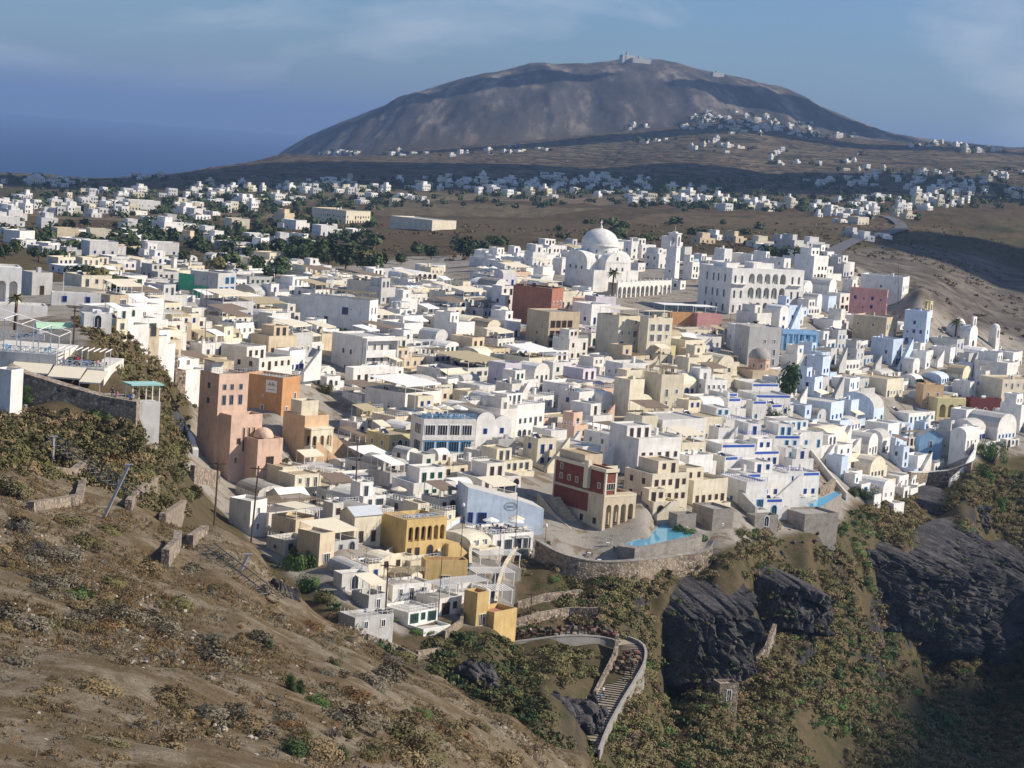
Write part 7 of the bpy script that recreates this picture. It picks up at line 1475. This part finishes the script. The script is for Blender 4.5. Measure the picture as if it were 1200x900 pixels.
# ------------------------------------------------------------------ people, donkeys, terrace furniture
def skin_mesh(name, verts, edges, radii, root=0, sub=1):
    me = bpy.data.meshes.new('tmp'); me.from_pydata(verts, edges, []); o = bpy.data.objects.new('tmp', me); COL.objects.link(o); o.modifiers.new('s', 'SKIN'); sl = me.skin_vertices[0].data
    for i, r in enumerate(radii): sl[i].radius = (r, r) if not isinstance(r, tuple) else r
    sl[root].use_root = True; sb = o.modifiers.new('u', 'SUBSURF'); sb.levels = sub; sb.render_levels = sub; dg = bpy.context.evaluated_depsgraph_get(); dg.update(); r_ = bpy.data.meshes.new_from_object(o.evaluated_get(dg)); r_.name = name; bpy.data.objects.remove(o); bpy.data.meshes.remove(me); return r_
plain('skin', (.48, .29, .20), .6); plain('hair_dark', (.03, .02, .015), .7); plain('trousers_dark', (.03, .035, .05), .9); plain('shirt_purple', (.10, .05, .35), .9); plain('shirt_red', (.55, .05, .08), .9); plain('shirt_blue', (.05, .16, .42), .9); plain('shirt_black', (.03, .03, .035), .9); plain('shirt_white', (.7, .68, .66), .9); plain('shirt_pink', (.55, .25, .28), .9)
PC = {}
def person_mesh(shirt, pose):
    if (shirt, pose) in PC: return PC[(shirt, pose)]
    if pose == 'stand': V = [(0, 0, .95), (0, 0, 1.15), (0, 0, 1.40), (0, 0, 1.50), (0, -.02, 1.66), (.10, 0, .9), (.11, -.02, .5), (.12, .02, .08), (.12, -.14, .05), (-.10, 0, .9), (-.13, .05, .5), (-.12, .06, .08), (-.12, -.10, .05), (.19, 0, 1.38), (.25, .03, 1.12), (.23, -.10, .90), (-.19, 0, 1.38), (-.25, .03, 1.12), (-.23, -.08, .88)]
    else: V = [(0, 0, .50), (0, .02, .72), (0, 0, .98), (0, -.01, 1.08), (0, -.04, 1.24), (.10, -.10, .50), (.12, -.42, .50), (.12, -.42, .08), (.12, -.55, .05), (-.10, -.10, .50), (-.12, -.42, .50), (-.12, -.40, .08), (-.12, -.52, .05), (.19, 0, .95), (.24, -.08, .72), (.15, -.32, .66), (-.19, 0, .95), (-.24, -.08, .72), (-.12, -.34, .68)]
    E = [(0, 1), (1, 2), (2, 3), (3, 4), (0, 5), (5, 6), (6, 7), (7, 8), (0, 9), (9, 10), (10, 11), (11, 12), (2, 13), (13, 14), (14, 15), (2, 16), (16, 17), (17, 18)]; Rr = [.15, .14, .16, .06, .11, .10, .07, .05, .045, .10, .07, .05, .045, .075, .05, .04, .075, .05, .04]
    me = skin_mesh('body', V, E, Rr); [me.materials.append(q) for q in M(shirt, 'trousers_dark', 'skin')]
    zt = .93 if pose == 'stand' else .55
    for p in me.polygons:
        c = p.center; p.use_smooth = True; p.material_index = 1 if c.z < zt and abs(c.x) < .2 and not (pose == 'sit' and c.z > .58) else 0
        if c.z > (1.46 if pose == 'stand' else 1.05) or (abs(c.x) > .2 and c.z < (1.1 if pose == 'stand' else .6)): p.material_index = 2
    PC[(shirt, pose)] = me; return me
HB = MB(); HB.lathe([(.125 * math.cos(t), .125 * math.sin(t)) for t in np.linspace(-.3, PI / 2, 6)], 10); HM = HB.mesh('hair', M('hair_dark'), True)
def person(P, shirt, pose, rz, label):
    o = empty('person', P, rz, label, 'person', 'people in the town'); mobj('body', person_mesh(shirt, pose), o); mobj('hair', HM, o, (0, .0, 1.69 if pose == 'stand' else 1.26)); return o
dk = lambda px, y, z=0.0: LT + Vector(((px - 60) * 327 / FPX, y, z))
for px, y, z, s, pose, rz, lab in ((72, 1.4, 0, 'shirt_purple', 'sit', .3, 'person in purple seated at the cafe terrace rail'), (80, 1.6, 0, 'shirt_black', 'sit', -.4, 'person in black seated behind the crossed rail'), (84, 2.4, 0, 'shirt_black', 'stand', 1.2, 'person in black standing behind the diners'), (88.5, 1.3, 0, 'shirt_red', 'stand', .2, 'person in a red top standing at the rail'), (104, 1.2, 0, 'shirt_blue', 'sit', 2.8, 'person in blue seated with back to the rail'), (112, 2, 0, 'shirt_pink', 'sit', 1.0, 'person in pink seated at the rail end')): person(dk(px, y, z), s, pose, rz, lab)
wt_ = lambda px, py: at(px, py, 313.5)
for px, py, s, pose, rz, lab in ((131.5, 466, 'shirt_black', 'stand', .6, 'person in black on the stone wall edge'), (136.5, 467.5, 'shirt_pink', 'sit', -.3, 'person in pink sitting on the stone wall edge'), (152, 470, 'shirt_blue', 'sit', .4, 'person in blue crouching on the wall end near the kiosk'), (155.5, 470, 'shirt_white', 'sit', -.4, 'person in white beside the kiosk on the wall end')): person(wt_(px, py), s, pose, rz, lab)
b = MB()
for i in range(0): pass
# donkeys
for key, col in (('brown', (.075, .04, .025)), ('dark', (.03, .022, .02)), ('grey', (.16, .14, .125))): plain('fur_' + key, col, .9, 0, .2, 6)
plain('saddle_red', (.17, .06, .045), .9); plain('saddle_tan', (.20, .14, .085), .9)
DV = [(0, 0, .98), (0, .45, .98), (0, -.45, .98), (0, -.72, 1.28), (0, -.86, 1.42), (0, -1.14, 1.22), (.07, -.82, 1.66), (-.07, -.82, 1.66), (.14, -.5, .62), (.14, -.47, .32), (.14, -.50, .03), (-.14, -.5, .62), (-.14, -.52, .32), (-.14, -.50, .03), (.14, .5, .68), (.14, .58, .36), (.14, .54, .03), (-.14, .5, .68), (-.14, .60, .36), (-.14, .56, .03), (0, .66, .92), (0, .74, .55)]
DE = [(0, 1), (0, 2), (2, 3), (3, 4), (4, 5), (4, 6), (4, 7), (2, 8), (8, 9), (9, 10), (2, 11), (11, 12), (12, 13), (1, 14), (14, 15), (15, 16), (1, 17), (17, 18), (18, 19), (1, 20), (20, 21)]
DR = [.26, .25, .24, .15, .13, .075, .035, .035, .09, .055, .05, .09, .055, .05, .11, .06, .05, .11, .06, .05, .04, .03]
dme = skin_mesh('body', DV, DE, DR); DM = {}
for k_ in ('brown', 'dark', 'grey'): q = dme.copy(); q.materials.clear(); q.materials.append(MATS['fur_' + k_]); [setattr(p, 'use_smooth', True) for p in q.polygons]; DM[k_] = q
SB = MB(); SB.lathe([(.3, -.3), (.31, 0), (.3, .3)], 12, a0=-.2, a1=PI + .2); sm_ = {}
for k_ in ('saddle_red', 'saddle_tan'):
    q = SB.mesh('saddle', M(k_)); q.transform(Matrix.Translation((0, 0, .98)) @ Matrix.Rotation(PI / 2, 4, 'X')); sm_[k_] = q
rnd = random.Random(4); n_ = 0; DON = []; plc = []
def pathpos(i, off): k = min(int(i), len(PATH) - 2); return PATH[k].lerp(PATH[k + 1], i - k) + nrm[k] * off + Vector((0, 0, .6))
for i in range(400):
    if n_ >= 34: break
    f = rnd.uniform(5, 34) if n_ < 24 else rnd.uniform(48, 58); off = rnd.uniform(-1.5, 1.5); P = pathpos(f, off)
    if any((P - q).length < 1.25 for q in plc): continue
    plc.append(P); k_ = rnd.choice(('brown', 'brown', 'dark', 'dark', 'grey')); o = empty('donkey', P, rnd.choice((PI / 2, -PI / 2, 0)) + rnd.uniform(-.6, .6), 'x', 'donkey', 'donkeys waiting on the stepped path'); mobj('body', DM[k_], o); sk = rnd.choice(('saddle_red', 'saddle_tan')); mobj('saddle', sm_[sk], o); o.scale = (1.15,) * 3; x, y = proj(P); DON.append((o, x, y, '%s donkey with %s saddle' % ({'brown': 'brown', 'dark': 'blackish', 'grey': 'grey'}[k_], {'saddle_red': 'red', 'saddle_tan': 'tan'}[sk])))
    n_ += 1
LM_ALL = list(LM); LM[:] = [(590, 752, 'the ochre end of the donkey path'), (660, 745, 'the middle of the upper donkey path'), (738, 768, 'the path bend'), (705, 830, 'the lower path steps')]; place_labels(DON, 'donkey')
for px, i, off, s, pose, lab in ((0, 12, 1.0, 'shirt_white', 'stand', 'person in white standing among the donkeys'), (0, 68, -1.2, 'shirt_white', 'stand', 'person in white walking behind the lower donkeys'), (0, 71, -.9, 'shirt_blue', 'stand', 'person in blue walking down below the donkeys'), (0, 83, .3, 'shirt_black', 'stand', 'person in black at the foot of the path steps'), (0, 85, -.8, 'shirt_pink', 'stand', 'person in pink at the foot of the path steps')): person(pathpos(i, off), s, pose, .5, lab)
LM[:] = LM_ALL
# tables, chairs and parasols on the roof terraces
b = MB(); b.lathe([(0, .74), (.42, .74), (.42, .70), (0, .70)], 12); TM = b.mesh('tabletop', M('trim_white')); b = MB(); b.bar((0, 0, 0), (0, 0, .7), .05, n=5); b.box(-.25, -.25, 0, .25, .25, .04); TL = b.mesh('leg', M('metal_grey'))
CM = {}
for mk in ('trim_white', 'wood_dark', 'trim_sky'):
    b = MB(); b.box(-.22, -.22, .42, .22, .22, .47); b.box(-.22, .18, .474, .22, .22, .92); [b.box(x - .025, y - .025, 0, x + .025, y + .025, .416) for x in (-.19, .19) for y in (-.19, .19)]; CM[mk] = b.mesh('seat', M(mk))
UC = {}
for mk in ('canvas_cream', 'canvas_white'):
    b = MB(); n8 = 8
    for k in range(n8): a0, a1 = 2 * PI * k / n8, 2 * PI * (k + 1) / n8; b.poly([(0, 0, 2.9), (1.6 * math.cos(a0), 1.6 * math.sin(a0), 2.3), (1.6 * math.cos(a1), 1.6 * math.sin(a1), 2.3)]); b.quad((1.6 * math.cos(a0), 1.6 * math.sin(a0), 2.3), (1.6 * math.cos(a1), 1.6 * math.sin(a1), 2.3), (1.6 * math.cos(a1), 1.6 * math.sin(a1), 2.1), (1.6 * math.cos(a0), 1.6 * math.sin(a0), 2.1))
    UC[mk] = b.mesh('canopy', M(mk))
b = MB(); b.bar((0, 0, 0), (0, 0, 2.85), .035, n=5); b.lathe([(.3, 0), (.3, .08), (0, .1)], 8); UP = b.mesh('pole', M('metal_grey'))
TAB, CHA, PAR = [], [], []
def cafe_set(Mx, x, y, z, rnd, par):
    P = Mx @ Vector((x, y, z)); rz = rnd.uniform(0, 3); px, py = proj(P); o = empty('cafe_table', P, rz, 'x', 'table', 'cafe tables on the terraces'); mobj('tabletop', TM, o); mobj('leg', TL, o); TAB.append((o, px, py, 'round white cafe table'))
    mk = rnd.choice(('trim_white', 'wood_dark', 'trim_sky'))
    for k in range(2):
        a = rz + PI * k + rnd.uniform(-.4, .4); c = empty('chair', P + Vector((math.cos(a) * .62, math.sin(a) * .62, 0)), a - PI / 2, 'x', 'chair', 'cafe chairs on the terraces'); mobj('seat', CM[mk], c); qx, qy = proj(c.location); CHA.append((c, qx, qy, {'trim_white': 'white', 'wood_dark': 'dark brown', 'trim_sky': 'light blue'}[mk] + ' cafe chair'))
    if par: mk = rnd.choice(('canvas_cream', 'canvas_white')); u = empty('parasol', P + Vector((.75, .5, 0)), 0, 'x', 'parasol', 'parasols on the terraces'); mobj('canopy', UC[mk], u); mobj('pole', UP, u); ux, uy = proj(u.location); PAR.append((u, ux, uy - 8, {'canvas_cream': 'cream', 'canvas_white': 'white'}[mk] + ' eight sided parasol'))
rnd = random.Random(12)
for Mx, R, L, z, n_ in CAFE_DECKS:
    if len(TAB) > 120: break
    nx, ny = max(1, int((R - 1.2) / 2.1)), max(1, int((L - 1.2) / 2.4)); pl = [(i, j) for i in range(nx) for j in range(ny)]; rnd.shuffle(pl)
    for i, j in pl[:n_]: cafe_set(Mx, 1.1 + (R - 1.6) * (i + .3) / nx, 1.1 + (L - 1.6) * (j + .3) / ny, z, rnd, n_ > 4 and rnd.random() < .6)
for hs_, R, L, H, n_ in ((*RESTO, 12), (*OCH, 6)):
    for k in range(n_): cafe_set(hs_.root.matrix_basis, 1.2 + (R - 2.4) * ((k % 6) + .5) / 6, 1.5 + (L - 3) * ((k // 6) + .3) / 2, H + (-.2 if n_ > 6 else -.55), rnd, n_ > 6 and k % 2 == 0)
for px in (70, 78, 86, 96, 106, 116): cafe_set(Matrix.Translation(LT), (px - 60) * 327 / FPX, 2.6, 0, rnd, False)
for px in (68, 78, 88, 98, 108): cafe_set(Matrix.Translation(LT), (px - 60) * 327 / FPX, -9, -3.6, rnd, False)
for px in (5, 20, 36, 52): cafe_set(Matrix.Translation(LT), (px - 60) * 327 / FPX, 2.2, 1.7, rnd, False)
for x, y in ((690, 652), (702, 660), (716, 663), (728, 662), (722, 645), (712, 640), (760, 668), (778, 667), (800, 662), (672, 664), (655, 655)): P_ = hit(x, y, 300.0); cafe_set(Matrix.Translation(P_), 0, 0, 0, rnd, False)
for lst, nn in ((TAB, 'table'), (CHA, 'chair'), (PAR, 'parasol')): place_labels(lst, nn)
for o in bpy.data.objects:
    l = o.get('label')
    if l and o.parent is None:
        for a_, b_ in ((' two storey', ''), (' roof canopy', ' canopy'), ('a sloping front awning', 'an awning'), ('a set back upper room', 'upper room'), ('a rounded vault roof', 'vault roof'), ('a bright blue balustrade', 'blue balustrade'), ('with an outside', 'with'), (' low', ''), ('a railed roof terrace', 'railed roof'), ('a slatted roof pergola', 'roof pergola'), (' eight sided', ''), ('cafe tables on its roof', 'roof cafe'), ('a solar water tank', 'water tank'), ('grey white', 'grey'), ('a slatted pergola', 'pergola'), ('doors under its deck', 'doors below'), ('off white', 'pale'), (' beside the twin', ' by the twin')):
            if len(l.replace(',', '').split()) > 16: l = l.replace(a_, b_)
        o['label'] = l
        if len(l.replace(',', '').split()) > 16: print('LONG', l)
